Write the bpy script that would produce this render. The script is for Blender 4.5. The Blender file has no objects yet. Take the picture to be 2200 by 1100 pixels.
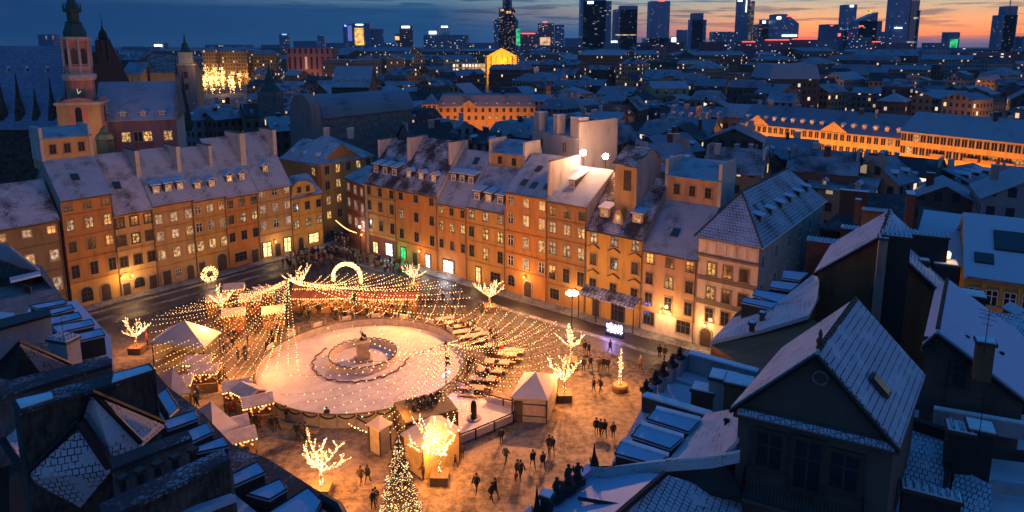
import bpy, bmesh, math, random
from mathutils import Vector, Matrix
rnd = random.Random(7)
S = bpy.context.scene
# ---------------------------------------------------------------- camera
F_PX, W_PX, CX, CY, CAMH, PITCH = 1442.0, 2200.0, 1100.0, 349.0, 38.0, math.radians(10)
cd = bpy.data.cameras.new("camera"); cam = bpy.data.objects.new("camera", cd); S.collection.objects.link(cam)
cam.location = (0, 0, CAMH); cam.rotation_euler = (math.pi/2 - PITCH, 0, 0)
cd.sensor_width = 36; cd.lens = 36*F_PX/W_PX; cd.shift_y = -(550-CY)/W_PX; cd.clip_end = 20000; cd.clip_start = 0.5
S.camera = cam
# ---------------------------------------------------------------- view + render
S.view_settings.view_transform = 'Standard'; S.view_settings.look = 'None'; S.view_settings.exposure = 0; S.view_settings.gamma = 1
S.render.engine = 'CYCLES'
S.cycles.use_denoising = True; S.cycles.sample_clamp_indirect = 3; S.cycles.max_bounces = 4
S.cycles.diffuse_bounces = 2; S.cycles.glossy_bounces = 2; S.cycles.transparent_max_bounces = 6; S.cycles.volume_bounces = 0
S.cycles.use_light_tree = True
# ---------------------------------------------------------------- node helpers
def nt_new(nt, t, **kw):
    n = nt.nodes.new(t)
    for k, v in kw.items():
        if k in n.inputs.keys() if not k.startswith('_') else False: n.inputs[k].default_value = v
        elif k.startswith('_'): setattr(n, k[1:], v)
    return n
def mathn(nt, op, a, b=None, c=None, clamp=False):
    n = nt.nodes.new('ShaderNodeMath'); n.operation = op; n.use_clamp = clamp
    for i, v in enumerate((a, b, c)):
        if v is None: continue
        if isinstance(v, (int, float)): n.inputs[i].default_value = v
        else: nt.links.new(v, n.inputs[i])
    return n.outputs[0]
def mixc(nt, fac, a, b, mode='MIX'):
    n = nt.nodes.new('ShaderNodeMix'); n.data_type = 'RGBA'; n.blend_type = mode
    for s, v in ((0, fac), (6, a), (7, b)):
        if isinstance(v, (int, float)): n.inputs[s].default_value = v
        elif isinstance(v, tuple): n.inputs[s].default_value = (v[0], v[1], v[2], 1)
        else: nt.links.new(v, n.inputs[s])
    return n.outputs[2]
def ramp(nt, fac, stops, interp='LINEAR'):
    n = nt.nodes.new('ShaderNodeValToRGB'); n.color_ramp.interpolation = interp
    cr = n.color_ramp
    while len(cr.elements) < len(stops): cr.elements.new(0.5)
    for e, (p, c) in zip(cr.elements, stops):
        e.position = p; e.color = (c[0], c[1], c[2], 1) if isinstance(c, tuple) else (c, c, c, 1)
    nt.links.new(fac, n.inputs[0]); return n.outputs[0]
def noise(nt, vec, scale, detail=3, rough=.55, dim='3D'):
    n = nt.nodes.new('ShaderNodeTexNoise'); n.noise_dimensions = dim
    n.inputs['Scale'].default_value = scale; n.inputs['Detail'].default_value = detail; n.inputs['Roughness'].default_value = rough
    if vec is not None: nt.links.new(vec, n.inputs['Vector'])
    return n.outputs[0]
def mapping(nt, vec, scale=(1,1,1), rot=(0,0,0), loc=(0,0,0)):
    n = nt.nodes.new('ShaderNodeMapping'); n.inputs['Scale'].default_value = scale; n.inputs['Rotation'].default_value = rot; n.inputs['Location'].default_value = loc
    nt.links.new(vec, n.inputs['Vector']); return n.outputs[0]
# ---------------------------------------------------------------- world: clear blue dusk, afterglow low on the right
wd = bpy.data.worlds.new("World"); S.world = wd; wd.use_nodes = True
nt = wd.node_tree; nt.nodes.clear()
out = nt.nodes.new('ShaderNodeOutputWorld'); bg = nt.nodes.new('ShaderNodeBackground'); nt.links.new(bg.outputs[0], out.inputs[0])
tc = nt.nodes.new('ShaderNodeTexCoord'); sp = nt.nodes.new('ShaderNodeSeparateXYZ'); nt.links.new(tc.outputs['Generated'], sp.inputs[0])
az = mathn(nt, 'ARCTAN2', sp.outputs[0], sp.outputs[1])          # 0 straight ahead, + to the right
el = mathn(nt, 'MULTIPLY', mathn(nt, 'ARCSINE', sp.outputs[2]), 180/math.pi)
azd = mathn(nt, 'MULTIPLY', az, 180/math.pi)
ef = mathn(nt, 'DIVIDE', el, 4.0, clamp=True)
WORLD_GAIN = 1.0
left = ramp(nt, ef, [(0,(0.0104,0.0585,0.1647)), (.25,(0.0052,0.0468,0.1525)), (.6,(0.0039,0.0403,0.1464)), (.82,(0.0065,0.0520,0.1586)), (.9,(0.0286,0.1105,0.2318)), (1,(0.0390,0.1300,0.2440))])
midl = ramp(nt, ef, [(0,(0.0182,0.0845,0.2196)), (.35,(0.0130,0.0780,0.2074)), (.7,(0.0156,0.0858,0.2196)), (.85,(0.1040,0.2210,0.3294)), (1,(0.0780,0.1950,0.3172))])
mid  = ramp(nt, ef, [(0,(0.0390,0.1170,0.2806)), (.25,(0.0650,0.1560,0.3172)), (.45,(0.2080,0.2470,0.3172)), (.65,(0.4420,0.3770,0.3172)), (.85,(0.3640,0.4420,0.4392)), (1,(0.2600,0.4030,0.4636))])
right= ramp(nt, ef, [(0,(0.2080,0.1690,0.3050)), (.08,(0.4420,0.2210,0.2684)), (.17,(1.4950,0.3900,0.1098)), (.42,(1.5600,0.5980,0.1830)), (.65,(1.1050,0.6500,0.3172)), (.85,(0.6500,0.6110,0.4636)), (1,(0.4420,0.5460,0.5368))])
an = mathn(nt, 'DIVIDE', mathn(nt, 'ADD', azd, 40), 80, clamp=True)
fm0 = ramp(nt, an, [(.05,0.),(.38,1.)]); fm = ramp(nt, an, [(.42,0.),(.60,1.)]); fr = ramp(nt, an, [(.58,0.),(.78,1.)])
c = mixc(nt, fm0, left, midl); c = mixc(nt, fm, c, mid); c = mixc(nt, fr, c, right)
# long flat cloud streaks
cv = nt.nodes.new('ShaderNodeCombineXYZ'); nt.links.new(mathn(nt, 'MULTIPLY', azd, .07), cv.inputs[0]); nt.links.new(mathn(nt, 'ADD', el, mathn(nt, 'MULTIPLY', azd, .012)), cv.inputs[1])
st = noise(nt, cv.outputs[0], 2.6, 5, .55)
stm = ramp(nt, st, [(.50,0.),(.60,1.)])
lim = ramp(nt, ef, [(.25,.55),(.55,1.),(1,1.)])
stf = mathn(nt, 'MULTIPLY', mathn(nt, 'MULTIPLY', stm, lim), .62)
dark = mixc(nt, fr, (.012,.05,.14), (.10,.10,.17))
c = mixc(nt, stf, c, dark)
# broad bank of cloud over the left, its top edge near 3.2 degrees
bank = ramp(nt, mathn(nt, 'SUBTRACT', el, mathn(nt, 'MULTIPLY', azd, .006)), [(.0,0.),(1.,1.)])
# overhead: deep even blue that lights the snow
up = ramp(nt, mathn(nt, 'DIVIDE', el, 90.0, clamp=True), [(0,(.0,.0,.0)), (.044,(.0,.0,.0)), (.10,(.036,.16,.40)), (.4,(.025,.145,.44)), (1,(.018,.13,.42))])
ovr = ramp(nt, mathn(nt, 'DIVIDE', mathn(nt, 'SUBTRACT', el, 4.0), 5.0, clamp=True), [(0,0.),(1,1.)])
c = mixc(nt, ovr, c, up)
below = ramp(nt, mathn(nt, 'ADD', mathn(nt, 'MULTIPLY', el, .2), 1.0, clamp=True), [(0,0.),(1,1.)])
c = mixc(nt, below, (.01,.025,.06), c)
nt.links.new(c, bg.inputs[0]); bg.inputs[1].default_value = WORLD_GAIN
# ---------------------------------------------------------------- projection helpers (pixels of the photograph -> places in metres)
c10, s10 = math.cos(PITCH), math.sin(PITCH)
def P(px, py, z=0.0):
    dx = (px-CX)/F_PX; dy = -(py-CY)/F_PX
    t = (z-CAMH)/(-s10+dy*c10)
    return Vector((dx*t, (c10+dy*s10)*t, z))
def PY(px, py, Y):
    dx = (px-CX)/F_PX; dy = -(py-CY)/F_PX
    t = Y/(c10+dy*s10)
    return Vector((dx*t, Y, CAMH+(-s10+dy*c10)*t))
def z_at(X, Y, py):
    q = -(py-CY)/F_PX
    return CAMH + Y*(q*c10-s10)/(c10+q*s10)
def proj(p):
    d = p[1]*c10-(p[2]-CAMH)*s10; u = p[1]*s10+(p[2]-CAMH)*c10
    return CX+F_PX*p[0]/d, CY-F_PX*u/d
def on_line(A, B, px):
    k = (px-CX)/F_PX; dx, dy = B[0]-A[0], B[1]-A[1]
    t = (k*(A[1]*c10+CAMH*s10)-A[0])/(dx-k*dy*c10)
    return Vector((A[0]+t*dx, A[1]+t*dy, 0))
# ---------------------------------------------------------------- mesh builder
class MB:
    def __init__(s): s.v = []; s.f = []; s.m = []
    def add(s, vs, fs, mi=0):
        b = len(s.v); s.v += [tuple(v) for v in vs]; s.f += [tuple(i+b for i in f) for f in fs]; s.m += [mi]*len(fs); return s
    def poly(s, pts, mi=0): return s.add(pts, [tuple(range(len(pts)))], mi)
    def box(s, c, d, rz=0, mi=0, top=None):
        x, y, z = d[0]/2, d[1]/2, d[2]/2; vs = []
        for sz in (-1, 1):
            k = top if (top and sz > 0) else 1
            for sx, sy in ((-1,-1),(1,-1),(1,1),(-1,1)):
                px, py = sx*x*k, sy*y*k
                vs.append((c[0]+px*math.cos(rz)-py*math.sin(rz), c[1]+px*math.sin(rz)+py*math.cos(rz), c[2]+sz*z))
        return s.add(vs, [(3,2,1,0),(4,5,6,7),(0,1,5,4),(1,2,6,5),(2,3,7,6),(3,0,4,7)], mi)
    def b2(s, x0, x1, y0, y1, z0, z1, mi=0): return s.box(((x0+x1)/2,(y0+y1)/2,(z0+z1)/2), (abs(x1-x0),abs(y1-y0),abs(z1-z0)), 0, mi)
    def prism(s, poly, vec, mi=0):
        """closed solid: poly (3D points) swept by vec"""
        poly = [Vector(p) for p in poly]; vec = Vector(vec); n = len(poly)
        nn = Vector((0,0,0))
        for i in range(n): nn += poly[i].cross(poly[(i+1) % n])
        if nn.dot(vec) > 0: poly = poly[::-1]
        vs = poly+[p+vec for p in poly]
        fs = [tuple(range(n)), tuple(range(2*n-1, n-1, -1))]
        fs += [(i, i+n, (i+1) % n+n, (i+1) % n) for i in range(n)]
        # orient
        return s.add(vs, fs, mi)
    def tube(s, pts, r, n=6, mi=0, cap=True):
        pts = [Vector(p) for p in pts]; rs = r if isinstance(r, (list, tuple)) else [r]*len(pts); b = []
        vs = []; fs = []
        for i, p in enumerate(pts):
            d = (pts[min(i+1, len(pts)-1)]-pts[max(i-1, 0)]).normalized()
            a = Vector((0,0,1)) if abs(d.z) < .9 else Vector((1,0,0))
            u = d.cross(a).normalized(); w = d.cross(u)
            for k in range(n):
                t = 2*math.pi*k/n; vs.append(p+(u*math.cos(t)+w*math.sin(t))*rs[i])
        for i in range(len(pts)-1):
            for k in range(n):
                fs.append((i*n+k, i*n+(k+1) % n, (i+1)*n+(k+1) % n, (i+1)*n+k))
        if cap: fs.append(tuple(range(n-1, -1, -1))); fs.append(tuple(range((len(pts)-1)*n, len(pts)*n)))
        return s.add(vs, fs, mi)
    def lathe(s, prof, n=12, c=(0,0,0), mi=0, rot=0):
        vs = []; fs = []
        for r, z in prof:
            for k in range(n):
                t = 2*math.pi*k/n+rot; vs.append((c[0]+r*math.cos(t), c[1]+r*math.sin(t), c[2]+z))
        for i in range(len(prof)-1):
            for k in range(n): fs.append((i*n+k, i*n+(k+1) % n, (i+1)*n+(k+1) % n, (i+1)*n+k))
        fs.append(tuple(range(n-1,-1,-1))); fs.append(tuple(range((len(prof)-1)*n, len(prof)*n)))
        return s.add(vs, fs, mi)
    def octa(s, c, r, mi=0):
        x, y, z = c
        return s.add([(x+r,y,z),(x-r,y,z),(x,y+r,z),(x,y-r,z),(x,y,z+r),(x,y,z-r)],
                     [(0,2,4),(2,1,4),(1,3,4),(3,0,4),(2,0,5),(1,2,5),(3,1,5),(0,3,5)], mi)
    def mesh(s, name, mats, smooth=False, fixn=False):
        me = bpy.data.meshes.new(name); me.from_pydata(s.v, [], s.f)
        if not isinstance(mats, (list, tuple)): mats = [mats]
        for m in mats: me.materials.append(m)
        me.polygons.foreach_set('material_index', s.m)
        me.update()
        if fixn:
            bm = bmesh.new(); bm.from_mesh(me); bmesh.ops.recalc_face_normals(bm, faces=bm.faces); bm.to_mesh(me); bm.free(); me.update()
        uv = me.uv_layers.new(name='UVMap'); co = [Vector(v.co) for v in me.vertices]; dat = uv.data
        for p in me.polygons:
            n = p.normal
            if abs(n.z) > .995: u = Vector((1,0,0)); w = Vector((0,1,0))
            else: u = Vector((-n.y, n.x, 0)).normalized(); w = n.cross(u)
            for li in p.loop_indices:
                q = co[me.loops[li].vertex_index]; dat[li].uv = (q.dot(u), q.dot(w))
        if smooth: me.polygons.foreach_set('use_smooth', [True]*len(me.polygons))
        return me
    def build(s, name, mats, parent=None, world=False, smooth=False, fixn=True, **props):
        if world and parent is not None:
            inv = parent.matrix_basis.inverted(); s.v = [tuple(inv @ Vector(v)) for v in s.v]
        return link(name, s.mesh(name, mats, smooth, fixn), parent, **props)
def link(name, me, parent=None, loc=None, rz=None, **props):
    o = bpy.data.objects.new(name, me); S.collection.objects.link(o)
    if parent is not None: o.parent = parent
    if loc is not None: o.location = loc
    if rz is not None: o.rotation_euler = (0, 0, rz)
    for k, v in props.items(): o[k] = v
    return o
def thing(name, label, cat, loc=(0,0,0), rz=0, group=None):
    o = bpy.data.objects.new(name, None); S.collection.objects.link(o); o.empty_display_size = .3
    o.location = loc; o.rotation_euler = (0, 0, rz); o.matrix_basis = Matrix.Translation(Vector(loc)) @ Matrix.Rotation(rz, 4, 'Z')
    o['label'] = label; o['category'] = cat
    if group: o['group'] = group
    return o
KIDS = {}
def kids(o):
    return list(o.children)
def dup(root, loc, rz=0, label=None, group=None, scale=1.0):
    def cp(o, par):
        c = o.copy(); S.collection.objects.link(c)
        if par is not None: c.parent = par
        for ch in kids(o): cp(ch, c)
        return c
    r = cp(root, None); r.location = loc; r.rotation_euler = (0, 0, rz); r.scale = (scale,)*3
    if label: r['label'] = label
    if group: r['group'] = group
    return r
# ---------------------------------------------------------------- materials
MATS = {}
def new_mat(name):
    m = bpy.data.materials.new(name); m.use_nodes = True; nt = m.node_tree; b = nt.nodes['Principled BSDF']; return m, nt, b
def uvn(nt): return nt.nodes.new('ShaderNodeTexCoord').outputs['UV']
def objn(nt): return nt.nodes.new('ShaderNodeTexCoord').outputs['Object']
def bump(nt, b, h, strength=.3, dist=.05):
    n = nt.nodes.new('ShaderNodeBump'); n.inputs['Strength'].default_value = strength; n.inputs['Distance'].default_value = dist
    nt.links.new(h, n.inputs['Height']); nt.links.new(n.outputs[0], b.inputs['Normal'])
def plain(name, col, rough=.8, metal=0, var=.25, scale=1.5):
    if name in MATS: return MATS[name]
    m, nt, b = new_mat(name); v = objn(nt)
    n = noise(nt, v, scale, 5, .6)
    lo = tuple(x*(1-var) for x in col); hi = tuple(min(1, x*(1+var)) for x in col)
    nt.links.new(ramp(nt, n, [(.3, lo), (.7, hi)]), b.inputs['Base Color'])
    b.inputs['Roughness'].default_value = rough; b.inputs['Metallic'].default_value = metal
    MATS[name] = m; return m
def plaster(name, col):
    if name in MATS: return MATS[name]
    m, nt, b = new_mat(name); v = uvn(nt)
    n1 = noise(nt, mapping(nt, v, (.5,.12,1)), 1.6, 6, .65); n2 = noise(nt, v, 6, 4, .6)
    f = mathn(nt, 'ADD', mathn(nt, 'MULTIPLY', n1, .75), mathn(nt, 'MULTIPLY', n2, .25))
    lo = tuple(x*.55 for x in col); hi = tuple(min(1, x*1.2) for x in col)
    nt.links.new(ramp(nt, f, [(.32, lo), (.48, col), (.7, hi)]), b.inputs['Base Color'])
    b.inputs['Roughness'].default_value = .92; bump(nt, b, n2, .25, .02)
    MATS[name] = m; return m
def snow_roof(name, cover=.6, tile=(.34,.30), under=(.035,.028,.026), snow=(.62,.64,.68), lines=.5, seam=False, big=.5):
    """tiles or metal sheet under patchy snow: cover = share under snow, tile = pitch of joints in metres (across, along slope)"""
    if name in MATS: return MATS[name]
    m, nt, b = new_mat(name); v = uvn(nt)
    n1 = noise(nt, v, big, 6, .62); n2 = noise(nt, v, 5.5, 4, .7); n3 = noise(nt, v, 22, 2, .6)
    f = mathn(nt, 'ADD', mathn(nt, 'ADD', mathn(nt, 'MULTIPLY', n1, .55), mathn(nt, 'MULTIPLY', n2, .30)), mathn(nt, 'MULTIPLY', n3, .15))
    br = nt.nodes.new('ShaderNodeTexBrick'); nt.links.new(v, br.inputs['Vector'])
    br.offset = 0 if seam else .5
    br.inputs['Scale'].default_value = 1; br.inputs['Brick Width'].default_value = tile[0]; br.inputs['Row Height'].default_value = tile[1]
    br.inputs['Mortar Size'].default_value = min(tile)*(.10 if not seam else .05); br.inputs['Mortar Smooth'].default_value = .3
    jn = ramp(nt, noise(nt, v, .9, 3, .6), [(.38,.35),(.60,1.)])
    f = mathn(nt, 'SUBTRACT', f, mathn(nt, 'MULTIPLY', mathn(nt, 'MULTIPLY', br.outputs['Fac'], jn), lines*.30))
    th = .62-.28*cover
    mask = ramp(nt, f, [(max(0, th-.035), 0.), (th+.035, 1.)])
    un = mixc(nt, noise(nt, v, 2.5, 3), tuple(x*.6 for x in under), tuple(x*1.5 for x in under))
    sn = mixc(nt, n2, tuple(x*.72 for x in snow), snow)
    nt.links.new(mixc(nt, mask, un, sn), b.inputs['Base Color'])
    b.inputs['Roughness'].default_value = .85 if not seam else .6
    bump(nt, b, mathn(nt, 'ADD', mask, mathn(nt, 'MULTIPLY', br.outputs['Fac'], -.6)), .35, .05)
    MATS[name] = m; return m
def emis(name, col, strength, noise_s=None, sample=True):
    if name in MATS: return MATS[name]
    m = bpy.data.materials.new(name); m.use_nodes = True; nt = m.node_tree; nt.nodes.clear()
    o = nt.nodes.new('ShaderNodeOutputMaterial'); e = nt.nodes.new('ShaderNodeEmission'); nt.links.new(e.outputs[0], o.inputs[0])
    e.inputs[0].default_value = (*col, 1); e.inputs[1].default_value = strength
    if noise_s:
        n = noise(nt, objn(nt), noise_s, 2, .5)
        nt.links.new(mathn(nt, 'MULTIPLY', ramp(nt, n, [(.38, .25), (.62, 1.0)]), strength), e.inputs[1])
    if not sample: m.cycles.emission_sampling = 'NONE'
    MATS[name] = m; return m
def glass(name, col=(.02,.022,.028), rough=.12):
    if name in MATS: return MATS[name]
    m, nt, b = new_mat(name); b.inputs['Base Color'].default_value = (*col, 1); b.inputs['Roughness'].default_value = rough
    b.inputs['Specular IOR Level'].default_value = .8
    MATS[name] = m; return m
def glow_pane(name, col, strength):
    """pane with its own uneven glow: lit rooms, and reflections painted on pale panes"""
    if name in MATS: return MATS[name]
    m, nt, b = new_mat(name)
    rn = nt.nodes.new('ShaderNodeObjectInfo').outputs['Random']
    v = nt.nodes.new('ShaderNodeVectorMath'); v.operation = 'ADD'; nt.links.new(objn(nt), v.inputs[0])
    cx = nt.nodes.new('ShaderNodeCombineXYZ'); nt.links.new(mathn(nt, 'MULTIPLY', rn, 50), cx.inputs[0]); nt.links.new(cx.outputs[0], v.inputs[1])
    n = noise(nt, v.outputs[0], 2.2, 2, .5)
    k = mathn(nt, 'MULTIPLY', ramp(nt, n, [(.40, .12), (.60, 1.)]), mathn(nt, 'ADD', mathn(nt, 'MULTIPLY', rn, .7), .55))
    b.inputs['Base Color'].default_value = (.03,.02,.015,1); b.inputs['Roughness'].default_value = .2
    b.inputs['Emission Color'].default_value = (*col, 1); nt.links.new(mathn(nt, 'MULTIPLY', k, strength), b.inputs['Emission Strength'])
    m.cycles.emission_sampling = 'NONE'
    MATS[name] = m; return m
def brick(name, col=(.18,.06,.035)):
    if name in MATS: return MATS[name]
    m, nt, b = new_mat(name); v = uvn(nt); br = nt.nodes.new('ShaderNodeTexBrick'); nt.links.new(v, br.inputs['Vector'])
    br.inputs['Scale'].default_value = 1; br.inputs['Brick Width'].default_value = .26; br.inputs['Row Height'].default_value = .09; br.inputs['Mortar Size'].default_value = .012
    br.inputs['Color1'].default_value = (*col, 1); br.inputs['Color2'].default_value = (*[x*.6 for x in col], 1); br.inputs['Mortar'].default_value = (.1,.09,.08,1)
    c = mixc(nt, noise(nt, v, 1.2, 4), br.outputs['Color'], tuple(x*.5 for x in col)); nt.links.new(c, b.inputs['Base Color'])
    b.inputs['Roughness'].default_value = .9; bump(nt, b, mathn(nt, 'SUBTRACT', 1, br.outputs['Fac']), .4, .01)
    MATS[name] = m; return m
M_snow = plain('snow', (.66,.68,.72), .85, 0, .12, 3)
M_black = plain('black_iron', (.012,.012,.014), .5, .3)
M_wood = plain('dark_wood', (.05,.028,.014), .7)
M_white = plain('white_paint', (.6,.57,.52), .6, 0, .1)
M_trimd = plain('dark_trim', (.07,.045,.03), .7)
M_stone = plain('stone', (.30,.26,.22), .85)
M_copper = plain('green_copper', (.02,.06,.05), .6)
M_glass = glass('window_glass')
M_lit = glow_pane('lit_window', (1.0,.55,.18), 1.15)
M_reflw = glow_pane('window_reflection_pale', (1.0,.66,.36), .62)  # pale panes: warm reflection painted as a faint glow
M_bulb = emis('bulb_warm', (1.0,.50,.17), 7.5, sample=False)
M_bulbw = emis('bulb_pale', (1.0,.82,.55), 8.0, sample=False)
M_bulby = emis('bulb_yellow', (1.0,.60,.20), 5.0, sample=False)
def lamp(loc, power, col=(1,.52,.18), r=.25, parent=None, spot=None, name='light'):
    if spot:
        l = bpy.data.lights.new(name, 'SPOT'); l.spot_size = spot[1]; l.spot_blend = .6
    else: l = bpy.data.lights.new(name, 'POINT')
    l.energy = power; l.color = col; l.shadow_soft_size = r
    o = bpy.data.objects.new(name, l); S.collection.objects.link(o); o.location = loc
    if spot: o.rotation_euler = (Vector(spot[0])-Vector(loc)).to_track_quat('-Z', 'Y').to_euler()
    if parent is not None: o.parent = parent
    return o
# ================================================================ windows, doors, dormers
WM = {}
def win_meshes(w, h, mull='w', arch=False, surround='stone', n=2):
    k = (round(w,2), round(h,2), mull, arch, surround, n)
    if k in WM: return WM[k]
    fm = {'w': M_white, 'd': M_trimd}[mull]; sm = {'stone': plaster('surround_stone', (.36,.25,.14)), 'dark': M_trimd, 'white': M_white, 'none': fm}[surround]
    b = MB(); s = .13
    x, z = w/2, h/2
    for (x0,x1,z0,z1) in ((-x-s,-x,-z,z),(x,x+s,-z,z),(-x-s,x+s,z,z+s)): b.b2(x0,x1,-.07,.02,z0,z1,0)
    b.b2(-x-s-.06,x+s+.06,-.16,.02,-z-.11,-z,0)
    f = .07
    for (x0,x1,z0,z1) in ((-x,-x+f,-z,z),(x-f,x,-z,z),(-x+f,x-f,z-f,z),(-x+f,x-f,-z,-z+f)): b.b2(x0,x1,-.055,.0,z0,z1,1)
    for i in range(1, n): q = -x+2*x*i/n; b.b2(q-.045,q+.045,-.062,.0,-z+f,z-f,1)
    b.b2(-x+f,x-f,-.052,.0,z*.25-.04,z*.25+.04,1)
    fr = b.mesh('window_frame', [sm, fm])
    p = MB().poly([(-x+.01,-.03,-z+.01),(x-.01,-.03,-z+.01),(x-.01,-.03,z-.01),(-x+.01,-.03,z-.01)])
    pm = {}
    for kk, mm in (('off', M_glass), ('lit', M_lit), ('pale', M_reflw)): pm[kk] = MB.mesh(p, 'window_pane', mm)
    WM[k] = (fr, pm); return WM[k]
def window(par, x, y, z, w, h, state='off', mull='w', rz=0, surround='stone', n=2, label=None):
    fr, pm = win_meshes(w, h, mull, False, surround, n)
    o = link('window', fr, par, (x, y, z), rz)
    if label: o['label'] = label
    link('pane', pm[state], o)
    return o
def arch_mesh(w, h, y0, y1, mi=0, b=None, seg=8):
    pts = [(-w/2, 0), (w/2, 0), (w/2, h-w/2)]
    for i in range(1, seg): a = math.pi*i/seg; pts.append((w/2*math.cos(a), h-w/2+w/2*math.sin(a)))
    pts.append((-w/2, h-w/2))
    b = b or MB(); b.prism([(x, y1, z) for x, z in pts], (0, y0-y1, 0), mi); return b
def door(par, x, w=1.2, h=2.6, arch=True, y=0, z=0):
    b = arch_mesh(w+.4, h+.22, -.09, .02) if arch else MB().b2(-w/2-.2, w/2+.2, -.09, .02, 0, h+.22)
    o = link('door', b.mesh('door_surround', M_stone, fixn=True), par, (x, y, z))
    d = arch_mesh(w, h, -.13, .0) if arch else MB().b2(-w/2, w/2, -.13, 0, 0, h)
    link('door_leaf', d.mesh('door_leaf', M_wood, fixn=True), o)
    return o
def archwin(par, x, z, w, h, state='off', y=0):
    b = arch_mesh(w+.3, h+.16, -.09, .02); o = link('window', b.mesh('arched_surround', M_stone, fixn=True), par, (x, y, z))
    pn = arch_mesh(w, h, -.12, 0); link('pane', pn.mesh('arched_pane', {'off': M_glass, 'lit': M_lit}[state], fixn=True), o)
    g = MB(); g.b2(-.04,.04,-.15,-.12,0,h-.02)
    for q in (.33,.66): g.b2(-w/2,w/2,-.15,-.122,h*q-.03,h*q+.03)
    link('glazing_bar', g.mesh('glazing_bars', M_trimd), o)
    return o
M_shopw = emis('shop_light_white', (.80,.88,1.0), 5.0, 2.5, sample=False)
M_shopy = emis('shop_light_warm', (1.0,.62,.25), 3.0, 2.5, sample=False)
M_shopg = emis('shop_light_green', (.05,.9,.22), 2.2, 2.5, sample=False)
M_shopv = emis('shop_light_violet', (.35,.30,1.0), 4.5, 3.5, sample=False)
def shop(par, x, w, h, mat, z=.4, y=0, power=0, col=(1,.7,.4)):
    b = MB(); s = .16
    for (x0,x1,z0,z1) in ((-w/2-s,-w/2,-.0,h),(w/2,w/2+s,0,h),(-w/2-s,w/2+s,h,h+s)): b.b2(x0,x1,-.14,.0,z0,z1)
    b.b2(-.05,.05,-.12,-.06,0,h); b.b2(-w/2,w/2,-.12,-.065,h*.7,h*.7+.07)
    o = link('shop_window', b.mesh('shop_frame', M_trimd), par, (x, y, z))
    link('pane', MB().b2(-w/2,w/2,-.05,-.01,0,h).mesh('shop_pane', mat), o)
    if power: lamp((0,-1.2,h*.6), power, col, .4, o)
    return o
def lantern(par, x, y, z, power=60, col=(1,.55,.2)):
    b = MB(); b.tube([(0,0,.1),(0,-.35,.25),(0,-.55,.15)], .025, 5); b.lathe([(.02,.17),(.14,.1),(.12,.06),(.05,.0)], 6, (0,-.55,-.02))
    o = link('lantern', b.mesh('lantern_arm', M_black), par, (x, y, z))
    g = MB().lathe([(.05,-.32),(.10,-.28),(.13,-.02),(.03,.0)], 8, (0,-.55,0)); link('lamp_glass', g.mesh('lantern_glass', M_bulby), o)
    lamp((0,-1.3,-.1), power*2.2, col, .2, o)
    return o
# dormer local: front face centre-bottom at (0,0,0), facing -Y, roof runs back +Y
def dormer(par, x, y, z, slope, w=1.1, h=1.25, state='off', kind='shed', wall=None, roofm=None):
    wall = wall or M_trimd; roofm = roofm or MATS['snow_sheet']
    L = h/slope if kind != 'shed' else h/max(.12, slope-.22)
    b = MB()
    if kind == 'shed':
        zt = h; zb = h+.22*L
        b.prism([(-w/2,0,0-.2),(-w/2,0,h),(-w/2,L,zb-.02),(-w/2,L,zb-.3)], (w,0,0))
    else:
        b.prism([(-w/2,0,-.2),(w/2,0,-.2),(w/2,0,h-.3),(0,0,h+.12),(-w/2,0,h-.3)], (0,L,0))
    o = link('dormer', b.mesh('dormer_wall', wall, fixn=True), par, (x, y, z))
    r = MB()
    if kind == 'shed': r.prism([(-w/2-.15,-.25,h-.03),(-w/2-.15,-.25,h+.10),(-w/2-.15,L,zb+.14),(-w/2-.15,L,zb)], (w+.3,0,0))
    else:
        for s in (-1, 1): r.prism([(s*(w/2+.15),-.2,h-.42),(0,-.2,h+.13),(0,-.2,h+.26),(s*(w/2+.15),-.2,h-.28)], (0,L+.2,0))
    link('dormer_roof', r.mesh('dormer_roof', roofm, fixn=True), o)
    window(o, 0, -.0, h*.42, w*.56, h*.62, state, 'w', 0, 'none')
    return o
def skylight(par, x, y, z, slope, w=.8, l=1.1, tilt=None):
    a = math.atan(slope) if tilt is None else tilt
    o = link('skylight', MB().box((0,0,.07),(w+.2,l+.2,.14)).mesh('skylight_frame', M_trimd), par, (x, y, z)); o.rotation_euler = (a, 0, 0)
    link('pane', MB().box((0,0,.16),(w,l,.04)).mesh('skylight_pane', M_glass), o); return o
def chimney(par, x, y, z, w=.7, d=.7, h=2, mat=None, pots=2, name='chimney'):
    b = MB(); b.b2(-w/2,w/2,-d/2,d/2,0,h); b.b2(-w/2-.08,w/2+.08,-d/2-.08,d/2+.08,h,h+.14)
    o = link(name, b.mesh('chimney', mat or M_side), par, (x, y, z))
    link('snow_cap', MB().b2(-w/2-.05,w/2+.05,-d/2-.05,d/2+.05,h+.14,h+.22).mesh('chimney_snow', M_snow), o); return o
M_side = plaster('side_plaster', (.33,.27,.22))
M_sidel = plaster('side_plaster_light', (.48,.42,.36))
snow_roof('snow_sheet', .95, (.6,2.5), (.03,.035,.045), (.60,.65,.74), .3, True)
R_full = snow_roof('snow_roof_full', .72, (.3,.33), lines=.3, big=.3, snow=(.42,.45,.49))
R_mid = snow_roof('snow_roof_patchy', .62, (.3,.33), lines=.35, big=.3, snow=(.50,.51,.55))
R_thin = snow_roof('snow_roof_thin', .40, (.3,.33), lines=.4, big=.35)
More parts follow.
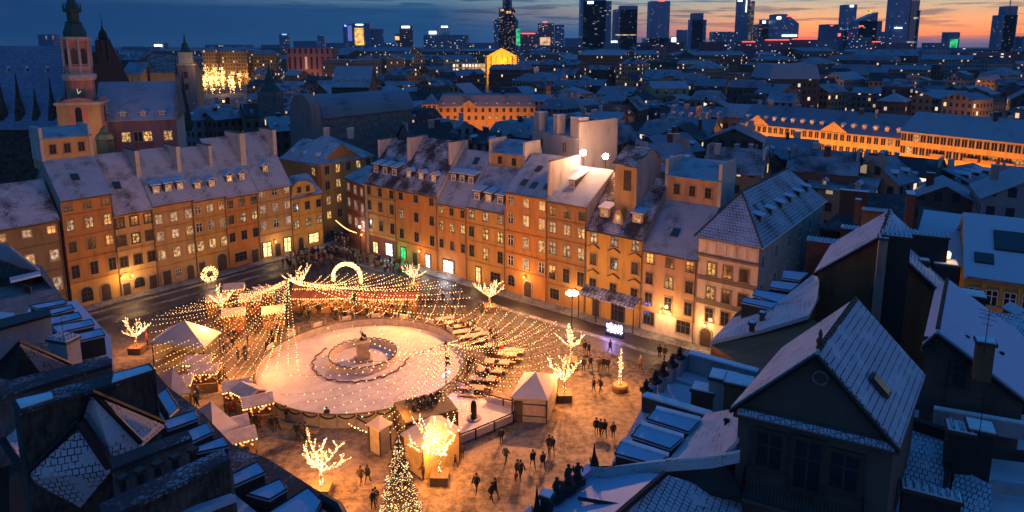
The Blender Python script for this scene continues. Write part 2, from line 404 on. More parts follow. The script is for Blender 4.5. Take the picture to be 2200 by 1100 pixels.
def row_house(label, A, B, px0, px1, eave_py, D, ridge_py, depth, wall, roof, rows, lit=(), mull='w', cols=3, ww=1.05, ledges=(), ground=(),
              dorm=None, sky=(), fire=(), attic=None, side=None, surround='stone', pale=(), plinth=None, xm=.13, cornice=True, group='tall old town houses facing the market square'):
    p0, p1 = on_line(A, B, px0), on_line(A, B, px1)
    u = (p1-p0); W = u.length-.03; u.normalize(); n = Vector((-u.y, u.x, 0)); rz = math.atan2(u.y, u.x)
    ze = z_at(p0.x, p0.y, eave_py); rp = p0+n*D; zr = z_at(rp.x, rp.y, ridge_py)
    t = thing('town_house', label, 'house', p0, rz, group)
    side = side or M_side
    b = MB(); b.prism([(0,0,-.3),(0,0,ze-.05),(0,D,zr-.1),(0,depth,ze-1),(0,depth,-.3)], (W,0,0), 1)
    # facade skin in its own colour, a hair proud
    b.b2(.02, W-.02, -.03, 0.0, -.2, ze-.06, 0)
    b.build('wall', [wall, side], t)
    sl = (zr-ze)/D
    r = MB(); th = .16
    r.prism([(-.06,-.45,ze-.45*sl),(-.06,-.45,ze-.45*sl+th),(-.06,D,zr+th),(-.06,D,zr)], (W+.12,0,0))
    r.prism([(-.06,D+.01,zr),(-.06,D+.01,zr+th),(-.06,depth+.3,ze-1+th),(-.06,depth+.3,ze-1)], (W+.12,0,0))
    r.build('roof', roof, t)
    g = MB(); g.tube([(-.05,-.52,ze-.45*sl+.02),(W+.05,-.52,ze-.45*sl+.02)], .08, 6); g.tube([(W-.15,-.15,ze-.4),(W-.15,-.15,.1)], .06, 5)
    g.build('gutter', M_trimd, t)
    H = ze
    cm = plaster('cornice_'+wall.name, tuple(.75*x for x in wall['col']))
    if cornice: MB().prism([(0,-.03,H-.12),(0,-.30,H-.12),(0,-.30,H-.42),(0,-.18,H-.42),(0,-.18,H-.62),(0,-.03,H-.62)], (W,0,0)).build('cornice', cm, t)
    for f in ledges: MB().b2(0, W, -.14, -.03, H*(1-f)-.09, H*(1-f)+.09).build('string_course', cm, t)
    if plinth: MB().b2(.03, W-.03, -.05, -.03, 0, H*(1-plinth[0])).build('ground_floor', plinth[1], t)
    yw = -.05 if not plinth else -.06
    for i, (f, hh) in enumerate(rows):
        for c in range(cols):
            x = W*(xm+(1-2*xm)*(c/(cols-1))) if cols > 1 else W/2
            st = 'lit' if (i, c) in lit else 'pale' if (i, c) in pale else 'off'
            window(t, x, -.04, H*(1-f), ww, hh, st, mull, 0, surround)
    for q in ground:
        k = q[0]
        if k == 'door': door(t, W*q[1], *(q[2:]), y=yw)
        elif k == 'arch': archwin(t, W*q[1], q[2], q[3], q[4], q[5] if len(q) > 5 else 'off', y=yw)
        elif k == 'win': window(t, W*q[1], yw, q[2], q[3], q[4], q[5], mull, n=3)
        elif k == 'shop': shop(t, W*q[1], q[2], q[3], q[4], q[5], yw, q[6], q[7])
        elif k == 'lantern': lantern(t, W*q[1], -.06, q[2], q[3])
    if dorm:
        nd, fd, wd_, hd, kind, dl = dorm[:6]; dx = dorm[6] if len(dorm) > 6 else .2
        for c in range(nd):
            x = W*(dx+(1-2*dx)*(c/(nd-1))) if nd > 1 else W*dx
            dormer(t, x, D*fd, ze+D*fd*sl+th*.5, sl, wd_, hd, 'lit' if c in dl else 'off', kind)
    for (xf, yf) in sky: skylight(t, W*xf, D*yf, ze+D*yf*sl+th, sl)
    for (xf, L, up, tw) in fire:
        fb = MB(); y0 = D-L; z0 = ze+sl*y0
        fb.prism([(W*xf-tw/2,y0,z0-.3),(W*xf-tw/2,y0,zr+up),(W*xf-tw/2,D+1.2,zr+up),(W*xf-tw/2,D+1.2,zr-1.4)], (tw,0,0))
        fo = fb.build('party_wall', M_sidel, t)
        MB().b2(W*xf-tw/2-.05, W*xf+tw/2+.05, y0-.05, D+1.25, zr+up, zr+up+.12).build('snow_cap', M_trimd, fo)
    if attic:
        x0, x1, ya, ha, da, nw, wl, pitch = attic
        x0 *= W; x1 *= W; zb = min(zr, ze+sl*ya)
        a = MB().b2(x0, x1, ya, ya+da, zb-1.5, zb+ha).build('attic_storey', wl, t)
        rr = MB(); rr.prism([(x0-.2,ya-.3,zb+ha-.02),(x0-.2,ya-.3,zb+ha+.14),(x0-.2,ya+da*.9,zb+ha+.14+pitch),(x0-.2,ya+da+.1,zb+ha-.02)], (x1-x0+.4,0,0)); rr.build('attic_roof', roof, a)
        for c in range(nw): window(a, x0+(x1-x0)*(c+.7)/(nw+.4), ya-.01, zb+ha*.52, .85, min(1.4, ha*.55), 'off', mull)
        for q in (x0, x1): MB().b2(q-.22, q+.22, ya-.1, ya+da*.9, zb, zb+ha+pitch+.5).build('party_wall', M_sidel, a)
    return t, W, ze, zr, D, sl
def wallm(name, col): m = plaster(name, col); m['col'] = list(col); return m
LA, LB = P(157,665), P(697,525)
RA, RB = P(855,560), P(1484,737)
W_ochre = wallm('wall_ochre', (.46,.26,.07)); W_orange = wallm('wall_orange', (.46,.21,.055)); W_tan = wallm('wall_tan', (.42,.26,.10))
W_buff = wallm('wall_buff', (.50,.31,.12)); W_red = wallm('wall_brick_red', (.20,.06,.035)); W_yellow = wallm('wall_yellow', (.52,.29,.06))
W_deep = wallm('wall_deep_orange', (.46,.20,.05)); W_cream = wallm('wall_cream', (.62,.50,.36)); W_brown = wallm('wall_brown', (.34,.18,.06)); W_olive = wallm('wall_olive', (.24,.17,.08))
W_pink = wallm('wall_rose_tan', (.48,.28,.14))
# ---- left row
row_house('olive and yellow pilastered house cut off by the left edge of the photo', LA, LB, 8, 150, 492, 5.5, 405, 11, W_olive, R_mid,
   [(.11,1.1),(.38,1.6),(.68,1.9)], lit={(0,0),(1,1)}, pale={(0,1),(1,0),(1,2),(2,2)}, ledges=(.25,.53,.8), side=W_brown)
row_house('tall orange house with one skylight, arched ground floor and three-window attic storey', LA, LB, 157, 263, 428, 6.2, 345, 12, W_orange, R_full,
   [(.087,.95),(.246,1.6),(.44,1.6),(.665,1.95)], pale={(1,1),(1,0)}, lit={(1,2)}, mull='d', ledges=(.15,.35,.56,.765), sky=((.45,.45),), plinth=(.77,wallm('wall_bright_orange',(.55,.30,.07))),
   ground=(('arch',.3,.7,1.5,2.2),('door',.68,1.2,2.7)), attic=(.02,.98,6.0,3.2,5,3,W_buff,1.2))
row_house('buff house with dark framed windows and two lanterns, right of the orange skylight house', LA, LB, 263, 343, 457, 6.8, 335, 12, W_buff, R_mid,
   [(.133,1.45),(.34,1.5),(.596,1.5)], lit={(1,1)}, mull='d', surround='dark', ledges=(.46,.73), sky=((.33,.42),),
   ground=(('door',.13,1.0,2.0,False),('arch',.47,.9,1.5,1.6),('door',.84,1.1,2.2,False),('lantern',-.0,3.3,120),('lantern',.28,3.3,120)), fire=((.97,3.4,.5,.6),))
row_house('grey-tan house with three close dormers and white windows, left of the round light wreath', LA, LB, 343, 427, 438, 6.6, 326, 12, W_tan, R_full,
   [(.196,1.45),(.40,1.45),(.624,1.6)], pale={(0,0),(0,1),(0,2),(1,1),(1,0)}, lit={(1,2),(2,0),(2,1),(2,2)}, ledges=(.12,.3,.51,.76),
   ground=(('door',.2,1.2,2.4,False),('win',.5,1.6,1.0,1.3,'off'),('door',.8,1.1,2.4,True)), dorm=(3,.16,1.3,1.4,'shed',(0,1,2)), fire=((.97,3.4,.5,.6),))
row_house('ochre-brown house behind the round light wreath, with two dormers and an arched portal', LA, LB, 427, 495, 428, 6.6, 322, 12, W_ochre, R_full,
   [(.15,1.3),(.37,1.55),(.61,1.6)], pale={(0,1)}, lit={(2,0),(2,1),(2,2)}, ledges=(.26,.48,.74), ground=(('door',.12,1.0,2.4,False),('door',.75,1.6,3.0,True)), dorm=(2,.16,1.3,1.4,'gable',(0,1),.28), fire=((.97,3.0,.4,.5),))
row_house('orange-brown house with two gabled dormers in the left row, below the widest chimney wall', LA, LB, 495, 562, 420, 7.4, 300, 12, W_deep, R_full,
   [(.13,1.3),(.34,1.5),(.58,1.6)], lit={(1,2)}, pale={(1,1)}, mull='d', ledges=(.235,.45), ground=(('win',.35,1.7,2.2,1.6,'off'),('door',.8,1.2,2.4,False)), dorm=(2,.2,1.3,1.5,'gable',(0,1),.3), fire=((.95,4.2,.9,1.0),))
row_house('grey-buff house with a single dormer and two glowing ground-floor shop windows', LA, LB, 562, 632, 405, 7.6, 290, 12, W_tan, R_full,
   [(.09,1.1),(.30,1.4),(.525,1.5)], pale={(0,0),(0,2),(1,0),(1,1),(1,2),(2,0),(2,2)}, ledges=(.2,.42,.66), ground=(('shop',.18,1.5,2.6,M_shopy,.5,60,(1,.6,.25)),('door',.5,1.0,2.4,False),('shop',.8,1.3,2.6,M_shopy,.5,60,(1,.6,.25)),('lantern',.4,3.2,60)),
   dorm=(1,.25,1.4,1.5,'gable',(0,),.45), fire=((.97,3.6,.6,.7),))
t,W,ze,zr,D,sl = row_house('low yellow corner house with a curved attic gable, beside the crowded street', LA, LB, 632, 697, 424, 4.5, 384, 9, W_yellow, R_mid,
   [(.2,1.5),(.51,1.5)], pale={(1,0),(1,1),(1,2)}, mull='d', ledges=(.36,.7), ground=(('door',.22,1.0,2.5,True),('shop',.65,2.0,1.7,M_shopy,1.0,60,(1,.6,.25))))
g = MB(); g.prism([(.2,.05,ze-.2),(W-1.2,.05,ze-.2),(W-1.6,.05,ze+1.6),(W*.5,.05,ze+2.6),(W*.25,.05,ze+2.7),(.5,.05,ze+1.9)], (0,.5,0)); g.build('attic_gable', W_yellow, t)
for x in (.3,.58): window(t, W*x-.2, .03, ze+1.1, .8, 1.1, 'off', 'd')
# ---- right row
row_house('mustard house with dark red shop floor and three dormers, starting the far row', RA, RB, 790, 855, 388, 6.6, 300, 12, W_ochre, R_thin,
   [(.12,1.5),(.32,1.7),(.58,1.9)], mull='d', ledges=(.2,.44,.7), plinth=(.74,W_red), ground=(('shop',.3,1.2,2.0,M_shopy,.4,60,(1,.5,.2)),('shop',.75,1.7,2.2,M_shopw,.6,120,(.8,.85,1)),), dorm=(3,.2,1.5,1.6,'shed',()), fire=((0,3,.3,.6),))
row_house('orange house with an iron balcony, pediment windows, three lit dormers and a green lit shop', RA, RB, 855, 943, 401, 6.6, 296, 12, W_deep, R_thin,
   [(.11,1.3),(.35,1.6),(.61,1.7)], pale={(1,0)}, mull='d', ledges=(.72,), ground=(('shop',.16,1.1,1.9,M_shopg,.8,160,(.1,1,.3)),('door',.45,1.1,2.4,False),('shop',.76,1.0,2.2,M_shopw,.4,100,(1,.8,.6)),('lantern',.6,3.2,60)),
   dorm=(3,.2,1.3,1.5,'gable',(0,1,2)), fire=((.0,3.2,.4,.9),(.97,3.0,.4,.7)), side=M_sidel)
row_house('narrow lower amber house with a long shed dormer and a bright white shop window', RA, RB, 943, 1005, 430, 6.8, 322, 12, W_orange, R_full,
   [(.12,1.2),(.33,1.6),(.58,1.5)], lit={(0,0),(1,0),(1,1),(1,2)}, mull='d', ww=.9, ledges=(.22,), ground=(('shop',.36,2.2,2.0,M_shopw,.5,220,(.85,.9,1)),), dorm=(3,.38,1.4,1.5,'shed',()), sky=((.6,.8),))
row_house('yellow-orange house with a dark row of dormers beneath a separate small attic house', RA, RB, 1005, 1087, 438, 5.6, 356, 12, W_ochre, R_mid,
   [(.12,1.4),(.34,1.7),(.59,1.9)], pale={(0,0),(0,1),(0,2)}, lit={(1,1),(2,1),(1,2)}, mull='d', ledges=(.24,.46,.72), ground=(('shop',.3,.9,2.4,M_shopy,.3,90,(1,.6,.25)),('win',.75,1.8,2.0,1.6,'off')), dorm=(3,.12,1.5,1.5,'shed',(1,)), attic=(.02,.9,5.8,2.2,4.5,2,W_buff,1.8))
row_house('wide orange house with five small skylights, left of the floodlit roof', RA, RB, 1087, 1176, 408, 7.2, 330, 12, W_deep, R_full,
   [(.093,1.4),(.265,1.7),(.477,1.8),(.677,1.7)], lit={(0,1),(1,1),(1,2),(2,1),(2,2)}, pale={(3,1)}, ledges=(.39,.60,.76), ground=(('door',.55,1.3,2.6,True),('arch',.15,1.2,1.2,1.7,'off'),('lantern',.5,3.4,160)),
   sky=((.3,.22),(.55,.18),(.85,.2),(.4,.6),(.75,.62)), fire=((1.0,7.1,.5,.35),), side=M_sidel)
row_house('tan house whose snowy roof is lit bright by the floodlights, with one small dormer', RA, RB, 1176, 1258, 428, 7.2, 357, 12, W_brown, R_full,
   [(.104,1.3),(.258,1.6),(.455,1.8),(.687,2.1)], lit={(1,2)}, pale={(1,0),(1,1),(2,0),(2,1),(2,2)}, mull='d', ww=1.15, ledges=(.18,.36,.57,.8), ground=(('win',.2,1.7,1.6,1.6,'off'),('lantern',.75,3.2,120)),
   dorm=(1,.38,1.1,1.2,'shed',(),.35), side=M_sidel)
t7 = row_house('bright yellow house with zigzag window hoods, a bell-shaped dormer and a dark cafe awning', RA, RB, 1258, 1377, 487, 7.0, 372, 12, W_yellow, R_thin,
   [(.105,1.5),(.35,1.65),(.64,1.8)], pale={(0,0),(0,1),(0,2)}, mull='d', ledges=(.77,), ground=(('door',.2,1.1,2.6,False),('shop',.6,1.8,2.4,M_glass,.2,0,None),))
row_house('rose-tan house with carved panels between windows and a pink attic storey', RA, RB, 1377, 1491, 531, 6.4, 428, 12, W_pink, R_full,
   [(.12,1.4),(.354,1.6),(.607,1.8)], lit={(1,1)}, mull='d', plinth=(.74,W_cream), ledges=(.74,), ground=(('win',.15,1.9,1.6,1.9,'off'),('win',.8,1.9,1.9,1.7,'off'),('lantern',.4,3.6,160),('lantern',.58,3.6,160)),
   sky=((.45,.35),), attic=(.0,1.0,6.3,3.4,5.5,3,W_pink,1.9))
# details on the yellow cafe house
t,W,ze,zr,D,sl = t7
hd = MB()
for zf in (.28,.55):
    for c in range(3):
        x = W*(.13+.37*c); z = ze*(1-zf)+.75 if zf < .4 else ze*(1-zf)+.55
        hd.prism([(x-.95,-.05,z),(x,-.05,z+.5),(x,-.05,z+.68),(x-.95,-.05,z+.16)], (0,-.18,0)); hd.prism([(x+.95,-.05,z),(x,-.05,z+.5),(x,-.05,z+.68),(x+.95,-.05,z+.16)], (0,-.18,0))
hd.build('window_hood', M_trimd, t)
aw = MB(); aw.prism([(0,-.05,4.3),(0,-.05,4.42),(0,-2.2,3.65),(0,-2.2,3.5)], (W,0,0)); awn = aw.build('awning', snow_roof('awning_snow', .45, (.6,2), (.05,.03,.03)), t)
for x in (.1, W*.33, W*.66, W-.1): MB().tube([(x,-2.1,0),(x,-2.1,3.55)], .07, 6).build('post', M_black, awn)
for x, k in ((.22,0),(.5,1),(.8,0)):
    if k:
        b = MB(); b.prism([(-.9,0,-.2),(.9,0,-.2),(.75,0,.5),(.6,0,1.3),(.35,0,1.9),(0,0,2.1),(-.35,0,1.9),(-.6,0,1.3),(-.75,0,.5)], (0,1.6,0))
        o = link('dormer', b.mesh('bell_dormer', W_yellow, fixn=True), t, (W*x, D*.12, ze+D*.12*sl+.1)); window(o, 0, -.01, .8, .6, 1.0, 'lit', 'w', 0, 'none')
    else: dormer(t, W*x, D*.2, ze+D*.2*sl+.1, sl, 1.6, 1.3, 'lit', 'shed', W_yellow)
# balcony on the orange house, carved panels on the rose house
def rail(par, pts, h=1.0, name='balcony_railing', mat=None, step=.14, r=.018):
    b = MB()
    for a, c in zip(pts[:-1], pts[1:]):
        a, c = Vector(a), Vector(c); L = (c-a).length; n = max(2, int(L/step))
        for zz in (.08, h): b.tube([a+Vector((0,0,zz)), c+Vector((0,0,zz))], r*1.6, 4)
        for i in range(n+1): q = a.lerp(c, i/n); b.tube([q, q+Vector((0,0,h))], r, 3, cap=False)
    return b.build(name, mat or M_black, par)
# ================================================================ corner buildings of the square and generic blocks
def on_line_z(A, B, px, z):
    k = (px-CX)/F_PX; dx, dy = B[0]-A[0], B[1]-A[1]
    t = (k*(A[1]*c10+(CAMH-z)*s10)-A[0])/(dx-k*dy*c10)
    return Vector((A[0]+t*dx, A[1]+t*dy, 0))
PANE = {}
def plain_window(par, x, y, z, w, h, state, rz=0):
    """a small distant window: frame with its pane let in"""
    k = (round(w,1), round(h,1))
    if k not in PANE:
        b = MB(); s = .12
        for (x0,x1,z0,z1) in ((-w/2-s,-w/2,-h/2,h/2),(w/2,w/2+s,-h/2,h/2),(-w/2-s,w/2+s,h/2,h/2+s),(-w/2-s,w/2+s,-h/2-s,-h/2),(-.05,.05,-h/2,h/2)): b.b2(x0,x1,-.08,.0,z0,z1)
        PANE[k] = b.mesh('window_frame', plaster('surround_plain', (.30,.25,.20)))
        for st, m in (('off', M_glass), ('lit', M_lit), ('pale', M_reflw)):
            PANE[k+(st,)] = MB().poly([(-w/2,-.03,-h/2),(w/2,-.03,-h/2),(w/2,-.03,h/2),(-w/2,-.03,h/2)]).mesh('pane', m)
    o = link('window', PANE[k], par, (x,y,z), rz); link('pane', PANE[k+(state,)], o); return o
def bld(label, a, b, ze, depth, rise, kind='gable', wall=None, roof=None, side=None, wins=None, swins=None, chim=0, dorm=None, name='town_house', cat='house', group=None, R=None, fire=0, eave=.35, shadewin=False, over=.3):
    R = R or rnd
    a = Vector((a[0],a[1],0)); b = Vector((b[0],b[1],0)); u = b-a; W = u.length; u.normalize(); rz = math.atan2(u.y, u.x)
    wall = wall or W_tan; side = side or wall; roof = roof or R_mid
    t = thing(name, label, cat, a, rz, group)
    m = MB(); D = depth; zr = ze+rise
    if kind == 'gable': m.prism([(0,0,-1),(0,0,ze),(0,D/2,zr-.05),(0,D,ze),(0,D,-1)], (W,0,0), 1)
    elif kind == 'gablefront': m.prism([(0,0,-1),(W,0,-1),(W,0,ze),(W/2,0,zr-.05),(0,0,ze)], (0,D,0), 1)
    elif kind == 'shed': m.prism([(0,0,-1),(0,0,ze),(0,D,zr),(0,D,-1)], (W,0,0), 1)
    else: m.b2(0,W,0,D,-1,ze,1)
    if kind != 'gablefront': m.b2(.02,W-.02,-.03,0,-.5,ze-.02,0)
    m.build('wall', [wall, side], t)
    r = MB(); th = .18; o = over
    if kind == 'gable':
        s = rise/(D/2)
        r.prism([(-o,-eave,ze-eave*s),(-o,-eave,ze-eave*s+th),(-o,D/2,zr+th),(-o,D/2,zr)], (W+2*o,0,0)); r.prism([(-o,D+eave,ze-eave*s),(-o,D+eave,ze-eave*s+th),(-o,D/2+.01,zr+th),(-o,D/2+.01,zr)], (W+2*o,0,0))
    elif kind == 'gablefront':
        s = rise/(W/2)
        for k in (0, 1):
            e = -o if k == 0 else W+o
            r.prism([(e,-eave,ze-o*s),(e,-eave,ze-o*s+th),(W/2,-eave,zr+th),(W/2,-eave,zr)], (0,D+2*eave,0))
    elif kind == 'shed':
        r.prism([(-o,-eave,ze),(-o,-eave,ze+th),(-o,D+.2,zr+th),(-o,D+.2,zr)], (W+2*o,0,0))
    elif kind == 'hip':
        i = min(W, D)/2; e = eave
        c = [(-e,-e,ze),(W+e,-e,ze),(W+e,D+e,ze),(-e,D+e,ze)]
        if W >= D: p, q = (i,D/2,zr),(W-i,D/2,zr); fs = [(0,1,5,4),(1,2,5),(2,3,4,5),(3,0,4)]
        else: p, q = (W/2,i,zr),(W/2,D-i,zr); fs = [(0,1,4),(1,2,5,4),(2,3,5),(3,0,4,5)]
        r.add(c+[p,q], fs+[(3,2,1,0)])
        r.b2(-e,W+e,-e,D+e,ze-.2,ze-.01)
    elif kind == 'flat':
        r.b2(-.1,W+.1,-.1,D+.1,ze+.003,ze+.25)
    elif kind == 'mansard':
        i = 1.6
        r.add([(-.3,-.3,ze),(W+.3,-.3,ze),(W+.3,D+.3,ze),(-.3,D+.3,ze),(i,i,zr),(W-i,i,zr),(W-i,D-i,zr),(i,D-i,zr)],[(0,1,5,4),(1,2,6,5),(2,3,7,6),(3,0,4,7),(4,5,6,7),(3,2,1,0)])
    r.build('roof', roof, t)
    if wins:
        nc, nr, w, h, p = wins
        for j in range(nr):
            for i in range(nc):
                st = 'lit' if R.random() < p else 'off'
                plain_window(t, W*(i+.5)/nc, -.035, ze-1.4-j*3.1 if nr > 1 else ze-1.6, w, h, st)
    if swins:
        nc, nr, w, h, p, sd = swins
        for j in range(nr):
            for i in range(nc):
                st = 'lit' if R.random() < p else 'off'
                x = -.01 if sd < 0 else W+.01
                plain_window(t, x, D*(i+.5)/nc, ze-1.4-j*3.1, w, h, st, -math.pi/2 if sd < 0 else math.pi/2)
    for i in range(chim):
        x = W*R.uniform(.1,.9); y = D*R.uniform(.35,.65); zz = zr-1.2 if kind != 'flat' else ze
        chimney(t, x, y, zz, R.uniform(.6,1.6), .6, R.uniform(1.8,2.8), R.choice((M_sidel, M_side, brick('brick_red'))))
    if fire:
        for q in ((0,) if fire == 1 else (0, 1)):
            x = .25 if q == 0 else W-.25
            fb = MB(); fb.prism([(x-.22,D/2-2.4,ze+rise*.3),(x-.22,D/2-2.4,zr+.7),(x-.22,D/2+1.4,zr+.7),(x-.22,D/2+1.4,ze+rise*.3)], (.44,0,0))
            fb.build('party_wall', R.choice((M_sidel, M_side)), t)
    if dorm and kind in ('gable','hip','mansard'):
        nd, lp = dorm; s = rise/(D/2) if kind != 'mansard' else rise/1.9
        for i in range(nd):
            x = W*(i+.5)/nd if kind != 'hip' else D/2+(W-D)*(i+.5)/nd
            if kind == 'mansard': dormer(t, x, .2, ze+.3, s, 1.1, 1.4, 'lit' if R.random() < lp else 'off', 'gable')
            else: dormer(t, x, D*.1, ze+D*.1*s+.15, s, 1.0, 1.1, 'lit' if R.random() < lp else 'off', 'gable')
    return t
def bpx(label, l, r_, ze, depth, rise, **k): return bld(label, P(l[0],l[1],ze), P(r_[0],r_[1],ze), ze, depth, rise, **k)
# narrow dark red house turning the corner into the street
row_house('narrow dark red corner house with pale windows at the mouth of the crowded street', P(750,521), P(790,545), 750, 789, 380, 4.5, 356, 9, W_red, R_full,
   [(.13,1.5),(.36,1.6),(.62,1.6)], pale={(0,0),(0,1),(0,2),(1,0),(1,1),(1,2),(2,0),(2,1)}, ledges=(.25,.5,.75), ground=(('lantern',.9,3.6,160),))
# yellow corner block behind the street
c0 = P(697,506); ze = z_at(c0.x, c0.y, 353); e0 = P(604,338,ze); e1 = P(800,333,ze)
t = bld('large ochre corner block beyond the street mouth, with pyramid snow roof and lit windows', Vector((c0.x,c0.y,0)), e1, ze, 13, 4.6, 'hip', W_ochre, R_full, W_orange, wins=(5,4,1.0,1.6,.3), dorm=(2,.3), chim=2, cat='building', name='corner_block')
t = bld('ochre wing of the corner block with dark dormers behind the curved attic gable', e0, Vector((c0.x-.6,c0.y+.3,0)), ze-.3, 11, 3.6, 'gable', W_orange, R_mid, W_orange, wins=(4,4,1.0,1.5,.2), dorm=(3,.0), cat='building', name='corner_wing')
# shop lamps and a light chain across the street mouth
t = thing('street_garland', 'short chain of lights strung over the street mouth beside the ochre block', 'string lights', P(770,470,6))
b = MB(); w_ = MB(); q0, q1 = P(722,474,7.5), P(765,500,6.0); pts = [q0.lerp(q1, i/20)+Vector((0,0,-.35*math.sin(math.pi*i/20))) for i in range(21)]
for q in pts: b.octa(q, .09)
w_.tube(pts, .02, 3); b.build('bulbs', M_bulb, t, True); w_.build('wire', M_black, t, True)
# white corner house with a hipped tile roof
pA = on_line(RA, RB, 1491); pB = on_line(RA, RB, 1616); ze9 = z_at(pA.x, pA.y, 508)
u9 = (pB-pA).normalized(); n9 = Vector((-u9.y, u9.x, 0)); W9 = (pB-pA).length
bc = on_line_z(pB, pB+n9, 1768, ze9); D9 = (bc-pB).length
t9 = thing('corner_house', 'cream white corner house with a hipped snow roof, blind parapet panels and ornate bands', 'house', pA, math.atan2(u9.y,u9.x), 'tall old town houses facing the market square')
m = MB(); m.b2(0, W9, 0, D9, -.3, ze9, 1); m.b2(.0, W9, -.03, 0, -.2, ze9-.02, 0); m.build('wall', [W_cream, plaster('wall_pale_side', (.5,.45,.38))], t9)
za = z_at((pA+n9*5+u9*W9*.45).x, (pA+n9*5+u9*W9*.45).y, 411)
r = MB(); e = .5; hw = W9*.45
r.add([(-e,-e,ze9+.05),(W9+e,-e,ze9+.05),(W9+e,D9+e,ze9+.05),(-e,D9+e,ze9+.05),(hw,4.8,za),(hw,D9-5,za)], [(0,1,4),(1,2,5,4),(2,3,5),(3,0,4,5),(3,2,1,0)])
r.build('roof', snow_roof('snow_roof_tiles_big', .70, (.40,.42), lines=.55, big=.22, snow=(.46,.52,.60)), t9)
tb = MB(); tb.tube([(-e,-e,ze9+.1),(hw,4.8,za+.05)], .12, 5); tb.tube([(W9+e,-e,ze9+.1),(hw,4.8,za+.05),(hw,D9-5,za+.05)], .12, 5); tb.build('ridge_tiles', M_trimd, t9)
pn = MB(); pn.b2(0,W9-.0,-.12,-.03,ze9-2.1,ze9-.05)
pno = pn.build('parapet', W_cream, t9)
fr = MB()
for i in range(6): x = W9*(i+.5)/6; fr.b2(x-.42,x+.42,-.17,-.12,ze9-1.75,ze9-.4)
fr.build('blind_panel', plaster('panel_pale', (.70,.58,.44)), pno)
cb = MB()
for z, h, d in ((ze9-2.2,.3,.35),(ze9-.06,.22,.3),(ze9*.64,.55,.12),(ze9*.42,.55,.12)): cb.b2(-.02,W9+.02+d*.6,-.03-d,-.03,z-h/2,z+h/2)
cb.build('cornice', plaster('cornice_dark', (.20,.15,.10)), t9)
for i, (f, h) in enumerate(((.27,1.6),(.49,1.7),(.69,1.8))):
    for c in range(3): window(t9, W9*(.24+.27*c), -.04, ze9*(1-f), 1.05, h, 'lit' if (i,c) in ((0,0),(1,0)) else 'off', 'd')
d_ = door(t9, W9*.2, 1.4, 2.6, True, -.03); lantern(t9, W9*.2, -.05, 3.3, 160)
for j in range(4):
    for i in range(6): window(t9, W9+.02, 1.5+(D9-3)*i/5, ze9-2.2-j*3.6, 1.0, 1.6, 'off', 'w', math.pi/2, 'none')
s9 = (za-ze9)/(W9-hw)
for i in range(6):
    y = 4.2+(D9-8.5)*i/5; x = W9-1.2
    o = dormer(t9, x, y, ze9+1.2*s9+.1, s9, 1.2, 1.2, 'off', 'shed'); o.rotation_euler = (0,0,math.pi/2)
for i in range(2): o = skylight(t9, hw+1.6, 5.5+i*3, za-1.6*s9+.1, 0, .7, .9, 0); o.rotation_euler = (0, math.atan(s9), 0)
gt = MB(); gt.tube([(W9+e,-e,ze9),(W9+e,D9+e,ze9)], .1, 6); gt.build('gutter', M_white, t9)
# houses standing right behind the far row
WH = W_white = wallm('wall_white', (.36,.32,.29)); W_dark = wallm('wall_dark', (.10,.085,.075)); W_grey = wallm('wall_grey', (.24,.22,.21)); W_rose = wallm('wall_rose', (.42,.20,.16)); W_blue = wallm('wall_bluegrey', (.26,.29,.33))
t = bpx('white attic block with broad blank chimney walls, right behind the house with five skylights', (1143,282),(1240,300), 23.2, 6, .5, kind='flat', wall=W_white, side=W_white, wins=(2,1,.8,1.4,0), name='attic_block', cat='building')
Wt = (P(1240,300,23.2)-P(1143,282,23.2)).length
for x, w in ((.9,1.6),(Wt*.5,1.1),(Wt-1.0,2.2)): chimney(t, x, 1.2, 23.4, w, 1.8, 3.0, W_white, name='chimney')
MB().prism([(Wt,0,0),(Wt,0,23.4),(Wt,0,26.0),(Wt,8,26.2),(Wt,8,0)], (.5,0,0)).build('party_wall', W_white, t)
MB().prism([(1.5,2.5,23.45),(1.5,5.8,25.8),(1.5,5.8,23.45)], (Wt-3.5,0,0)).build('lean_to_roof', R_thin, t)
t = bpx('small plastered attic house beside the floodlights, dark roof and tall blank opening', (1322,350),(1369,357), 21.8, 6, 2.0, kind='gable', wall=W_buff, side=W_white, roof=R_thin, name='attic_house')
MB().b2(1.5,2.7,-.08,-.03,18.2,21).build('door', M_trimd, t)
# ================================================================ surfaces of the square
def sheet(name, pts, z, mat, kind='structure'):
    b = MB().poly([(p[0],p[1],z) for p in pts]); o = b.build(name, mat, fixn=False); o['kind'] = kind; return o
def ground_mat(name, lo, hi, s1=.12, s2=2.2, a=.45, b_=.62, spec=True, rough=.85):
    m, nt, b = new_mat(name); v = objn(nt)
    n1 = noise(nt, v, s1, 5, .6); n2 = noise(nt, v, s2, 5, .7); n3 = noise(nt, v, 9, 2, .5)
    f = mathn(nt, 'ADD', mathn(nt, 'ADD', mathn(nt, 'MULTIPLY', n1, .42), mathn(nt, 'MULTIPLY', n2, .40)), mathn(nt, 'MULTIPLY', n3, .18))
    nt.links.new(ramp(nt, f, [(a, lo), (b_, hi)]), b.inputs['Base Color']); b.inputs['Roughness'].default_value = rough
    bump(nt, b, mathn(nt, 'ADD', n2, mathn(nt, 'MULTIPLY', n3, .5)), .5, .08); return m
G_city = ground_mat('city_ground', (.02,.02,.024), (.16,.17,.20), .03, .4)
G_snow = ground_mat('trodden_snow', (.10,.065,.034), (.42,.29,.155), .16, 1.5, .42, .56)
nt = G_snow.node_tree; b = nt.nodes['Principled BSDF']; old = b.inputs['Base Color'].links[0].from_socket   # bare wet paving where the crowds and stalls are, snow where nobody stands
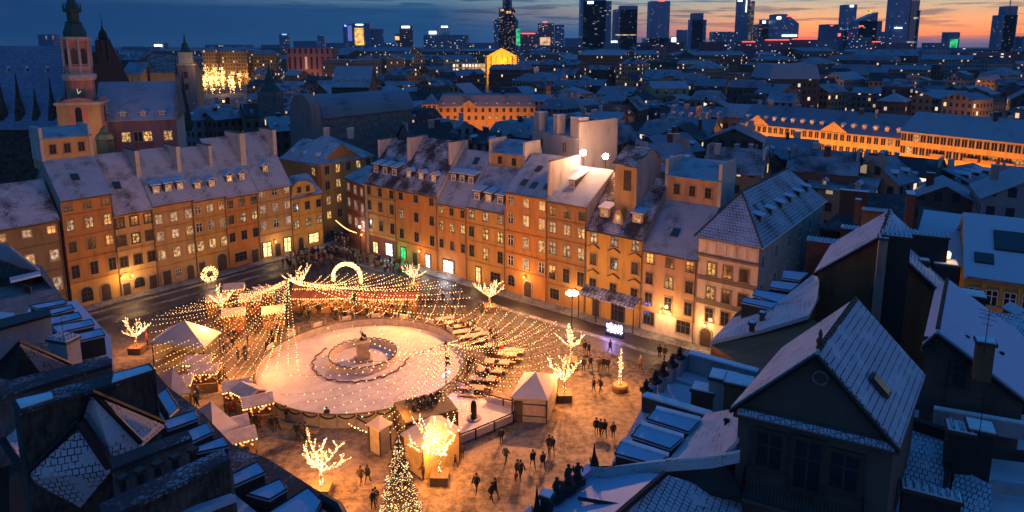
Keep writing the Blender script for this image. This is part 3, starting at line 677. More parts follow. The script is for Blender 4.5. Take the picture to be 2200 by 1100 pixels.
v = objn(nt); s3 = nt.nodes.new('ShaderNodeSeparateXYZ'); nt.links.new(v, s3.inputs[0])
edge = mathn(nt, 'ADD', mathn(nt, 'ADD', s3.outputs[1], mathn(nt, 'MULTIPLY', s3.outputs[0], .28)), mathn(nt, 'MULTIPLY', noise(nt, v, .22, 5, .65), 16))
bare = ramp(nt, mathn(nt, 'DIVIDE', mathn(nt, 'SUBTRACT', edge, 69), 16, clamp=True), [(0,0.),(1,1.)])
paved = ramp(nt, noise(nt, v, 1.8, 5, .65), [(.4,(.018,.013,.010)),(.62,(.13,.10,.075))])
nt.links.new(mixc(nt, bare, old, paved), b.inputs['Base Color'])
G_road = ground_mat('wet_cobbles', (.018,.016,.015), (.085,.08,.075), .25, 3.0, .40, .60, rough=.45)
G_walk = ground_mat('snowy_pavement', (.08,.07,.06), (.34,.31,.28), .3, 2.5, .42, .58)
G_ice = ground_mat('rink_snow', (.48,.41,.35), (.66,.58,.51), .22, .9, .40, .60, rough=.6)
sheet('ground', [(-6500,-200),(6500,-200),(6500,8000),(-6500,8000)], 0, G_city)
corner = P(745,548); uL = (LB-LA).normalized(); nL = Vector((-uL.y,uL.x,0)); uR = (RB-RA).normalized(); nR = Vector((-uR.y,uR.x,0))
sq = [LA-uL*40, LB+uL*3, RA-uR*8, RB+uR*45, Vector((60,20,0)), Vector((-60,10,0))]
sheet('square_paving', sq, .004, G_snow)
def band(name, A, B, n, d0, d1, z, mat, e0=0, e1=0):
    u = (B-A).normalized(); a = A-u*e0; b = B+u*e1; return sheet(name, [a-n*d1, b-n*d1, b-n*d0, a-n*d0], z, mat)
band('road', LA, LB, nL, 2.4, 10.0, .009, G_road, 38, 2); band('road', RA, RB, nR, 2.2, 9.0, .010, G_road, 2, 40)
def walk(A, B, n, d1, e0, e1):
    u = (B-A).normalized(); a = A-u*e0; b = B+u*e1; m = MB(); m.prism([a-n*d1+Vector((0,0,-.05)), b-n*d1+Vector((0,0,-.05)), b+n*.3+Vector((0,0,-.05)), a+n*.3+Vector((0,0,-.05))], (0,0,.18))
    o = m.build('pavement', G_walk); o['kind'] = 'structure'
walk(LA, LB, nL, 2.4, 38, 2); walk(RA, RB, nR, 2.2, 2, 40)
for A, B, n, ds in ((LA,LB,nL,(3.4,6.6)),(RA,RB,nR,(5.2,))):
    for d in ds: band('road', A, B, n, d, d+.9, .015, ground_mat('tyre_swept_snow', (.07,.06,.055), (.36,.33,.30), .4, 1.2, .40, .6), 30, 2)
# ================================================================ lamps that light the square
def globe_lamp(loc, h, label, col=(1,.5,.17), power=500, globes=1, r=.22, mat=None, group=None):
    t = thing('street_lamp', label, 'street lamp', loc, 0, group)
    b = MB(); b.lathe([(.16,0),(.14,.5),(.07,.7),(.055,h-.3),(.03,h)], 8); 
    if globes > 1:
        for k in range(globes): a = 2*math.pi*k/globes; b.tube([(0,0,h-.7),(.45*math.cos(a),.45*math.sin(a),h-.75),(.6*math.cos(a),.6*math.sin(a),h-.4)], .03, 5)
    b.build('pole', M_black, t)
    for k in range(globes):
        a = 2*math.pi*k/max(1, globes); q = (.6*math.cos(a), .6*math.sin(a), h-.2) if globes > 1 else (0,0,h+.1)
        MB().lathe([(.02,-r),(r*.8,-r*.6),(r,0),(r*.8,r*.6),(.02,r)], 8, q).build('lamp_globe', mat or M_bulby, t)
    if power: lamp((0,0,h+.5), power, col, .3, t)
    return t
# ================================================================ ice rink
rc = P(782,797); RR = 11.9
def ring(b, r0, r1, z0, z1, n=96, mi=0, c=(0,0), a0=0, a1=2*math.pi):
    """solid ring wall"""
    full = abs(a1-a0-2*math.pi) < 1e-6
    for k in range(n):
        a, e = a0+(a1-a0)*k/n, a0+(a1-a0)*(k+1)/n
        pts = [(c[0]+r*math.cos(t), c[1]+r*math.sin(t)) for r in (r0, r1) for t in (a, e)]
        v = [(x, y, z) for z in (z0, z1) for x, y in (pts[0], pts[1], pts[3], pts[2])]
        fs = [(4,5,6,7),(0,1,5,4),(2,3,7,6)]
        if not full and k == 0: fs.append((3,0,4,7))
        if not full and k == n-1: fs.append((1,2,6,5))
        b.add(v, fs, mi)
    return b
t = thing('ice_rink', 'big round snow-covered ice rink with a garlanded barrier in the middle of the market', 'ice rink', rc)
MB().lathe([(RR,-.05),(RR,.5)], 96).build('ice', G_ice, t)
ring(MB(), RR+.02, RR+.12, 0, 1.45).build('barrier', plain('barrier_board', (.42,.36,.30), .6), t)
bb = MB()
ring(MB(), RR-.0, RR+.2, 1.452, 1.53).build('top_rail', plaster('rail_wood', (.12,.07,.04)), t)
M_garl = plain('garland_green', (.03,.035,.015), .9)
g = MB(); N = 40
for k in range(N):
    for j in range(6):
        a0 = 2*math.pi*(k+j/6)/N; s0 = 1.45-.38*math.sin(math.pi*j/6); a1_ = 2*math.pi*(k+(j+1)/6)/N; s1 = 1.45-.38*math.sin(math.pi*(j+1)/6)
        g.tube([((RR+.2)*math.cos(a0),(RR+.2)*math.sin(a0),s0),((RR+.2)*math.cos(a1_),(RR+.2)*math.sin(a1_),s1)], .08, 5, cap=False)
go = g.build('garland', M_garl, t)
for k in range(N):
    a = 2*math.pi*k/N; back = math.sin(a) > .25
    MB().b2(-.06,.06,-.06,.06,0,2.3 if back and k % 1 == 0 else 1.7).build('post', plain('post_pale', (.34,.28,.22)), t).location = ((RR+.25)*math.cos(a),(RR+.25)*math.sin(a),0)
ad = plain('banner_pale', (.6,.52,.45), .7)
for k in range(4, 20, 2):
    a = 2*math.pi*(k-.5+1)/N; o = MB().box((0,0,0),(1.2,.06,1.1)).build('banner', ad, t); o.location = ((RR+.42)*math.cos(a),(RR+.42)*math.sin(a),1.5); o.rotation_euler = (0,0,a+math.pi/2)
# outer step on the near left
stp = MB(); ring(stp, RR+.7, RR+1.2, .004, .30, 40, 0, (0,0), math.radians(205), math.radians(262)); stp.build('timber_step', plaster('step_wood', (.42,.27,.12)), t)
# inner ring round the monument
ic = P(781,781); off = ic-rc
t = thing('monument_fence', 'round garlanded fence on the ice around the monument pedestal', 'fence', (ic.x, ic.y, .5))
ring(MB(), 3.9, 4.0, 0, .85, 48).build('panel', plain('fence_panel', (.52,.42,.36), .6), t)
g = MB()
for k in range(96):
    a0 = 2*math.pi*k/96; a1_ = 2*math.pi*(k+1)/96; f = lambda q: .95+.10*math.sin(q*32)
    g.tube([(4.0*math.cos(a0),4.0*math.sin(a0),f(a0)),(4.0*math.cos(a1_),4.0*math.sin(a1_),f(a1_))], .065, 5, cap=False)
g.build('garland', M_garl, t)
t = thing('low_garland', 'loose dark garland lying in an arc on the ice outside the round fence', 'garland', (ic.x, ic.y, .5))
g = MB(); pts = []
for k in range(60): a = math.radians(150+k*3.6); rr = 5.6+.15*math.sin(k*1.3); pts.append((rr*math.cos(a)-.3, rr*math.sin(a), .12+.05*math.sin(k*2.1)))
g.tube(pts, .09, 5); g.build('garland', plain('garland_brown', (.16,.07,.04)), t)
# monument
t = thing('monument', 'mermaid monument with raised sword and round shield on a square stone pedestal inside the rink', 'monument', (ic.x, ic.y, .5), .35)
MB().b2(-1.0,1.0,-1.0,1.0,0,.25).b2(-.72,.72,-.72,.72,.25,2.2).b2(-.85,.85,-.85,.85,2.2,2.45).build('pedestal', plain('pedestal_stone', (.42,.32,.20)), t)
m = MB(); m.tube([(.5,.0,2.5),(.1,.1,2.62),(-.3,.05,2.75),(-.15,-.05,3.05),(0,0,3.3),(0,0,3.65),(0,.0,3.85)], [.10,.20,.26,.22,.18,.20,.07], 8)
m.tube([(.5,.0,2.5),(.72,.1,2.75),(.62,.25,3.0)], [.10,.12,.03], 6); m.lathe([(.03,3.82),(.12,3.9),(.13,4.0),(.08,4.1),(.02,4.13)], 8)
m.tube([(-.18,0,3.68),(-.36,-.02,3.95),(-.30,-.05,4.25)], [.07,.06,.045], 6); m.tube([(.18,0,3.66),(.36,-.15,3.45),(.30,-.35,3.42)], [.07,.055,.045], 6)
m.v = [(x*.72, y*.72, 2.45+(z-2.45)*.72) for x, y, z in m.v]
m.build('figure', plain('bronze_dark', (.04,.045,.04), .5, .6), t, smooth=True)
MB().tube([(-.21,-.04,3.68),(-.04,-.07,4.25)], [.035,.015], 4).build('sword', M_black, t)
sh = MB().lathe([(.02,.05),(.2,.03),(.22,0),(.02,-.02)], 12).build('shield', plain('bronze_dark', (.04,.045,.04)), t); sh.location = (.23,-.31,3.15); sh.rotation_euler = (math.pi/2,0,0)
# ================================================================ fence, ice path, pillar
def fence(label, pts, h=1.15, name='rink_fence'):
    o0 = pts[0]; t = thing(name, label, 'fence', o0)
    for a, c in zip(pts[:-1], pts[1:]):
        L = (c-a).length; n = max(1, round(L/1.9))
        for i in range(n):
            p, q = a.lerp(c, i/n), a.lerp(c, (i+1)/n); d = (q-p).normalized(); nn = Vector((-d.y,d.x,0))*.03
            MB().prism([p+d*.12+nn+Vector((0,0,.2)), q-d*.12+nn+Vector((0,0,.2)), q-d*.12+nn+Vector((0,0,h-.15)), p+d*.12+nn+Vector((0,0,h-.15))], -nn*2).build('panel', plain('fence_white', (.55,.47,.42)), t, True)
            MB().tube([p, p+Vector((0,0,h))], .09, 5).build('post', M_black, t, True)
        MB().tube([a+Vector((0,0,h)), c+Vector((0,0,h))], .075, 5).build('rail', M_black, t, True)
        MB().tube([a+Vector((0,0,.18)), c+Vector((0,0,.18))], .05, 5).build('rail', M_black, t, True)
    return t
fence('black railed fence with white panels curving round the ice path right of the tented kiosk', [P(*q) for q in ((979,961),(1022,944),(1062,927),(1103,909),(1129,884),(1107,884),(1081,878),(1044,868))])
fence('short black railed fence with white panels behind the black pillar, beside the mast', [P(*q) for q in ((1020,856),(1001,845),(979,836),(988,818))])
fence('short fence in front of the little booth left of the tented kiosk', [P(*q) for q in ((758,914),(793,937),(822,958),(838,960))])
sheet('ice_path', [P(*q) for q in ((985,958),(1022,943),(1062,926),(1103,908),(1127,884),(1107,881),(1044,866),(1001,843),(965,850),(940,905))], .30, G_ice)
t = thing('pillar', 'black pillar on a round base standing on the ice path', 'pillar', P(1018,905)); t.location.z = .3
MB().lathe([(.75,0),(.75,.10),(.3,.12)], 16).build('base', M_stone, t); MB().lathe([(.32,.1),(.30,1.5),(.22,1.9),(.1,2.0)], 12).build('shaft', M_black, t)
# ================================================================ tents and booths
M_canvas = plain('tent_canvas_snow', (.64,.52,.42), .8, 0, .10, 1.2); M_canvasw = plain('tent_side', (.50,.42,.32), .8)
def tent(label, cpx, ze, apy, wall=None, name='tent', cat='tent', open_sides=False, bulbs=False, roofm=None, flat=False, posts=True, cpt=None, group=None, glow=0):
    c = [P(x, y, ze) for x, y in cpx] if cpt is None else [Vector(q) for q in cpt]
    if len(c) == 3: c.append(c[0]+c[2]-c[1])
    cen = sum(c, Vector())/4; t = thing(name, label, cat, (cen.x, cen.y, 0), 0, group)
    az_ = z_at(cen.x, cen.y, apy) if apy else ze+.5
    r = MB(); top = Vector((cen.x, cen.y, az_)); lo = [q+(q-cen).normalized()*.25+Vector((0,0,-.18)) for q in c]
    if flat:
        r.prism([q for q in c], (0,0,.16))
    else:
        r.add(lo+[top]+[q-Vector((0,0,.12)) for q in lo], [(0,1,4),(1,2,4),(2,3,4),(3,0,4),(5,6,1,0),(6,7,2,1),(7,8,3,2),(8,5,0,3),(8,7,6,5)])
    r.build('roof', roofm or M_canvas, t, True)
    for i in range(4):
        a, b_ = c[i], c[(i+1) % 4]
        MB().tube([Vector((a.x,a.y,0)), a-Vector((0,0,.1))], .07, 5).build('post', M_trimd if posts else M_white, t, True)
        if not open_sides or (isinstance(open_sides, (tuple, list)) and i not in open_sides):
            d = (b_-a).normalized(); n_ = Vector((-d.y,d.x,0))*.03
            MB().prism([Vector((a.x,a.y,0))+d*.1, Vector((b_.x,b_.y,0))-d*.1, b_-d*.1-Vector((0,0,.2)), a+d*.1-Vector((0,0,.2))], n_).build('side_wall', wall or M_canvasw, t, True)
        if bulbs:
            n = max(3, int((b_-a).length/.45)); bm_ = MB()
            for k in range(n+1): q = a.lerp(b_, k/n); bm_.octa((q.x,q.y,q.z-.28), .10)
            bm_.build('bulb_chain', M_bulby, t, True)
    if glow: lamp((0,0,ze-.5), glow, (1,.55,.2), .4, t)
    return t, cen, c
M_door = plain('tent_doorway', (.10,.07,.045), .8)
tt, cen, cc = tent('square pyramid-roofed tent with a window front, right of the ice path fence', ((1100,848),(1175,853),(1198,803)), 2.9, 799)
a, b_ = cc[0], cc[1]; d = (b_-a).normalized(); n_ = Vector((d.y,-d.x,0))*.08; L = (b_-a).length
MB().prism([a+d*L*.38+n_+Vector((0,0,-2.1)), a+d*L*.93+n_+Vector((0,0,-2.1)), a+d*L*.93+n_+Vector((0,0,-1.0)), a+d*L*.38+n_+Vector((0,0,-1.0))], -n_*.5).build('window', plain('window_board', (.62,.45,.32)), tt, True)
MB().prism([a+d*L*.05+n_+Vector((0,0,-2.85)), a+d*L*.3+n_+Vector((0,0,-2.85)), a+d*L*.3+n_+Vector((0,0,-.6)), a+d*L*.05+n_+Vector((0,0,-.6))], -n_*.5).build('doorway', M_door, tt, True)
for s_ in (-.25,-.9,-2.2): MB().tube([a+n_+Vector((0,0,s_)), b_+n_+Vector((0,0,s_))], .05, 4).build('rail', M_trimd, tt, True)
tent('white pyramid tent at the left edge, behind the dark parapet and beside string-lit stalls', ((344,812),(367,845),(407,838)), 2.8, 788, bulbs=True, open_sides=True, glow=150)
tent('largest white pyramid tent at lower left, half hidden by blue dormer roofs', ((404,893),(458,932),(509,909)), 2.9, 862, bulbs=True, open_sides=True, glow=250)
tent('big low hipped pavilion tent under the string lights, left of the rink', ((326,731),(436,742),(470,711)), 3.2, 688, open_sides=(0,1), glow=200)
tt, cen, cc = tent('tented kiosk with warm lit walls behind the glowing branch tree', ((866,927),(908,956),(987,918)), 3.4, 893, wall=plain('kiosk_wall', (.60,.42,.18)))
tt, cen, cc = tent('little square booth with a flat pyramid roof, left of the tented kiosk', ((792,907),(815,919),(838,905)), 2.9, 892, wall=plain('booth_wall', (.50,.40,.26)))
t, cen, cc = tent('olive open-topped enclosure with dark round bushes behind the tented kiosk', ((846,868),(872,912),(983,882)), 2.6, None, flat=True, name='enclosure', cat='booth', roofm=plain('olive_panel', (.17,.12,.05)), wall=plain('olive_panel', (.17,.12,.05)))
M_bush = plain('dark_bush', (.02,.022,.012), .9)
for i in range(9):
    f = .2+.6*(i % 5)/4; g_ = .35 if i < 5 else .6
    q = cc[0].lerp(cc[3], f).lerp(cc[1].lerp(cc[2], f), g_); tb = thing('potted_bush', 'dark round clipped bush on top of the olive enclosure', 'bush', (q.x,q.y,2.76), 0, 'bushes on the olive enclosure')
    bb = MB()
    for k in range(70):
        a = rnd.uniform(0, 6.28); e = rnd.uniform(-1, 1); rr = rnd.uniform(.2,.38); bb.octa((rr*math.cos(a)*math.sqrt(1-e*e), rr*math.sin(a)*math.sqrt(1-e*e), .4+e*.32), .09)
    bb.build('foliage', M_bush, tb); MB().lathe([(.2,0),(.28,.3)], 8).build('pot', M_stone, tb)
# open stalls: small sheds with snow roofs, goods and lit counters
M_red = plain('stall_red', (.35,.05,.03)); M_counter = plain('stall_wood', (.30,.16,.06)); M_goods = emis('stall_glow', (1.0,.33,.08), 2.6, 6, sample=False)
def make_stall():
    t = thing('market_stall', 'x', 'market stall', (0,0,-50))
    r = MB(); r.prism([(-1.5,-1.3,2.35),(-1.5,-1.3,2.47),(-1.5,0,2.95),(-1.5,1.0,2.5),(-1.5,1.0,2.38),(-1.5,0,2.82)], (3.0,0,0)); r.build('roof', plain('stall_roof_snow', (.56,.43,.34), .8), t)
    for x in (-1.35,1.35):
        for y in (-.95,.85): MB().b2(x-.05,x+.05,y-.05,y+.05,0,2.4).build('post', M_counter, t)
    MB().b2(-1.3,1.3,.78,.84,0,2.35).build('back_wall', M_counter, t)
    MB().b2(-1.4,1.4,-1.0,-.75,0,1.0).build('counter', M_counter, t)
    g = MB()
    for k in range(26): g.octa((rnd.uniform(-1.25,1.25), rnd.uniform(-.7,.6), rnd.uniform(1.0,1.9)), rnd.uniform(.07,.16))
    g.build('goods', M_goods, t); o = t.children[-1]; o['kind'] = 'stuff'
    b = MB()
    for k in range(9): b.octa((-1.4+k*.35,-1.28,2.26), .075)
    for k in range(5): b.octa((-1.46,-1.1+k*.45,2.22), .06); b.octa((1.46,-1.1+k*.45,2.22), .06)
    b.build('bulb_chain', M_bulby, t)
    return t
stall0 = make_stall(); used = [False]
M_glowroof = plain('stall_canvas_glow', (.20,.06,.03))  # the stalls' red glow put into the canvas colour
def stall(px, py, rz, label, group='market stalls', s=1.0):
    p = P(px, py)
    if not used[0]: used[0] = True; o = stall0; o.location = p; o.rotation_euler = (0,0,rz); o.scale = (s,)*3; o['label'] = label; o['group'] = group; return o
    o = dup(stall0, p, rz, label, group, s)
    if 'red lit' in label:
        for c in o.children:
            if c.name.startswith('roof'): c.material_slots[0].link = 'OBJECT'; c.material_slots[0].material = M_glowroof
    return o
stall(512,870,.45,'string-lit stall with snow roof, uppermost of the trio beside the rink step')
stall(540,884,-.6,'string-lit stall running diagonally between its two neighbours near the rink step')
stall(556,905,.45,'string-lit stall with snow roof, lowest of the trio beside the rink step')
stall(502,958,.5,'stall with bulb chain just right of the largest white pyramid tent')
stall(516,985,.5,'stall nearest the blue dormer roofs, lit by a chain of yellow bulbs')
stall(432,813,.15,'small stall under the strings right of the left edge pyramid tent, upper one')
stall(446,834,.15,'small stall under the strings right of the left edge pyramid tent, lower one')
stall(385,862,.3,'stall squeezed below the left edge pyramid tent, bright bulbs under its eave')
for i in range(5): stall(652+i*21, 668-i*.5+rnd.uniform(-1,1), .08, 'red lit stall in the left half of the long double row behind the rink', 'red lit stalls left of the arch axis')
for i in range(5): stall(792+i*21, 668+rnd.uniform(-1,1), .0, 'red lit stall in the right half of the long double row behind the rink', 'red lit stalls behind the rink')
for i in range(3): stall(655+i*34, 645, .1, 'far red lit stall just behind the front stall row, below the masthead', 'far red lit stalls')
for i, (x, y) in enumerate(((505,648),(540,672),(570,655),(505,705),(590,700),(470,672))): stall(x, y, .3, 'stall glowing under the dense strings between the left mast and the branch trees', 'stalls under the left string fan')
# picnic tables with snowy tops right of the rink
def make_table():
    t = thing('picnic_table', 'x', 'table', (0,0,-50))
    MB().b2(-1.1,1.1,-.45,.45,.72,.80).build('table_top', plain('table_snow', (.34,.25,.19)), t)
    for s in (-1,1): MB().b2(-1.1,1.1,s*.95-.14,s*.95+.14,.42,.47).build('bench', M_counter, t)
    for s in (-1,1):
        q = MB(); q.tube([(s*.8,-.5,.0),(s*.8,-.1,.72)], .05, 4); q.tube([(s*.8,.5,.0),(s*.8,.1,.72)], .05, 4); q.tube([(s*.8,-.95,.0),(s*.8,-.95,.42)], .05, 4); q.tube([(s*.8,.95,.0),(s*.8,.95,.42)], .05, 4); q.tube([(s*.8,-.95,.40),(s*.8,.95,.40)], .04, 4); q.build('leg_frame', M_trimd, t)
    return t
table0 = make_table(); tu = [False]
def place_table(px, py, rz, s, label, group):
    if not tu[0]: tu[0] = True; o = table0; o.location = P(px,py); o.rotation_euler = (0,0,rz); o.scale = (s,)*3; o['label'] = label; o['group'] = group; return
    dup(table0, P(px,py), rz, label, group, s)
for x, y in ((957,692),(975,700),(995,708),(1015,718),(1030,727),(1048,738),(1066,749),(985,722),(1005,732)): place_table(x, y+4, .35, 1.15, 'snow-topped picnic table in the rows at the upper right of the rink', 'picnic tables right of the rink')
for x, y in ((1068,790),(1052,808),(1036,826),(1085,772),(1100,765)): place_table(x, y+4, -.15, 1.35, 'wide snow-topped table in the diagonal line between mast and pyramid tent', 'tables between the mast and the pyramid tent')
place_table(1015, 848, -.15, 1.2, 'low dark table with red covers just behind the black pillar', None)
# ================================================================ masts and strings of lights
def mast(px, py, tpy, label):
    g = P(px, py); h = z_at(g.x, g.y, tpy); t = thing('light_mast', label, 'mast', g)
    MB().lathe([(.10,0),(.08,h*.6),(.05,h),(.12,h+.05),(.02,h+.25)], 8).build('pole', M_trimd, t); MB().lathe([(.5,0),(.45,.35),(.15,.4)], 8).build('base', M_stone, t)
    return t, g, h
tA, gA, hA = mast(626,712,598,'left pole from which the dense fan of light strings spreads')
tB, gB, hB = mast(959,852,736,'pole at the right edge of the rink with loudspeakers and a violet spotlight')
for z in (3.9, 4.6): MB().box((.25,-.1,z),(.45,.3,.35)).build('loudspeaker', M_black, tB)
M_viol = emis('spot_violet', (.25,.18,1.0), 18, sample=False)
for x, z in ((-.25,2.6),(.35,3.0)): MB().lathe([(.02,-.16),(.16,0),(.02,.16)], 8, (x,-.2,z)).build('spotlight', M_viol, tB)
lamp((0,-.6,2.6), 120, (.3,.2,1), .2, tB)
KEY = {}
def strand(a, b, sag, step, r, label, group, mat=None, wire=True):
    a, b = Vector(a), Vector(b); L = (b-a).length*1.03; n = max(4, int(L/step))
    mid = a; t = thing('light_string', label, 'string lights', a, 0, group); KEY[t.name] = proj(b)[0]; bm_ = MB()
    pt = lambda f: a.lerp(b, f)-Vector((0,0,sag*4*f*(1-f)))-a
    j = rnd.uniform(0, 1)
    for k in range(n):
        q = pt((k+j)/n); bm_.octa((q.x+rnd.uniform(-.07,.07), q.y+rnd.uniform(-.07,.07), q.z-.06+rnd.uniform(-.05,.04)), r*rnd.uniform(.6,1.3))
    bm_.build('bulbs', mat or M_bulb, t, fixn=False)
    MB().tube([pt(i/10) for i in range(11)], .014, 3, cap=False).build('wire', M_trimd, t, fixn=False)
topA = gA+Vector((0,0,hA)); topB = gB+Vector((0,0,hB))
def along(poly, n):
    """n points spread along a pixel polyline"""
    seg = [math.dist(a, b) for a, b in zip(poly[:-1], poly[1:])]; T = sum(seg); out = []
    for i in range(n):
        d = T*i/(n-1) if n > 1 else 0; k = 0
        while k < len(seg)-1 and d > seg[k]: d -= seg[k]; k += 1
        f = d/seg[k]; out.append((poly[k][0]*(1-f)+poly[k+1][0]*f, poly[k][1]*(1-f)+poly[k+1][1]*f))
    return out
for x, y in along([(571,608),(525,617),(466,628),(435,639),(401,653),(374,662),(333,679),(318,690),(325,735),(332,790)], 25):
    strand(topA, P(x, y, 3.4), 1.1+rnd.uniform(-.2,.3), .42, .042, 'string of tiny warm bulbs from left mast to '+('the road edge near the light wreath' if x > 440 else 'the road edge left of the wreath' if y < 672 else 'the pavilion tent'), 'strings fanning left from the left mast')
for x, y in along([(345,800),(420,815),(500,822),(560,812)], 10):
    strand(topA, P(x, y, 2.9), 1.4+rnd.uniform(-.2,.4), .42, .042, 'string of warm bulbs swooping from the left mast down toward the rink side', 'strings falling from the left mast')
for x in (571,593,618,642): strand(topA, P(x, 793, 2.2), .9, .5, .06, 'string hanging from the left mast with its tip over the ice', 'strings tipping over the ice')
for x, y in along([(690,592),(740,587),(800,586),(860,590),(930,600),(985,612),(1010,640),(1000,672),(985,690)], 21):
    strand(topA, P(x, y, 3.4), 1.3+rnd.uniform(-.2,.4), .45, .062, 'long string from left mast, ending '+('behind the stalls' if x < 870 else 'at the dark right end of the stalls' if y < 650 else 'above the picnic tables'), 'strings running right from the left mast')
for (x0,y0),(x1,y1) in zip(along([(700,602),(990,625)], 14), along([(640,655),(960,700)], 14)):
    strand(P(x0,y0,3.6), P(x1,y1,3.6), .9, .5, .04, 'string slung low across '+('the left' if x0 < 845 else 'the right')+' red lit stalls', 'strings over the red lit stalls')
for x, y in along([(1050,650),(1130,688),(1200,690),(1208,716),(1200,748),(1185,778),(1130,812),(1085,838),(1045,862)], 20):
    strand(topB, P(x, y, 3.2), 1.5+rnd.uniform(-.2,.4), .42, .042, 'string of warm bulbs from violet-lit mast to '+('the dark paving by the branch tree' if y < 689 else 'the kinked glowing tree' if y < 780 else 'the pyramid tent'), 'strings fanning right from the violet-lit mast')
for (x0,y0),(x1,y1) in zip(along([(1040,648),(1200,692)], 9), along([(960,690),(1090,765)], 9)):
    strand(P(x0,y0,3.6), P(x1,y1,3.0), .6, .45, .046, 'short string over the dark paving near the leftmost of the right-hand branch trees', 'strings at the right end of the market')
for x, y in along([(690,762),(610,800),(600,850),(690,880),(760,892),(820,900)], 9):
    strand(topB, P(x, y, 1.6), 1.5, .95, .055, 'widely spaced bulbs stretched from the violet-lit mast across the ice', 'strings across the ice')
for x, y in along([(700,700),(760,690),(830,690),(900,700)], 5):
    strand(topB, P(x, y, 3.0), 2.4, 1.0, .062, 'sparse string from the violet-lit mast to the far barrier of the rink', 'sparse strings over the ice')
for x, y in along([(780,915),(830,930),(880,928),(930,930),(985,900),(1015,890)], 14):
    strand(topB, P(x, y, 2.4), 1.2, .42, .042, 'string falling from the violet-lit mast onto the tented kiosk', 'strings over the tented kiosk')
strand(P(745,905,1.5), P(820,925,2.2), .5, .4, .08, 'thick warm chain hung low between rink barrier and little booth', None)
# light arch and light wreath
a, b_ = P(716,608), P(776,608); c_ = (a+b_)/2; R_ = (b_-a).length/2; dr = (b_-a).normalized()
t = thing('light_arch', 'glowing round arch of golden lights at the head of the market', 'light arch', c_)
fr = MB(); bl = MB()
for j, o_ in ((0,-.35),(1,.35)):
    pts = [dr*R_*math.cos(math.pi*i/24)+Vector((0,0,1.0+R_*math.sin(math.pi*i/24)))+Vector((-dr.y,dr.x,0))*o_ for i in range(25)]
    pts = [Vector((pts[0].x,pts[0].y,0))]+pts+[Vector((pts[-1].x,pts[-1].y,0))]; fr.tube(pts, .05, 5)
for i in range(900):
    a_ = rnd.uniform(-.25, math.pi+.25); rr = R_+rnd.uniform(-.28,.22); o_ = rnd.uniform(-.4,.4)
    z = 1.0+rr*math.sin(a_) if 0 < a_ < math.pi else 1.0-rnd.uniform(0,1); x = rr*math.cos(min(math.pi, max(0, a_)))
    q = dr*x+Vector((-dr.y,dr.x,0))*o_; bl.octa((q.x,q.y,z), .07)
fr.build('frame', M_white, t); bl.build('bulbs', M_bulby, t, fixn=False); lamp((0,-1,2.5), 220, (1,.6,.25), .8, t)
p = P(452,606); t = thing('light_wreath', 'round wheel of golden lights standing in front of the ochre-brown house', 'light wreath', p, math.radians(35))
bl = MB(); fr = MB(); fr.tube([(1.15*math.cos(i*.3), 0, 1.25+1.15*math.sin(i*.3)) for i in range(22)], .05, 5); fr.tube([(-.6,0,0),(0,0,.3),(.6,0,0)], .05, 5)
for i in range(170): a_ = rnd.uniform(0, 6.28); rr = rnd.uniform(.55,1.35); bl.octa((rr*math.cos(a_), rnd.uniform(-.2,.2), 1.35+rr*math.sin(a_)), .075)
fr.build('frame', M_white, t); bl.build('bulbs', M_bulby, t, fixn=False); lamp((0,-1,1.5), 120, (1,.6,.25), .5, t)
# ================================================================ trees wrapped in fairy lights
def branchy(h, seed, spread=1.0, n=7, col=False):
    R = random.Random(seed); segs = []
    th = h*(.42 if not col else .95)
    segs.append(([Vector((0,0,0)), Vector((R.uniform(-.1,.1),0,th*.5)), Vector((0,R.uniform(-.1,.1),th))], [.11,.09,.08]))
    if col:
        for k in range(14):
            z = h*R.uniform(.3,.95); a = R.uniform(0,6.28); segs.append(([Vector((0,0,z)), Vector((.3*math.cos(a),.3*math.sin(a),z+.3))], [.05,.02]))
        return segs
    for k in range(n):
        a = 2*math.pi*k/n+R.uniform(-.3,.3); l = h*R.uniform(.36,.52)*spread; el_ = R.uniform(.25,1.05); p = Vector((0,0,th*R.uniform(.8,1)))
        pts = [p]; d = Vector((math.cos(a)*math.cos(el_), math.sin(a)*math.cos(el_), math.sin(el_)*.55))
        for j in range(3): d = (d+Vector((0,0,.22))+Vector((R.uniform(-.2,.2),R.uniform(-.2,.2),0))).normalized(); p = p+d*l/3*1.1; pts.append(p)
        segs.append((pts, [.05,.04,.03,.02]))
        for j in (1,2,3):
            for s in range(2):
                dd = (d+Vector((R.uniform(-.9,.9),R.uniform(-.9,.9),R.uniform(-.1,.6)))).normalized(); q = pts[j]; segs.append(([q, q+dd*l*.28, q+dd*l*.42+Vector((0,0,.08))], [.022,.016,.01]))
    return segs
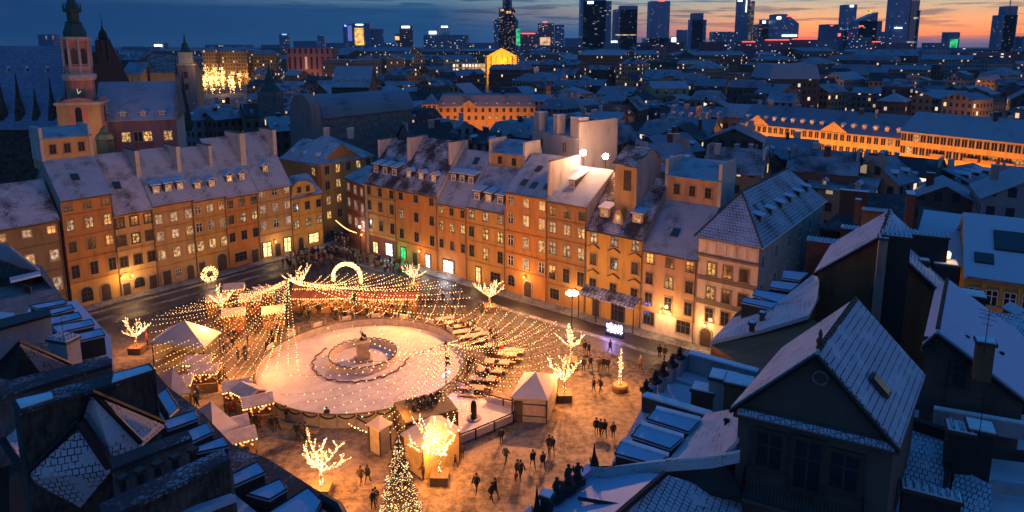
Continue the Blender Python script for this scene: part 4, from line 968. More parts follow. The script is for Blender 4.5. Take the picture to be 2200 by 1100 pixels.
def lit_tree(px, py, tpy, label, seed=1, spread=1.0, n=7, col=False, box=1.0, power=2100, rz=0, dens=1.0, round_=False, base_z=0):
    g = P(px, py); h = z_at(g.x, g.y, tpy); t = thing('lit_tree', label, 'lit tree', g, rz)
    segs = branchy(h-.7, seed, spread, n, col); w_ = MB(); bl = MB(); R = random.Random(seed+9); o_ = Vector((0,0,.7))
    for pts, rs in segs:
        w_.tube([q+o_ for q in pts], rs, 6)
        for a, c, r0 in zip(pts[:-1], pts[1:], rs):
            k = max(2, int((c-a).length*(40 if r0 > .1 else 26)*dens))
            for i in range(k):
                f = R.random(); q = a.lerp(c, f)+Vector((R.gauss(0,1),R.gauss(0,1),R.gauss(0,1))).normalized()*(r0+R.uniform(.0,.075)); bl.octa(q+o_, .048, 0 if R.random() < .34 else 1)
    w_.build('trunk', plain('bark_lit', (.20,.12,.06)), t); bl.build('bulb_wrap', [M_bulbt, M_bulbo], t, fixn=False)
    if round_: MB().lathe([(.8,0),(.9,.5),(.8,.72)], 14).build('planter', M_counter, t)
    else: MB().b2(-.75*box,.75*box,-.75*box,.75*box,0,.75).b2(-.8*box,.8*box,-.8*box,.8*box,.752,.85).build('planter', plain('planter_wood', (.22,.13,.06)), t)
    lamp((0,-.2,h*.62), power*.62, (1,.37,.075), .9, t)
    return t
M_bulbt = emis('bulb_tree', (1.0,.74,.38), 5.0, sample=False); M_bulbo = emis('bulb_amber', (1.0,.42,.09), 1.5, sample=False)
lit_tree(295,757,684,'leftmost glowing branch tree in a planter, beside the pavilion tent',1,1.0,7)
lit_tree(480,694,608,'glowing tree with four upswept branches, second from the left',2,.8,6)
lit_tree(643,640,572,'glowing branch tree right behind the left mast',3,1.0,7)
lit_tree(890,622,568,'glowing branch tree behind the rink, right of the light arch',4,1.1,7)
lit_tree(1052,668,606,'glowing branch tree before the house with five skylights',5,1.1,7)
lit_tree(1226,786,690,'tall glowing tree with a kinked trunk, behind the fuller one by the pyramid tent',6,.72,6,power=2200)
lit_tree(1213,858,768,'glowing tree with wide flat branches beside the pyramid tent',7,1.0,7,power=2600)
lit_tree(1332,838,752,'slim glowing column of lights standing alone on the open snow at right',8,1,5,True,power=2400,round_=True,dens=1.6)
lit_tree(692,1062,946,'glowing branch tree alone on the lower snow, left of the Christmas tree',9,1.1,8,power=7500,dens=1.3)
lit_tree(945,1034,902,'largest glowing branch tree, right of the Christmas tree in front of the kiosk',10,1.0,9,power=6500,dens=1.2)
globe_lamp(P(1228,712), 5.6, 'ornate multi-globe street lamp in front of the yellow cafe house', (1,.7,.45), 300, 6, .28, M_bulbw)
# Christmas tree with thousands of white bulbs
g = P(863,1180); H_ = z_at(g.x, g.y, 932); t = thing('christmas_tree', 'tall Christmas tree covered in white bulbs at the bottom edge', 'Christmas tree', g)
MB().lathe([(.2,0),(.12,H_*.6),(.03,H_-.2)], 8).build('trunk', plain('bark', (.05,.035,.025)), t)
R = random.Random(5); lf = MB(); bl = MB()
for i in range(9000):
    z = .6+(H_-.7)*(1-math.sqrt(R.random())); tier = .82+.18*math.cos(z*5.2); rr = 2.35*(1-z/H_)**.9*tier*math.sqrt(R.uniform(.25,1.05)); a = R.uniform(0,6.283)
    c_ = Vector((rr*math.cos(a), rr*math.sin(a), z-.12*rr)); d = Vector((math.cos(a), math.sin(a), R.uniform(-.5,.1))); s_ = Vector((-d.y,d.x,R.uniform(-.5,.5))).normalized()*.05
    lf.add([c_-s_, c_+s_, c_+d*.30], [(0,1,2)])
for i in range(4200):
    z = .6+(H_-.7)*(1-math.sqrt(R.random())); tier = .82+.18*math.cos(z*5.2); rr = 2.4*(1-z/H_)**.9*tier*R.uniform(.8,1.08); a = R.uniform(0,6.283)
    bl.octa((rr*math.cos(a), rr*math.sin(a), z-.1*rr), .034)
lo_ = lf.build('needles', plain('fir_needles', (.07,.05,.025)), t, fixn=False); bl.build('bulbs', emis('bulb_gold', (1,.56,.24), 4.2, sample=False), t, fixn=False)
lamp((0,-2.6,5), 900, (1,.5,.2), 1.5, t)
# violet lit cafe display, floodlights
p = P(1320,722); t = thing('light_display', 'bright violet-white light display in front of the cafe awning', 'light display', p, -.6)
bl = MB(); 
for i in range(150): bl.octa((rnd.uniform(-1.1,1.1), rnd.uniform(-.25,.25), rnd.uniform(.45,1.6)), .09)
bl.build('bulbs', emis('bulb_violet', (.45,.42,1.0), 7, sample=False), t, fixn=False); MB().b2(-1.2,1.2,-.3,.3,0,.4).build('base', M_black, t); lamp((0,-1.2,1.2), 260, (.4,.28,1), .4, t)
def flood(px, py, Y, label, col, power, mat):
    p = PY(px, py, Y); t = thing('floodlight', label, 'floodlight', p)
    MB().lathe([(.05,-2.2),(.05,-.35)], 6).build('pole', M_black, t); MB().b2(-.4,.4,.05,.35,-.3,.3).build('housing', M_black, t)
    MB().lathe([(.02,-.45),(.32,-.32),(.45,0),(.32,.32),(.02,.45)], 12).build('lens', mat, t)
    lamp(p+Vector((-4.5,-7.0,.6)), power, col, .35, None, ((-12,66,0), math.radians(105)), 'floodlight_beam').parent = None
    lamp((0,-2.6,2.2), 2300, col, .3, t)
flood(1253,328,100,'left floodlight on the roofs above the square, cold white and starry',(1,.44,.18),FLOODW:=62000,emis('flood_white', (1,.95,.9), 120, sample=False))
flood(1301,336,99,'right floodlight on the roofs above the square, warm orange glare',(1,.38,.12),FLOODW*.8,emis('flood_warm', (1,.72,.42), 120, sample=False))
for (x, y, lab) in ((775,545,'slender lamp with a cold white lantern at the dark red corner house'),): globe_lamp(P(x,y), 5, lab, (.9,.9,1), 200, 1, .22, M_bulbw)
# ================================================================ people
def person_meshes(seed, stride=.25, arm=.2, lean=0, bent=0):
    R = random.Random(seed); V = []; E = []; Rd = []
    def v(x, y, z, r, p=None):
        V.append((x, y, z)); Rd.append(r)
        if p is not None: E.append((p, len(V)-1))
        return len(V)-1
    pel = v(0,0,.95,.15); wa = v(0,lean*.3,1.12,.135,pel); ch = v(0,lean*.6,1.32,.16,wa); nk = v(0,lean,1.50,.06,ch); hd = v(0,lean*1.2-.01,1.60,.085,nk); ht = v(0,lean*1.3,1.70,.075,hd)
    hands = []
    for s in (-1, 1):
        st = stride*s
        hp = v(s*.10,0,.88,.10,pel); kn = v(s*.11,-st*.5-.03,.50,.065,hp); an = v(s*.11,-st*.9+(.08 if st < 0 else 0),.10,.045,kn); v(s*.12,-st*.9-.15+(.08 if st < 0 else 0),.045,.042,an)
        sh = v(s*.19,lean*.8,1.42,.065,ch); aa = arm*-s
        elb = v(s*.27,lean*.6-aa*.4,1.16,.045,sh); wr = v(s*.26-(s*.1*bent),lean*.5-aa*.9-.08-bent*.25,.93+bent*.22,.03,elb); hands.append((Vector(V[wr]), Vector((0,-.25-bent*.6,-1+bent*.6)).normalized(), s))
    me = bpy.data.meshes.new('tmp'); me.from_pydata(V, E, []); o = bpy.data.objects.new('tmp', me); S.collection.objects.link(o)
    md = o.modifiers.new('skin', 'SKIN'); sv = me.skin_vertices[0].data
    for i, r in enumerate(Rd): sv[i].radius = (r, r*.85)
    sv[0].use_root = True
    o.modifiers.new('sub', 'SUBSURF').levels = 1
    dg = bpy.context.evaluated_depsgraph_get(); ev = bpy.data.meshes.new_from_object(o.evaluated_get(dg)); bpy.data.objects.remove(o)
    b = MB(); vs = [tuple(q.co) for q in ev.vertices]; fs = [tuple(p.vertices) for p in ev.polygons]
    for f in fs:
        pass
    b.v = vs; b.f = fs
    for f in fs:
        z = sum(vs[i][2] for i in f)/len(f); b.m.append(2 if z < .12 else 1 if z < .98 else 0)
    # five unequal bent fingers on each palm, then nose and ears
    for w, d, s in hands:
        b.tube([w, w+d*.05, w+d*.10], [.026,.036,.032], 6, 0); side = Vector((0,1,0))
        for k, l in enumerate((.065,.08,.085,.075,.055)):
            q = w+d*.09+side*(.034-.017*k)
            if k == 0: q = w+d*.04+side*.036; b.tube([q, q+(d*.5+side)*.03, q+(d+side*.6)*.055], [.011,.010,.007], 4, 0)
            else: b.tube([q, q+d*l*.5, q+d*l*.9+Vector((-s,0,0))*l*.35], [.010,.009,.006], 4, 0)
    hy = lean*1.2
    b.tube([(0,hy-.085,1.62),(0,hy-.115,1.595)], [.010,.016], 4, 0)
    for s in (-1,1): b.octa((s*.088,hy,1.61), .020, 0); b.octa((s*.032,hy-.083,1.635), .010, 2)
    b.tube([(-.025,hy-.088,1.565),(.025,hy-.088,1.565)], .006, 4, 2)
    body = b.mesh('person_body', [plain('skin', (.45,.26,.18)), plain('trousers', (.018,.018,.022)), plain('boots', (.02,.015,.012))], smooth=True)
    # coat: torso shell, skirt and sleeves that follow the arms
    c = MB(); prof = [(.19,.78),(.20,.95),(.165,1.14),(.20,1.33),(.19,1.42),(.075,1.50)]; n = 12; vs = []
    for r, z in prof:
        f = (z-.78)/.72
        for k in range(n): t = 2*math.pi*k/n; vs.append((r*1.12*math.cos(t), r*.78*math.sin(t)+lean*f, z))
    fs = [(i*n+k, i*n+(k+1) % n, (i+1)*n+(k+1) % n, (i+1)*n+k) for i in range(len(prof)-1) for k in range(n)]
    c.add(vs, fs+[tuple(range(n-1,-1,-1)), tuple(range((len(prof)-1)*n, len(prof)*n))])
    for i, (w, d, s) in enumerate(hands):
        aa = arm*-s; c.tube([(s*.17,lean*.8,1.43),(s*.27,lean*.6-aa*.4,1.16),tuple(w-d*.01)], [.085,.065,.05], 7)
    coat = c.mesh('coat', M_black, smooth=True)
    h = MB(); h.lathe([(.098,1.63),(.105,1.67),(.085,1.74),(.03,1.775)], 10, (0,hy+.005,0)); h.tube([(0,hy+.06,1.66),(0,hy+.075,1.56)], [.06,.05], 6)
    hat = h.mesh('hat', M_black, smooth=True)
    return body, coat, hat
POSES = [person_meshes(1,.28,.22), person_meshes(2,.0,.0), person_meshes(3,-.25,-.2), person_meshes(4,.12,.1,0,1), person_meshes(5,.35,.3,-.04), person_meshes(6,.05,.05,-.06,.6)]
COATS = {n: plain('coat_'+n, c, .85) for n, c in (('black',(.012,.012,.015)),('dark grey',(.035,.035,.04)),('brown',(.07,.035,.02)),('dark blue',(.015,.025,.09)),('red',(.30,.03,.02)),('beige',(.30,.21,.13)),('olive',(.05,.05,.025)))}
HATS = {n: plain('hat_'+n, c, .9) for n, c in (('black',(.012,.011,.01)),('brown',(.06,.03,.015)),('red',(.28,.03,.02)),('white',(.5,.48,.45)))}
def person(p, label, rz=0, pose=0, coat='black', hat='black', s=1.0, group=None):
    bd, ct, ht = POSES[pose]; o = link('person', bd, None, p, rz, label=label, category='person')
    if group: o['group'] = group
    o.scale = (s,)*3
    c = link('coat', ct, o); c.material_slots[0].link = 'OBJECT'; c.material_slots[0].material = COATS[coat]
    h = link('hat', ht, o); h.material_slots[0].link = 'OBJECT'; h.material_slots[0].material = HATS[hat]
    return o
def pz5(x, y): return P(750+x/3.143, 750+y/3.143)
for x, y, c, h, pose, rz, s, lab in (
 (1028,640,'black','black',1,.3,1,'person in black standing close outside the rink fence'),
 (1058,772,'dark grey','white',0,2.5,1.03,'person in grey with a pale hat walking below the fence bend'),
 (718,798,'black','black',0,1.2,.72,'small child in black beside the largest glowing tree'),
 (738,722,'red','brown',1,0,.95,'person in a red coat beneath the right branches of the largest glowing tree'),
 (764,742,'brown','black',1,.5,.9,'person in brown at the lower end of the rink fence'),
 (560,785,'red','red',1,2,.9,'person in red between the kiosk and the largest glowing tree'),
 (500,885,'brown','black',3,-.8,.95,'person in brown left of the largest glowing tree planter'),
 (860,968,'black','black',0,-.4,1.05,'lone person in black walking at the bottom centre of the open snow'),
 (963,1030,'black','black',2,.9,1.05,'left one of two dark walkers close together at the bottom'),
 (985,1006,'dark grey','black',0,.9,1.1,'right one of two dark walkers close together at the bottom, slightly behind'),
 (1138,872,'black','black',0,.4,1.05,'left one of a dark pair with a child casting long shadows'),
 (1158,882,'dark grey','black',2,.4,1.1,'right one of a dark pair with a child casting long shadows'),
 (1128,900,'red','red',1,.4,.6,'small child in red walking with the dark pair'),
 (1240,800,'black','black',4,.3,1.05,'person in black striding, long shadow, left of the blue coat'),
 (1308,812,'dark blue','dark grey',0,.3,1.02,'person in a dark blue coat casting a long shadow'),
 (1350,700,'black','black',2,.2,1.05,'left one of two huddled dark figures above the blue coat'),
 (1372,704,'dark grey','black',0,.2,1.0,'right one of two huddled dark figures above the blue coat'),
 (80,915,'brown','brown',0,2.8,1.05,'person in brown, left of a couple left of the Christmas tree'),
 (127,907,'black','black',2,2.8,1.03,'person in black, right of a couple left of the Christmas tree'),
 (165,1080,'black','black',3,.6,1.05,'dark figure pushing something at the bottom edge left of the Christmas tree'),
 (180,1060,'dark grey','black',1,.6,1.0,'grey companion of the dark figure at the bottom edge left of the tree'),
 (1668,578,'black','black',1,.1,1.05,'leftmost of three standing close on the right-hand snow'),
 (1697,582,'dark grey','black',2,.2,1.0,'middle one of three standing close on the right-hand snow'),
 (1724,590,'black','brown',0,.2,1.05,'rightmost of three standing close on the right-hand snow'),
 (1782,602,'brown','brown',1,.2,1.0,'single brown coated figure just right of a trio on the snow'),
 (1650,288,'black','black',3,1,1.0,'left one of two bending figures between tree column and kinked tree'),
 (1696,294,'black','brown',0,-1,1.05,'right one of two figures between tree column and kinked tree'),
 (1583,150,'dark grey','black',1,0,1.05,'leftmost of a line of dark figures behind the wide glowing tree'),
 (1630,138,'black','black',0,.4,1.05,'tall second of a line of dark figures behind the wide glowing tree'),
 (1688,150,'brown','black',2,0,1.05,'third of a line of figures, brown coat, left of the glowing column'),
 (1715,146,'black','black',1,0,1.05,'fourth of a line of figures left of the glowing column'),
 (1745,152,'black','brown',0,0,1.05,'last of a line of figures nearest the glowing column')):
    if h == 'dark grey': h = 'black'
    person(pz5(x, y), lab, rz, pose, c, h, s)
def p6(x, y): return P(1100+x/2.2, 600+y/2.2)
for x, y, c, h, pose, lab in (
 (696,372,'black','black',1,'left one of a pair on the road before the cream corner house'),
 (720,378,'dark grey','black',0,'right one of a pair on the road before the cream corner house'),
 (606,428,'beige','white',1,'lone figure in a pale long coat on the dark snow at right'),
 (716,442,'brown','brown',0,'brown figure beside the terrace statues at the right edge of the snow'),
 (740,452,'black','black',2,'dark figure beside the terrace statues at the right edge of the snow'),
 (684,500,'black','black',1,'dark figure nearest the flat snowy terrace corner'),
 (463,350,'dark grey','black',0,'grey figure walking alone on the road below the cafe awning'),
 (344,352,'black','black',1,'dark figure right behind the kinked glowing tree, left one'),
 (362,360,'black','brown',3,'dark figure right behind the kinked glowing tree, right one')):
    person(p6(x, y), lab, rnd.uniform(0, 6.3), pose, c, h, 1.03)
def p4(x, y): return P(350+x/3.143, 750+y/3.143)
for x, y, c, pose, lab in (
 (518,570,'black',1,'leftmost dark figure at the corner of the largest pyramid tent'),
 (545,552,'dark grey',0,'grey figure second from the corner of the largest pyramid tent'),
 (590,520,'black',2,'dark figure queueing by the lit diagonal stall'),
 (622,545,'black',0,'dark figure in a knot below the lowest trio stall, left'),
 (650,540,'brown',1,'brown figure in a knot below the lowest trio stall, right'),
 (738,558,'black',0,'left one of two on the snow below the rink step'),
 (776,552,'dark grey',2,'right one of two on the snow below the rink step'),
 (835,490,'black',1,'dark figure leaning at the timber step of the rink'),
 (905,605,'black',0,'left one of three huddled below the rink barrier'),
 (935,610,'olive',2,'middle one of three huddled below the rink barrier'),
 (966,606,'dark grey',1,'right one of three huddled below the rink barrier'),
 (1110,500,'black',1,'dark figure alone against the front barrier of the rink'),
 (440,290,'black',1,'dark figure alone on the snow left of the rink edge'),
 (520,768,'black',0,'left one of two customers at the lowest left stall'),
 (565,756,'black',1,'right one of two customers at the lowest left stall'),
 (460,452,'red',1,'red hooded figure behind the largest pyramid tent')):
    person(p4(x, y), lab, rnd.uniform(0, 6.3), pose, c, 'black', 1.03)
person(P(317,742), 'person in a red coat beside the leftmost glowing tree', 2, 1, 'red', 'red', 1.03)
def crowd(poly, n, label, group, R):
    k = 0; xs = [q[0] for q in poly]; ys = [q[1] for q in poly]
    while k < n:
        x, y = R.uniform(min(xs), max(xs)), R.uniform(min(ys), max(ys)); ins = False; j = len(poly)-1
        for i in range(len(poly)):
            if (poly[i][1] > y) != (poly[j][1] > y) and x < (poly[j][0]-poly[i][0])*(y-poly[i][1])/(poly[j][1]-poly[i][1])+poly[i][0]: ins = not ins
            j = i
        if ins:
            ct, ht = R.choice(('black','black','dark grey','brown','dark blue','olive','beige','red','black','dark grey')), R.choice(('black','black','brown','white'))
            person(P(x, y), 'person in %s coat and %s hat %s' % (ct, ht, label.replace('dark coated person ', '')), R.uniform(0, 6.3), R.randrange(6), ct, ht, R.uniform(.95,1.05), group); k += 1
Rc = random.Random(11)
crowd([(700,500),(745,515),(765,560),(860,572),(900,588),(830,592),(770,570),(700,585),(640,590),(600,572),(640,552),(700,540)], 125, 'dark coated person in the packed crowd at the street mouth', 'crowd at the street mouth', Rc)
crowd([(480,650),(560,630),(620,700),(560,790),(480,770),(470,700)], 50, 'dark coated person among the stalls under the left string fan', 'visitors under the left string fan', Rc)
crowd([(640,672),(880,672),(900,690),(640,692)], 30, 'dark coated person in the row behind the rink barrier', 'visitors behind the rink', Rc)
crowd([(950,690),(1070,730),(1110,770),(1040,840),(1000,800),(1060,760)], 34, 'dark coated person among the tables right of the rink', 'visitors at the tables', Rc)
crowd([(400,790),(480,800),(490,850),(440,860),(420,880)], 12, 'dark coated person between small stalls and pyramid tents', 'visitors at the small stalls', Rc)
crowd([(860,625),(1000,640),(980,680),(880,670)], 10, 'dark coated person in the dark gap behind the rink', 'visitors in the dark gap', Rc)
# ================================================================ roofs of the near side of the square
def ray_plane(A, B, px, py):
    """point where the line of sight meets the upright plane through A and B"""
    dx = (px-CX)/F_PX; dy = -(py-CY)/F_PX; d = Vector((dx, c10+dy*s10, -s10+dy*c10)); n = Vector((-(B[1]-A[1]), B[0]-A[0], 0))
    t = n.dot(Vector((A[0],A[1],0)))/n.dot(d); return Vector((0,0,CAMH))+d*t
def V3(q): return P(q[0], q[1], q[2])
def slab(par, name, pts, h, mat, z=None, label=None):
    v = [V3(q) if len(q) == 3 else P(q[0], q[1], z) for q in pts]
    o = MB().prism(v, (0,0,-h)).build(name, mat, par, True)
    if label: o['label'] = label
    return o
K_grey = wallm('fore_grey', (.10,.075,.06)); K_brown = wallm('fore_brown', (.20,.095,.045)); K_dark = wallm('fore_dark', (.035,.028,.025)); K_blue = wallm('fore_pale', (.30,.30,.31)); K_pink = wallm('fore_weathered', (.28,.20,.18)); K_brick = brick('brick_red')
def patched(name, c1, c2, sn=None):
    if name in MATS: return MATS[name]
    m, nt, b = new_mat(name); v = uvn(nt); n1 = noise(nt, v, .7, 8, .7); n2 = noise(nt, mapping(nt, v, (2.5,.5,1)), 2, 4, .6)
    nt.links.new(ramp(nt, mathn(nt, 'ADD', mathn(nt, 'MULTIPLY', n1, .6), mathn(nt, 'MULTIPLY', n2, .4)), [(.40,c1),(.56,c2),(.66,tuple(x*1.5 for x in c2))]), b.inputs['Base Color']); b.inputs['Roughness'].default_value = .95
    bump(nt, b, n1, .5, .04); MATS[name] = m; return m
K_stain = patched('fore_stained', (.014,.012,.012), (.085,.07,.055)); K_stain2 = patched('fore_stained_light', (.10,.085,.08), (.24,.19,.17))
T_slate = snow_roof('fore_tiles', .98, (.27,.31), (.012,.012,.014), (.60,.66,.74), .9, False, .4)
T_wave = snow_roof('fore_pantiles', .82, (.22,.30), (.02,.016,.015), (.52,.57,.66), .9, False, .35)
T_pale_lit = snow_roof('fore_pantiles_pale_lit', .92, (.24,.36), (.06,.045,.04), (.60,.58,.60), .5, False, .5)  # paler, pinker copy: light from the square put into the roof colour
T_dark = snow_roof('fore_tiles_bare', .22, (.25,.34), (.03,.03,.034), (.35,.40,.48), .7, False, .3)
T_sheet = snow_roof('fore_metal', .98, (.62,3.0), (.02,.025,.035), (.44,.54,.70), .22, True, .6)
T_snow = snow_roof('fore_snow', 1.08, (.4,.5), (.03,.03,.035), (.56,.58,.66), .1, False, .25)
def box_dormer(par, q4, z, h=1.25, drop=.0, mat=None, wall=None, label=None):
    """long box dormer with a sheet-metal lid under snow, its outer end towards the square"""
    v = [P(x, y, z) for x, y in q4]; c = sum(v, Vector())/4
    o = MB().prism([q+(c-q)*.05-Vector((0,0,.14)) for q in v], (0,0,-h)).build('dormer', wall or K_dark, par, True)
    if label: o['label'] = label
    r = MB().prism([q+(q-c)*.02 for q in v], (0,0,-.13)).build('dormer_roof', mat or T_sheet, None); r.parent = o
    me = r.data; inv = (par.matrix_basis).inverted()
    for vv in me.vertices: vv.co = inv @ vv.co
    for k in range(1):
        e = MB(); e.tube([v[i] for i in (0,1,2,3,0)], .05, 4); eo = e.build('edge_trim', M_black, None); eo.parent = o
        for vv in eo.data.vertices: vv.co = inv @ vv.co
    return o
def gabled(label, F0, A0px, zr_py_mode, A1px, z0=0, wall=None, roof=None, F1=None, Apt=None, over=.35, roof2=None, name='roof_house', vec=None, zb=0, half=False):
    F0 = Vector(F0)
    if F1 is not None: F1 = Vector(F1)
    M_ = (F0+F1)/2 if Apt is None else Vector(Apt)
    if F1 is None: F1 = Vector((2*M_.x-F0.x, 2*M_.y-F0.y, F0.z))
    A0 = Vector((M_.x, M_.y, z_at(M_.x, M_.y, A0px[1]))) if Apt is None else M_
    vec = Vector(vec) if vec is not None else P(A1px[0], A1px[1], A0.z)-A0
    t = thing(name, label, 'house', (F0.x, F0.y, 0), 0, None)
    MB().prism([Vector((F0.x,F0.y,zb)), Vector((F1.x,F1.y,zb)), F1, A0-Vector((0,0,.05)), F0], vec).build('wall', wall or K_grey, t, True)
    vn = vec.normalized()*over
    for k, (E, rm) in enumerate(((F0, roof), (F1, roof2 or roof))):
        d = (E-A0); ee = E+d.normalized()*over
        MB().prism([A0-vn+Vector((0,0,.02)), ee-vn+Vector((0,0,.02)), ee-vn+Vector((0,0,.22)), A0-vn+Vector((0,0,.22))], vec+vn*2).build('roof_slope', rm, t, True)
        MB().tube([A0-vn*1.15, ee-vn*1.15], .10, 5).build('verge', M_black, t, True)
    rt = MB(); n = int(vec.length/.35)
    for i in range(n+1): q = A0+vec*(i/n)+Vector((0,0,.22)); rt.tube([q-vn*.3, q+vn*.5], [.12,.09], 6)
    rt.build('ridge_tiles', M_trimd, t, True)
    return t, F0, F1, A0, vec
# ---- right: gabled house with three windows and a balcony
F0, F1 = P(1588,868,22), P(1922,945,22)
t, F0, F1, A0, vec = gabled('big gabled attic house at lower right, three dark windows over an iron balcony', F0, (0,757), 0, (1836,652), wall=K_grey, roof=T_pale_lit, roof2=T_wave, F1=F1)
dW = (F1-F0).normalized(); nO = Vector((dW.y,-dW.x,0))
for px, py, w, h, st in ((1652,966,1.15,1.75,'off'),(1734,998,1.15,2.4,'off'),(1813,1012,1.2,1.75,'off')):
    q = ray_plane(F0, F1, px, py)+nO*.05-Vector((F0.x,F0.y,0)); window(t, q.x, q.y, q.z, w, h, st, 'd', math.atan2(dW.y,dW.x), 'none')
q = ray_plane(F0, F1, 1762, 811); rg = MB(); pts = [q+dW*.30*math.cos(i*.524)+Vector((0,0,.30*math.sin(i*.524)))+nO*.05 for i in range(13)]; rg.tube(pts, .06, 5); ro = rg.build('round_window', K_pink, t, True)
cn = MB(); L_ = (F1-F0).length; n = 44
for i in range(n): a = F0.lerp(F1, (i+.5)/n)+nO*.22; cn.tube([a+Vector((0,0,-.10)), a+nO*.22+Vector((0,0,-.26))], [.085,.095], 5)
cn.build('cornice_tiles', T_wave, t, True)
MB().prism([F0-dW*.2, F1+dW*.2, F1+dW*.2-Vector((0,0,.55)), F0-dW*.2-Vector((0,0,.55))], nO*.22).build('cornice', K_grey, t, True)
b0 = ray_plane(F0, F1, 1600, 1040); b1 = ray_plane(F0, F1, 1852, 1092); b0.z = b1.z = min(b0.z, b1.z)
bal = MB().prism([b0+Vector((0,0,-.2)), b1+Vector((0,0,-.2)), b1+nO*1.0+Vector((0,0,-.2)), b0+nO*1.0+Vector((0,0,-.2))], (0,0,.15)).build('balcony', K_grey, t, True)
inv = Vector((F0.x,F0.y,0)); rail(bal, [b0-inv, b0+nO-inv, b1+nO-inv, b1-inv], .95)
sb = MB(); sl_ = (F1-A0).normalized(); up_ = sl_.cross(vec.normalized()); up_ = up_ if up_.z > 0 else -up_
q = A0+(F1-A0)*.62+vec*.27+up_*.26; vh = vec.normalized()
c4 = [q-sl_*.55-vh*.35, q+sl_*.55-vh*.35, q+sl_*.55+vh*.35, q-sl_*.55+vh*.35]; so = MB().prism(c4, up_*.1).build('skylight', M_trimd, t, True)
c5 = [q+(p_-q)*.8+up_*.13 for p_ in c4]; MB().prism(c5, up_*.03).build('pane', M_glass, so, False); 
for o_ in so.children:
    for vv in o_.data.vertices: vv.co = vv.co-inv
fn = MB(); fn.lathe([(.16,0),(.10,.15),(.17,.32),(.06,.5),(.10,.62),(.02,.85)], 8, tuple(A0-inv+Vector((0,0,.2)))); fn.build('finial', M_trimd, t)
chimney(t, 0, 0, 0, .1, .1, .1).location = (3.2,1.5,20.5)
# ---- right: brown gabled wall with tall chimney wall
F0 = P(1759,582,20.5); A0_ = P(1892,508,23.9)
t, F0, F1, A0, vec = gabled('tall brown gable wall with a narrow dark window, beside brick chimneys at right', F0, None, 0, None, wall=K_brown, roof=T_pale_lit, roof2=T_slate, Apt=A0_, vec=(4.5,7.0,0))
dW = (Vector((F1.x,F1.y,0))-Vector((F0.x,F0.y,0))).normalized(); nO = Vector((dW.y,-dW.x,0))
q = ray_plane(F0, F1, 1884, 642)+nO*.04; inv = Vector((F0.x,F0.y,0)); q -= inv; window(t, q.x, q.y, q.z, .6, 1.5, 'off', 'd', math.atan2(dW.y,dW.x), 'none', 1)
def stack(label, px, py, z, w, d, h, mat, rz=-.46, name='chimney_stack', tiles=True, par=None, snow=True):
    """free chimney: px,py is the centre of its top edge"""
    p = P(px, py, z); t = thing(name, label, 'chimney', (p.x, p.y, z-h), rz) if par is None else par
    MB().b2(-w/2,w/2,-d/2,d/2,0,h).build('shaft', mat, t)
    MB().b2(-w/2-.09,w/2+.09,-d/2-.09,d/2+.09,h+.003,h+.16).build('cap', M_trimd, t)
    if snow: MB().b2(-w/2-.02,w/2+.02,-d/2-.02,d/2+.02,h+.163,h+.23).build('snow_cap', M_snow, t)
    if tiles:
        n = max(2, int(w/.28)); r = MB()
        for i in range(n): r.tube([(-w/2+(i+.5)*w/n,-d/2,h+.26),(-w/2+(i+.5)*w/n,d/2,h+.26)], .09, 6)
        r.build('cap_tiles', T_wave, t)
    return t
stack('tall plain dark chimney wall rising in front of the brown gable', 1926, 507, 24.7, 1.75, 1.3, 24, K_dark, -.46)
stack('pale quoined chimney pier joined to the left of the tall dark chimney wall', 1898, 512, 24.5, .55, 1.2, 24, wallm('pier', (.26,.2,.16)), -.46, tiles=False)
stack('broad red brick chimney with a row of cap tiles, left of the brown gable', 1772, 521, 20.5, 2.9, 1.2, 9, K_brick)
stack('second red brick chimney, just above and right of the broad one', 1827, 493, 21.2, 1.5, 1.0, 9, K_brick)
stack('slim tall brick chimney with snow cap on the dark tiled roof', 1844, 431, 20.5, .55, .7, 2.6, K_brick, tiles=False)
stack('wide brown chimney block on the dark tiled roof, above the brown gable', 1884, 455, 21.5, 2.6, 1.0, 4, K_brown)
stack('brick chimney end at the right edge of the dark tiled roof', 1957, 417, 21, .8, 2.2, 4.5, K_brick, tiles=False)
stack('low brick chimney block behind the left part of the dark tiled roof', 1836, 412, 19.5, 3.2, .8, 3, K_brick, tiles=False)
stack('dark chimney block with wavy cap tiles right of the tall dark chimney wall', 1994, 507, 23.5, 2.6, 1.1, 5, K_dark)
stack('dark square block with snowy coping and a small lamp, right of the tiled slope', 2030, 567, 21.5, 1.5, 1.5, 21, K_dark, tiles=False)
stack('rounded small chimney standing on the steep blue tiled slope', 1985, 562, 21.8, .6, .6, 3, K_dark, tiles=False)
p = P(2037,556,21.9); t = thing('roof_lamp', 'tiny glowing amber roof lamp on the dark square block', 'lamp', p); MB().lathe([(.05,0),(.16,.12),(.18,.45),(.03,.6)], 6).build('lamp_glass', M_bulby, t); lamp((0,-.4,.6), 30, (1,.6,.2), .1, t)
